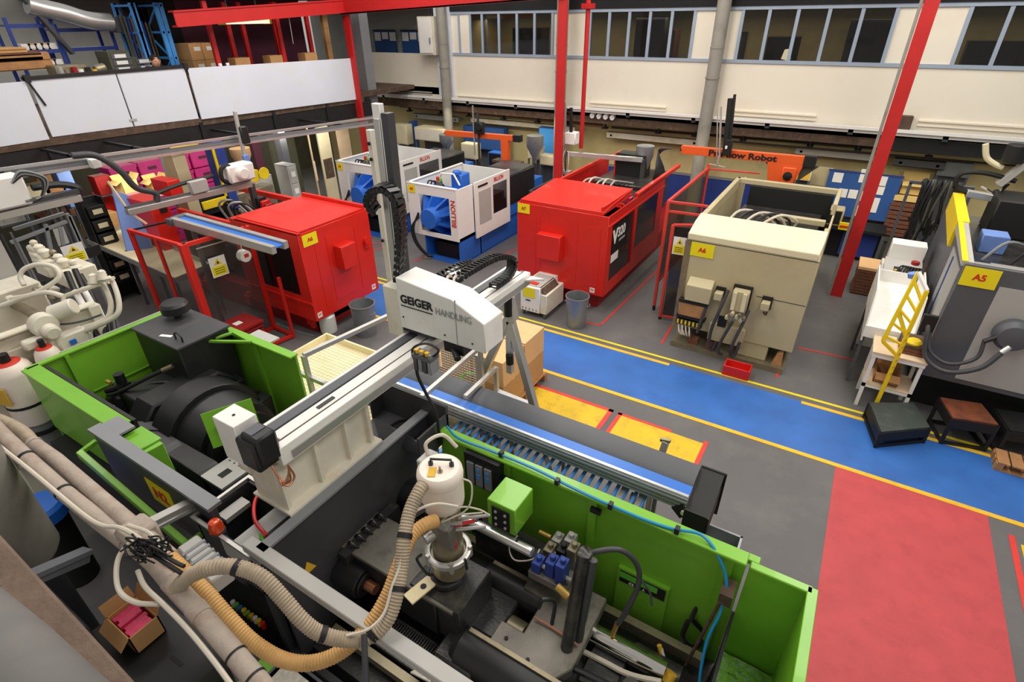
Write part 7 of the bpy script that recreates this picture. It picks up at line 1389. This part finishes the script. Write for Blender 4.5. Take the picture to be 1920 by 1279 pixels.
for k in range(3): G().tube([at(1880+6*k, 345, Y=Y), at(1870, 365, Y=Y), at(1840+10*k, 350+5*k, Y=Y)], .016, 6).build('cable', 'ink_black' if k else 'cable_white', t)
q = at(1910, 405, Y=Y); G().box(q.x-.2, q.x+.2, Y-.1, Y+.1, q.z-.3, q.z+.15).build('gripper', 'steel_dirty', t, bevel=.02); fin(t)
# ================================================================== RIGHT FOREGROUND THINGS
t = T('parts_chute', 'white open-fronted parts bin beside the A5 machine', 'bin'); x0, x1, y0, y1 = .76, 1.36, 8.62, 9.9
G().prism([(x0, y0, .78), (x0, y1, .95), (x0, y1, 1.52), (x0, y0+.3, 1.5), (x0, y0, 1.0)], (.02, 0, 0)).build('side', 'white', t); G().prism([(x1, y0, .78), (x1, y1, .95), (x1, y1, 1.52), (x1, y0+.3, 1.5), (x1, y0, 1.0)], (.02, 0, 0)).build('side', 'white', t)
G().prism([(x0, y0, 1.0), (x1, y0, 1.0), (x1, y1, 1.25), (x0, y1, 1.25)], (0, 0, .015)).build('floor', 'white', t); G().box(x0, x1+.02, y0-.02, y0, .86, 1.04).build('front_lip', 'white', t); G().box(x0, x1+.02, y1, y1+.02, .95, 1.45).build('back', 'white', t)
for x in (x0+.03, x1-.02):
    for y in (y0+.1, y1-.1): G().box(x-.02, x+.02, y-.02, y+.02, 0, .9).build('leg', 'grey_dark', t)
fin(t)
t = T('control_console', 'grey-white control console with switches behind the parts bin', 'cabinet'); x0, x1, y0, y1 = .84, 1.4, 10.0, 10.9
G().prism([(x0, y0, .0), (x1, y0, .0), (x1, y1, .0), (x0, y1, .0)], (0, 0, 1.3)).build('body', 'white', t, bevel=.01); G().prism([(x0+.02, y0-.005, 1.3), (x1-.02, y0-.005, 1.3), (x1-.02, y1-.3, 1.42), (x0+.02, y1-.3, 1.42)], (0, 0, .02)).build('sloping_panel', 'grey_light', t); G().box(x0+.05, x1-.02, y1-.3, y1, 1.3, 1.68).build('screen_box', 'white', t, bevel=.01)
plate((x0+.2, y0+.25, 1.372), (1, 0, 0), (0, .97, .2), .09, .12, 'ink_black', t, 'switch_plate', .01); G().box(x0+.16, x0+.22, y0+.16, y0+.2, 1.37, 1.39).build('orange_switch', 'yellow_label', t); G().cyl((x1-.12, y0+.5, 1.38), (x1-.12, y0+.5, 1.46), .06, n=12).build('stop_button', 'red_dark', t)
for k in range(8): G().tube([(x0+.2+.04*k, y0+.1, 1.36), (x0+.22+.04*k, y0+.15, 1.45), (x0+.3+.03*k, y0+.3, 1.42), (x1-.1, y0+.2+.03*k, 1.36)], .014, 5, sub=3).build('cable', 'ink_black', t)
fin(t)
t = T('step_table', 'white two-tier table with wooden top beside the parts bin', 'table'); x0, x1, y0, y1 = .92, 1.52, 8.08, 8.58
G().box(x0-.02, x1+.02, y0-.02, y1+.02, .9, .925).build('top', 'wood_pale', t); G().frame('z', .87, x0-.01, x1+.01, y0-.01, y1+.01, .04, .06).build('apron', 'white', t); G().box(x0, x1, y0, y1, .38, .40).build('shelf', 'wood_pale', t); G().frame('z', .36, x0, x1, y0, y1, .03, .04).build('shelf_frame', 'white', t)
for x in (x0, x1-.045):
    for y in (y0, y1-.045): G().box(x, x+.045, y, y+.045, 0, .9).build('leg', 'white', t)
fin(t)
o = carton(x0+.12, x0+.42, y0+.1, y0+.4, .40, .56, 'small brown box on the lower shelf of the white table', 'wood', None, True)
t = T('plank_stack', 'reddish wooden boards stacked on the white table top', 'board')
for j in range(3): G().box(x0+.28, x1-.01, y0+.12+.01*j, y1+.05, .925+j*.045, .965+j*.045).build('board', 'wood_brown' if j < 2 else 'beam_brown', t)
fin(t); o = G().lathe((x0+.42, y0+.25, 1.06), [(.1, 0), (.1, .02), (.07, .05)], 16).build('yellow_cap', 'yellow'); tag(o, 'round yellow cap lying on the stacked boards', 'cap')
t = T('pen_tray', 'small pale yellow block at the back of the white table', 'block'); G().box(x0+.08, x0+.25, y1-.1, y1, .925, .97).build('block', 'beige_light', t); G().box(x0+.09, x0+.24, y1-.09, y1-.01, .97, .972).build('lid', 'beige_light', t); fin(t)
t = T('stepladder', 'yellow folding stepladder leaning against the white table', 'ladder')
f1 = at(1643, 757, Y=7.98); t1 = at(1738, 545, Y=8.03); f2 = at(1655, 640, Y=8.0); t2 = at(1722, 510, Y=8.15); m1 = at(1672, 660, Y=7.95)
G().bar(f1, t1, .05, .045).build('stile', 'yellow', t, bevel=.004); G().bar(f2, t2, .045, .04).build('stile', 'yellow', t, bevel=.004)
m = f1.lerp(t1, .45); G().bar(f2, m, .04).build('brace', 'yellow', t); G().bar(t1, t2, .05, .03).build('top_bar', 'white', t); G().bar(f2.lerp(t2, .45), f1.lerp(t1, .62), .04).build('brace', 'yellow', t)
for i in range(5): G().bar(f1.lerp(t1, .55+.09*i), f2.lerp(t2, .08+.2*i), .035, .025).build('rung', 'yellow', t)
for i in range(7): q = f1.lerp(t1, .3+.06*i); G().bar(q+Vector((-.0, -.028, -.01)), q+Vector((.01, -.028, .015)), .03, .006).build('rust_mark', 'wood', t)
G().box(*sum(([c-.03, c+.03] for c in at(1715, 525, Y=8.4)), [])).cyl(at(1712, 520, Y=8.4), at(1712, 512, Y=8.4), .06, n=14).build('blue_reel', 'blue_sheet', t); fin(t)
def ktread(t, m):
    for c in t.children:
        if c.name.startswith('tread'): c.data.materials[0] = MT[m]
def step(cs, h, lbl, m='ink_black', rust=False):
    t = T('step_platform', lbl, 'step', None); P = [Vector(c) for c in cs]
    G().prism([(p.x, p.y, h) for p in P], (0, 0, .02)).build('tread', 'black', t)
    for i in range(4): p, q = P[i], P[(i+1) % 4]; G().bar((p.x, p.y, h-.07), (q.x, q.y, h-.07), .03, .14).bar((p.x, p.y, .03), (q.x, q.y, .03), .03, .04).build('frame', m, t); G().box(p.x-.02, p.x+.02, p.y-.02, p.y+.02, 0, h).build('leg', m, t)
    fin(t); return t
mat('step_green', (58, 66, 62), .55, var=.1, stain=(90, 92, 84), ssc=6); mat('rusty', (120, 62, 34), .8, var=.3, sc=8, stain=(70, 44, 30), ssc=5, samt=.9)
t = step([at(1630, 757, Z=.25), at(1712, 757, Z=.25), at(1743, 803, Z=.25), at(1652, 812, Z=.25)], .25, 'low dark green metal step standing across the yellow line'); ktread(t, 'step_green')
t = step([(1.84, 8.14, 0), (2.3, 8.25, 0), (2.44, 7.82, 0), (1.96, 7.7, 0)], .42, 'rusty-topped dark step unit under the A5 machine'); ktread(t, 'rusty')
step([(2.46, 8.25, 0), (3.16, 8.4, 0), (3.26, 7.95, 0), (2.56, 7.8, 0)], .4, 'black step unit cut off by the right edge, behind the pallet')
pallet(2.45, 3.4, 7.62, 8.0+.35, 'wooden pallet on the floor at the right edge') if False else pallet(2.5, 3.5, 7.45, 7.76, 'small wooden pallet on the floor at the right edge')
# ================================================================== GALLERY ABOVE LEFT
Z3 = 3.14
def gy(px, py, X): return at(px, py, X=X)
# blue ladder racks
def blue_rack(px0, py0, px1, py1, X, lbl):
    t = T('ladder_rack', lbl, 'rack', 'blue lattice racks on the gallery'); a = at(px0, py0, X=X); b = at(px1, py1, X=X); zt = a.z; ya, yb = a.y, b.y
    for (x, y) in ((X, ya), (X, yb), (X-.7, ya), (X-.7, yb)): G().box(x-.05, x, y-.045, y+.045, Z3, zt).build('upright', 'blue_light', t)
    n = 4
    for i in range(n+1): z = Z3+.1+(zt-Z3-.15)*i/n; G().box(X-.04, X-.01, ya, yb, z-.02, z+.02).box(X-.7, X, ya-.02, ya+.02, z-.02, z+.02).box(X-.7, X, yb-.02, yb+.02, z-.02, z+.02).build('rail', 'blue_light', t)
    for i in range(n): z0 = Z3+.1+(zt-Z3-.15)*i/n; z1 = Z3+.1+(zt-Z3-.15)*(i+1)/n; G().bar((X-.7 if i % 2 else X, yb, z0), (X if i % 2 else X-.7, yb, z1), .03).bar((X-.03, ya, z0), (X-.03, yb, z1), .025).build('brace', 'blue_light', t)
    fin(t); return t
blue_rack(245, 5, 288, 130, -14.0, 'left blue lattice rack standing on the gallery'); blue_rack(300, 5, 328, 130, -13.8, 'right blue lattice rack standing on the gallery')
# shelf of long stock beside the racks
t = T('stock_rack', 'tall rack of dark vertical bars left of the blue lattice racks', 'rack'); a = at(226, 28, X=-14.2); y0 = a.y
for i in range(9): G().box(-14.3, -14.26, y0+.07*i, y0+.07*i+.03, Z3, a.z-.02*i).build('bar', ['khaki', 'grey_dark', 'blue_dado', 'steel_dirty'][i % 4], t)
G().box(-14.35, -14.3, y0-.05, y0+.68, Z3, Z3+.06).build('foot', 'grey_dark', t); fin(t)
# blue shelving along the gallery wall
def shelving(px0, px1, X, zs, lbl, top, mat_='blue_dado'):
    t = T('shelving', lbl, 'shelf'); a = at(px0, 100, X=X); b = at(px1, 100, X=X)
    for y in (a.y, b.y): G().box(X-.02, X+.02, y-.03, y+.03, Z3, top).box(X-.6, X-.56, y-.03, y+.03, Z3, top).build('upright', mat_, t)
    for z in zs: G().box(X-.6, X, a.y, b.y, z, z+.03).box(X, X+.015, a.y, b.y, z-.03, z+.04).build('shelf', mat_ if z != zs[0] else 'grey_light', t)
    fin(t); return a.y, b.y
zl, zu = at(85, 128, X=-14.6).z, at(82, 97, X=-14.6).z
ya, yb = shelving(35, 118, -14.6, (zl, zu, zu+.45), 'near blue shelf bay with small white cartons on the gallery', zu+.6)
for j, z in enumerate((zl+.03, zu+.03)):
    for i in range(5):
        y = ya+.1+i*(yb-ya-.2)/5; o = T('small_carton', 'small pale carton, %s from the left on the %s gallery shelf' % (['first', 'second', 'third', 'fourth', 'fifth'][i], ['lower', 'upper'][j]), 'box', 'small cartons on the near gallery shelf'); G().box(-15.0, -14.62, y, y+.16, z, z+.12).build('body', 'cardboard_pale' if i % 2 else 'paper', o); G().box(-14.62, -14.615, y+.03, y+.12, z+.03, z+.09).build('label', 'paper', o); fin(o)
shelving(122, 222, -14.8, (3.6, at(170, 92, X=-14.8).z, at(170, 56, X=-14.8).z), 'long blue shelf bay behind the machine parts on the gallery', at(120, 45, X=-14.8).z)
# left crates
for i, (px, py, m, lb) in enumerate(((18, 96, 'cardboard', 'tan board topping the crate stack at the upper left edge'), (20, 108, 'wood_brown', 'dark slatted crate at the upper left edge'), (12, 118, 'wood', 'long brown crate behind the white parapet, upper left'))):
    c = at(px, py, X=-13.4); o = T('crate', lb, 'crate'); h = (.1, .16, .2)[i]; z = 3.14+(.5, .3, 0)[i]
    if i == 2: h = .28
    z = c.z-h*.5; G().box(-14.2, -13.5, c.y-.9, c.y+.3+.22*i, z, z+h).build('body', m, o, bevel=.01)
    for k in range(2): G().box(-13.5, -13.48, c.y-.9, c.y+.3+.22*i, z+.02+k*h*.5, z+h*.42+k*h*.5).build('slat', m, o)
    fin(o)
# shiny duct
t = T('ventilation_duct', 'shiny bent ventilation duct near the ceiling, upper left corner', 'duct'); X = -14.5
G().tube([at(50, 8, X=X), at(80, 16, X=X), at(120, 25, X=X), at(165, 38, X=X), at(208, 42, X=X)], .17, 18).build('duct_tube', 'alu_bright', t); a = at(212, 43, X=X); G().box(X-.15, X+.15, a.y-.05, a.y+.3, a.z-.18, a.z+.12).build('end_box', 'charcoal', t, bevel=.01); b = at(45, 5, X=X); G().bar((X, b.y, b.z+.1), (X, b.y+.5, b.z-.9), .14, .06).build('bracket', 'charcoal', t); fin(t)
# parts cabinet (drawers with white labels)
t = T('drawer_unit', 'grey-green drawer unit with white labels behind the parapet', 'cabinet'); a = at(200, 97, X=-13.4); b = at(265, 135, X=-13.4)
G().box(-13.9, -13.4, a.y, b.y, Z3, a.z-.12).build('body', 'khaki', t, bevel=.008); G().box(-13.9, -13.4, a.y, a.y+.42, a.z-.12, a.z).build('upper_body', 'khaki', t)
for j in range(3):
    for i in range(2):
        if j == 2 and i == 1: continue
        y = a.y+.05+i*.45; z = a.z-.12*(3-j)-.02; q = G().box(-13.4, -13.385, y, y+.36, z, z+.1).build('drawer', 'grey_dark', t); G().box(-13.385, -13.38, y+.06, y+.28, z+.02, z+.085).build('label', 'paper', q)
fin(t)
t = T('engine_part', 'grey cast machine part lying behind the parapet', 'machine'); a = at(128, 128, X=-13.2); G().box(-13.5, -13.1, a.y-.25, a.y+.3, 3.14, a.z+.06).cyl((-13.1, a.y+.4, a.z-.05), (-13.1, a.y+.6, a.z-.02), .08, n=12).build('body', 'steel_dirty', t, bevel=.02)
for i in range(6): q = at(112+i*13, 128+(i % 2)*4, X=-13.0); G().cyl((q.x, q.y, 3.9), (q.x, q.y, q.z+.02), .05, n=10).build('fitting', ['alu', 'steel_dirty', 'red_dark', 'paper', 'black', 'yellow_label'][i], t)
fin(t)
# person
def person():
    t = T('person', 'dark-haired person in a dark top bent over behind the gallery parapet', 'person'); c = at(287, 114, X=-13.1)
    me = bpy.data.meshes.new('body'); V = [(0, 0, -.75), (0, .02, -.45), (0, .06, -.16), (0, .03, -.10), (-.0, -.19, -.2), (.16, -.22, -.42), (.3, -.1, -.5), (0, .28, -.2), (.18, .3, -.44), (.3, .2, -.52), (0, -.1, -1.0+.2), (0, .12, -.98+.2)]
    V = [(c.x+a, c.y+b, c.z+d) for a, b, d in V]; E = [(0, 1), (1, 2), (2, 3), (2, 4), (4, 5), (5, 6), (2, 7), (7, 8), (8, 9), (0, 10), (0, 11)]
    me.from_pydata(V, E, []); o = bpy.data.objects.new('body', me); COL.objects.link(o)
    m = o.modifiers.new('skin', 'SKIN'); R_ = [.17, .17, .14, .06, .075, .055, .04, .075, .055, .04, .1, .1]
    for i, r in enumerate(R_): me.skin_vertices[0].data[i].radius = (r, r)
    me.skin_vertices[0].data[0].use_root = True
    s = o.modifiers.new('sub', 'SUBSURF'); s.levels = 1; s.render_levels = 1
    dg = bpy.context.evaluated_depsgraph_get(); m2 = bpy.data.meshes.new_from_object(o.evaluated_get(dg)); bpy.data.objects.remove(o); m2.materials.append(MT['ink_black'])
    b = bpy.data.objects.new('body', m2); COL.objects.link(b); b.parent = t
    h = G().lathe((c.x+.02, c.y+.03, c.z-.13), [(.03, 0), (.065, .03), (.085, .08), (.088, .13), (.07, .19), (.03, .22)], 18).build('head', 'skin', t)
    G().box(c.x+.09, c.x+.125, c.y+.02, c.y+.045, c.z-.045, c.z-.01).build('nose', 'skin', h, bevel=.008)
    G().box(c.x+.095, c.x+.108, c.y-.01, c.y+.01, c.z-.005, c.z+.005).box(c.x+.095, c.x+.108, c.y+.055, c.y+.075, c.z-.005, c.z+.005).build('eye', 'ink_black', h); G().box(c.x+.09, c.x+.106, c.y+.01, c.y+.055, c.z-.075, c.z-.067).build('mouth', 'red_dark', h)
    for s_ in (-.06, .125): G().lathe((c.x+.02, c.y+s_, c.z-.03), [(.012, 0), (.02, .02), (.012, .045)], 8).build('ear', 'skin', h)
    G().lathe((c.x+.0, c.y+.03, c.z-.02), [(.085, -.04), (.098, .02), (.096, .06), (.075, .11), (.03, .135)], 18).build('hair', 'hair', t)
    for y in (-.1, .2):
        hc = Vector((c.x+.32, c.y+y, c.z-.52)); G().box(hc.x, hc.x+.08, hc.y-.035, hc.y+.035, hc.z-.015, hc.z+.015).build('hand', 'skin', t, bevel=.01)
        for k in range(4): G().tube([hc+Vector((.08, -.027+k*.018, 0)), hc+Vector((.11+.008*(k % 3), -.027+k*.018, -.005)), hc+Vector((.135+.008*(k % 3), -.027+k*.018, -.02))], .0085, 6, sub=2).build('finger', 'skin', t)
        G().tube([hc+Vector((.02, .035, 0)), hc+Vector((.05, .06, -.005)), hc+Vector((.075, .065, -.015))], .01, 6, sub=2).build('thumb', 'skin', t)
    fin(t)
person()
t = T('work_table', 'grey table behind the gallery parapet where the person works', 'table'); c = at(283, 120, X=-13.1); G().box(-12.95, -12.7, c.y-.8, c.y+.9, c.z-.62, c.z-.57).build('top', 'grey_mid', t)
for y in (c.y-.75, c.y+.8): G().box(-12.95, -12.9, y, y+.05, Z3, c.z-.62).box(-12.75, -12.7, y, y+.05, Z3, c.z-.62).build('leg', 'grey_dark', t)
fin(t)
# cartons with white labels on the gallery
X = -13.6; a = at(352, 80, X=X); b = at(412, 127, X=X); zt = at(380, 80, X=X).z; hh = (zt-Z3)/4
for j in range(4):
    for i in range(2):
        t = T('carton', '%s brown carton, %s column, in the gallery stack with white labels' % (['lowest', 'second', 'third', 'topmost'][j], ['left', 'right'][i]), 'box', 'brown cartons stacked on the gallery'); y = a.y+i*(b.y-a.y)/2; w_ = (b.y-a.y)/2-.01
        G().box(X-.6, X, y, y+w_, Z3+j*hh, Z3+(j+1)*hh-.006).build('body', 'cardboard', t, bevel=.004); G().box(X-.6, X+.001, y+w_*.46, y+w_*.54, Z3+(j+1)*hh-.03, Z3+(j+1)*hh-.005).build('tape', 'cardboard_pale', t); G().box(X, X+.003, y+w_*.35, y+w_*.85, Z3+(j+.55)*hh, Z3+(j+.78)*hh).build('label', 'paper', t); fin(t)
# red steel frames and dark interior
for i, (px, py, X) in enumerate(((392, 50, -13.0), (430, 60, -13.8), (457, 60, -13.8), (513, 40, -13.6), (519, 40, -13.2), (575, 40, -13.4))):
    a = at(px, py, X=X); ST('gallery_post', G().box(X-.04, X+.04, a.y-.05, a.y+.05, Z3, 5.35), 'red_column')
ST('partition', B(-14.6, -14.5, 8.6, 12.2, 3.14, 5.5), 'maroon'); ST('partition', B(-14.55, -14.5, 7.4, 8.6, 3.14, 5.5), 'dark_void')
t = T('panel_stack', 'tall tan cardboard column on the gallery right of the red frames', 'board'); a = at(603, 25, X=-13.6); b = at(626, 112, X=-13.6)
G().box(-13.7, -13.6, a.y, b.y, Z3, 5.1).build('board', 'cardboard', t)
for k in range(5): G().box(-13.6, -13.595, a.y, b.y, 3.3+.36*k, 3.32+.36*k).build('joint', 'wood', t)
fin(t)
for i, (px, lb) in enumerate(((455, 'low brown box behind the parapet under the ceiling light'), (520, 'brown box leaning by the gallery red post'), (585, 'small brown box at the foot of the gallery partition'))):
    a = at(px, 112, X=-13.2); carton(-13.5, -13.2, a.y-.2, a.y+.2, Z3, 4.2, lb, 'cardboard')
t = T('ceiling_light', 'long lit fluorescent box hanging over the gallery', 'lamp'); a = at(423, 52, X=-13.0); b = at(505, 50, X=-13.0); z = 4.95
G().box(-13.2, -12.95, a.y, b.y, z-.05, z+.12).build('diffuser', 'lamp_panel', t); G().box(-13.2, -12.94, a.y-.04, a.y, z-.06, z+.13).box(-13.2, -12.94, b.y, b.y+.06, z-.06, z+.13).build('end_cap', 'yellow_label', t); G().box(-13.1, -13.08, a.y+.2, a.y+.22, z+.12, 5.5).box(-13.1, -13.08, b.y-.2, b.y-.18, z+.12, 5.5).build('hanger', 'grey_dark', t); fin(t)
for px, lb in ((540, 'thin pull cord hanging from the beam over the gallery'),): a = at(px, 22, X=-12.5); b = at(px+10, 82, X=-12.5); o = G().cyl(a, b, .008, n=6).build('pull_cord', 'alu'); tag(o, lb, 'cord')
for px, lb in ((413, 'left small white knob on the parapet top'), (427, 'right small white cup on the parapet top')):
    a = at(px, 122, X=-12.58); o = G().lathe((a.x, a.y, 4.1), [(.02, 0), (.035, .01), (.04, .05), (.03, .06)], 12).build('cup', 'paper'); tag(o, lb, 'cup')
# ================================================================== separate pieces become separate parts
def split_pieces(o, gap=.012, most=60):
    me = o.data; n = len(me.vertices); par = list(range(n))
    def fd(i):
        while par[i] != i: par[i] = par[par[i]]; i = par[i]
        return i
    for p in me.polygons:
        v = p.vertices; a = fd(v[0])
        for k in v[1:]: par[fd(k)] = a
    isl = {}
    for i in range(n): isl.setdefault(fd(i), []).append(i)
    if len(isl) < 2 or len(isl) > 400: return
    bb = []
    for k, vs in isl.items():
        c = [me.vertices[i].co for i in vs]; bb.append([[min(q[j] for q in c) for j in range(3)], [max(q[j] for q in c) for j in range(3)], k])
    m = len(bb); gp = list(range(m))
    def gf(i):
        while gp[i] != i: gp[i] = gp[gp[i]]; i = gp[i]
        return i
    for i in range(m):
        for j in range(i+1, m):
            if all(bb[i][0][k]-gap <= bb[j][1][k] and bb[j][0][k]-gap <= bb[i][1][k] for k in range(3)): gp[gf(i)] = gf(j)
    roots = sorted({gf(i) for i in range(m)}, key=lambda r: bb[r][0])
    if len(roots) < 2 or len(roots) > most: return
    own = {bb[i][2]: gf(i) for i in range(m)}
    keep = None
    for r in roots:
        vs = []; mp = {}; fs = []; mi = []; sm = []
        for p in me.polygons:
            if own[fd(p.vertices[0])] != r: continue
            f = []
            for i in p.vertices:
                if i not in mp: mp[i] = len(vs); vs.append(tuple(me.vertices[i].co))
                f.append(mp[i])
            fs.append(f); mi.append(p.material_index); sm.append(p.use_smooth)
        q = bpy.data.meshes.new(me.name.split('.')[0]); q.from_pydata(vs, [], fs)
        for mm in me.materials: q.materials.append(mm)
        q.polygons.foreach_set('material_index', mi); q.polygons.foreach_set('use_smooth', sm)
        if any(sm): q.set_sharp_from_angle(angle=math.radians(38))
        if keep is None: keep = q
        else:
            c = o.copy(); c.data = q; COL.objects.link(c)
    o.data = keep
for o in list(COL.objects):
    if o.type == 'MESH' and o.parent is not None and o.data.users == 1 and o.get('kind') != 'stuff' and not o.name.startswith(('lettering', 'wire_mesh', 'mesh_wires')): split_pieces(o)
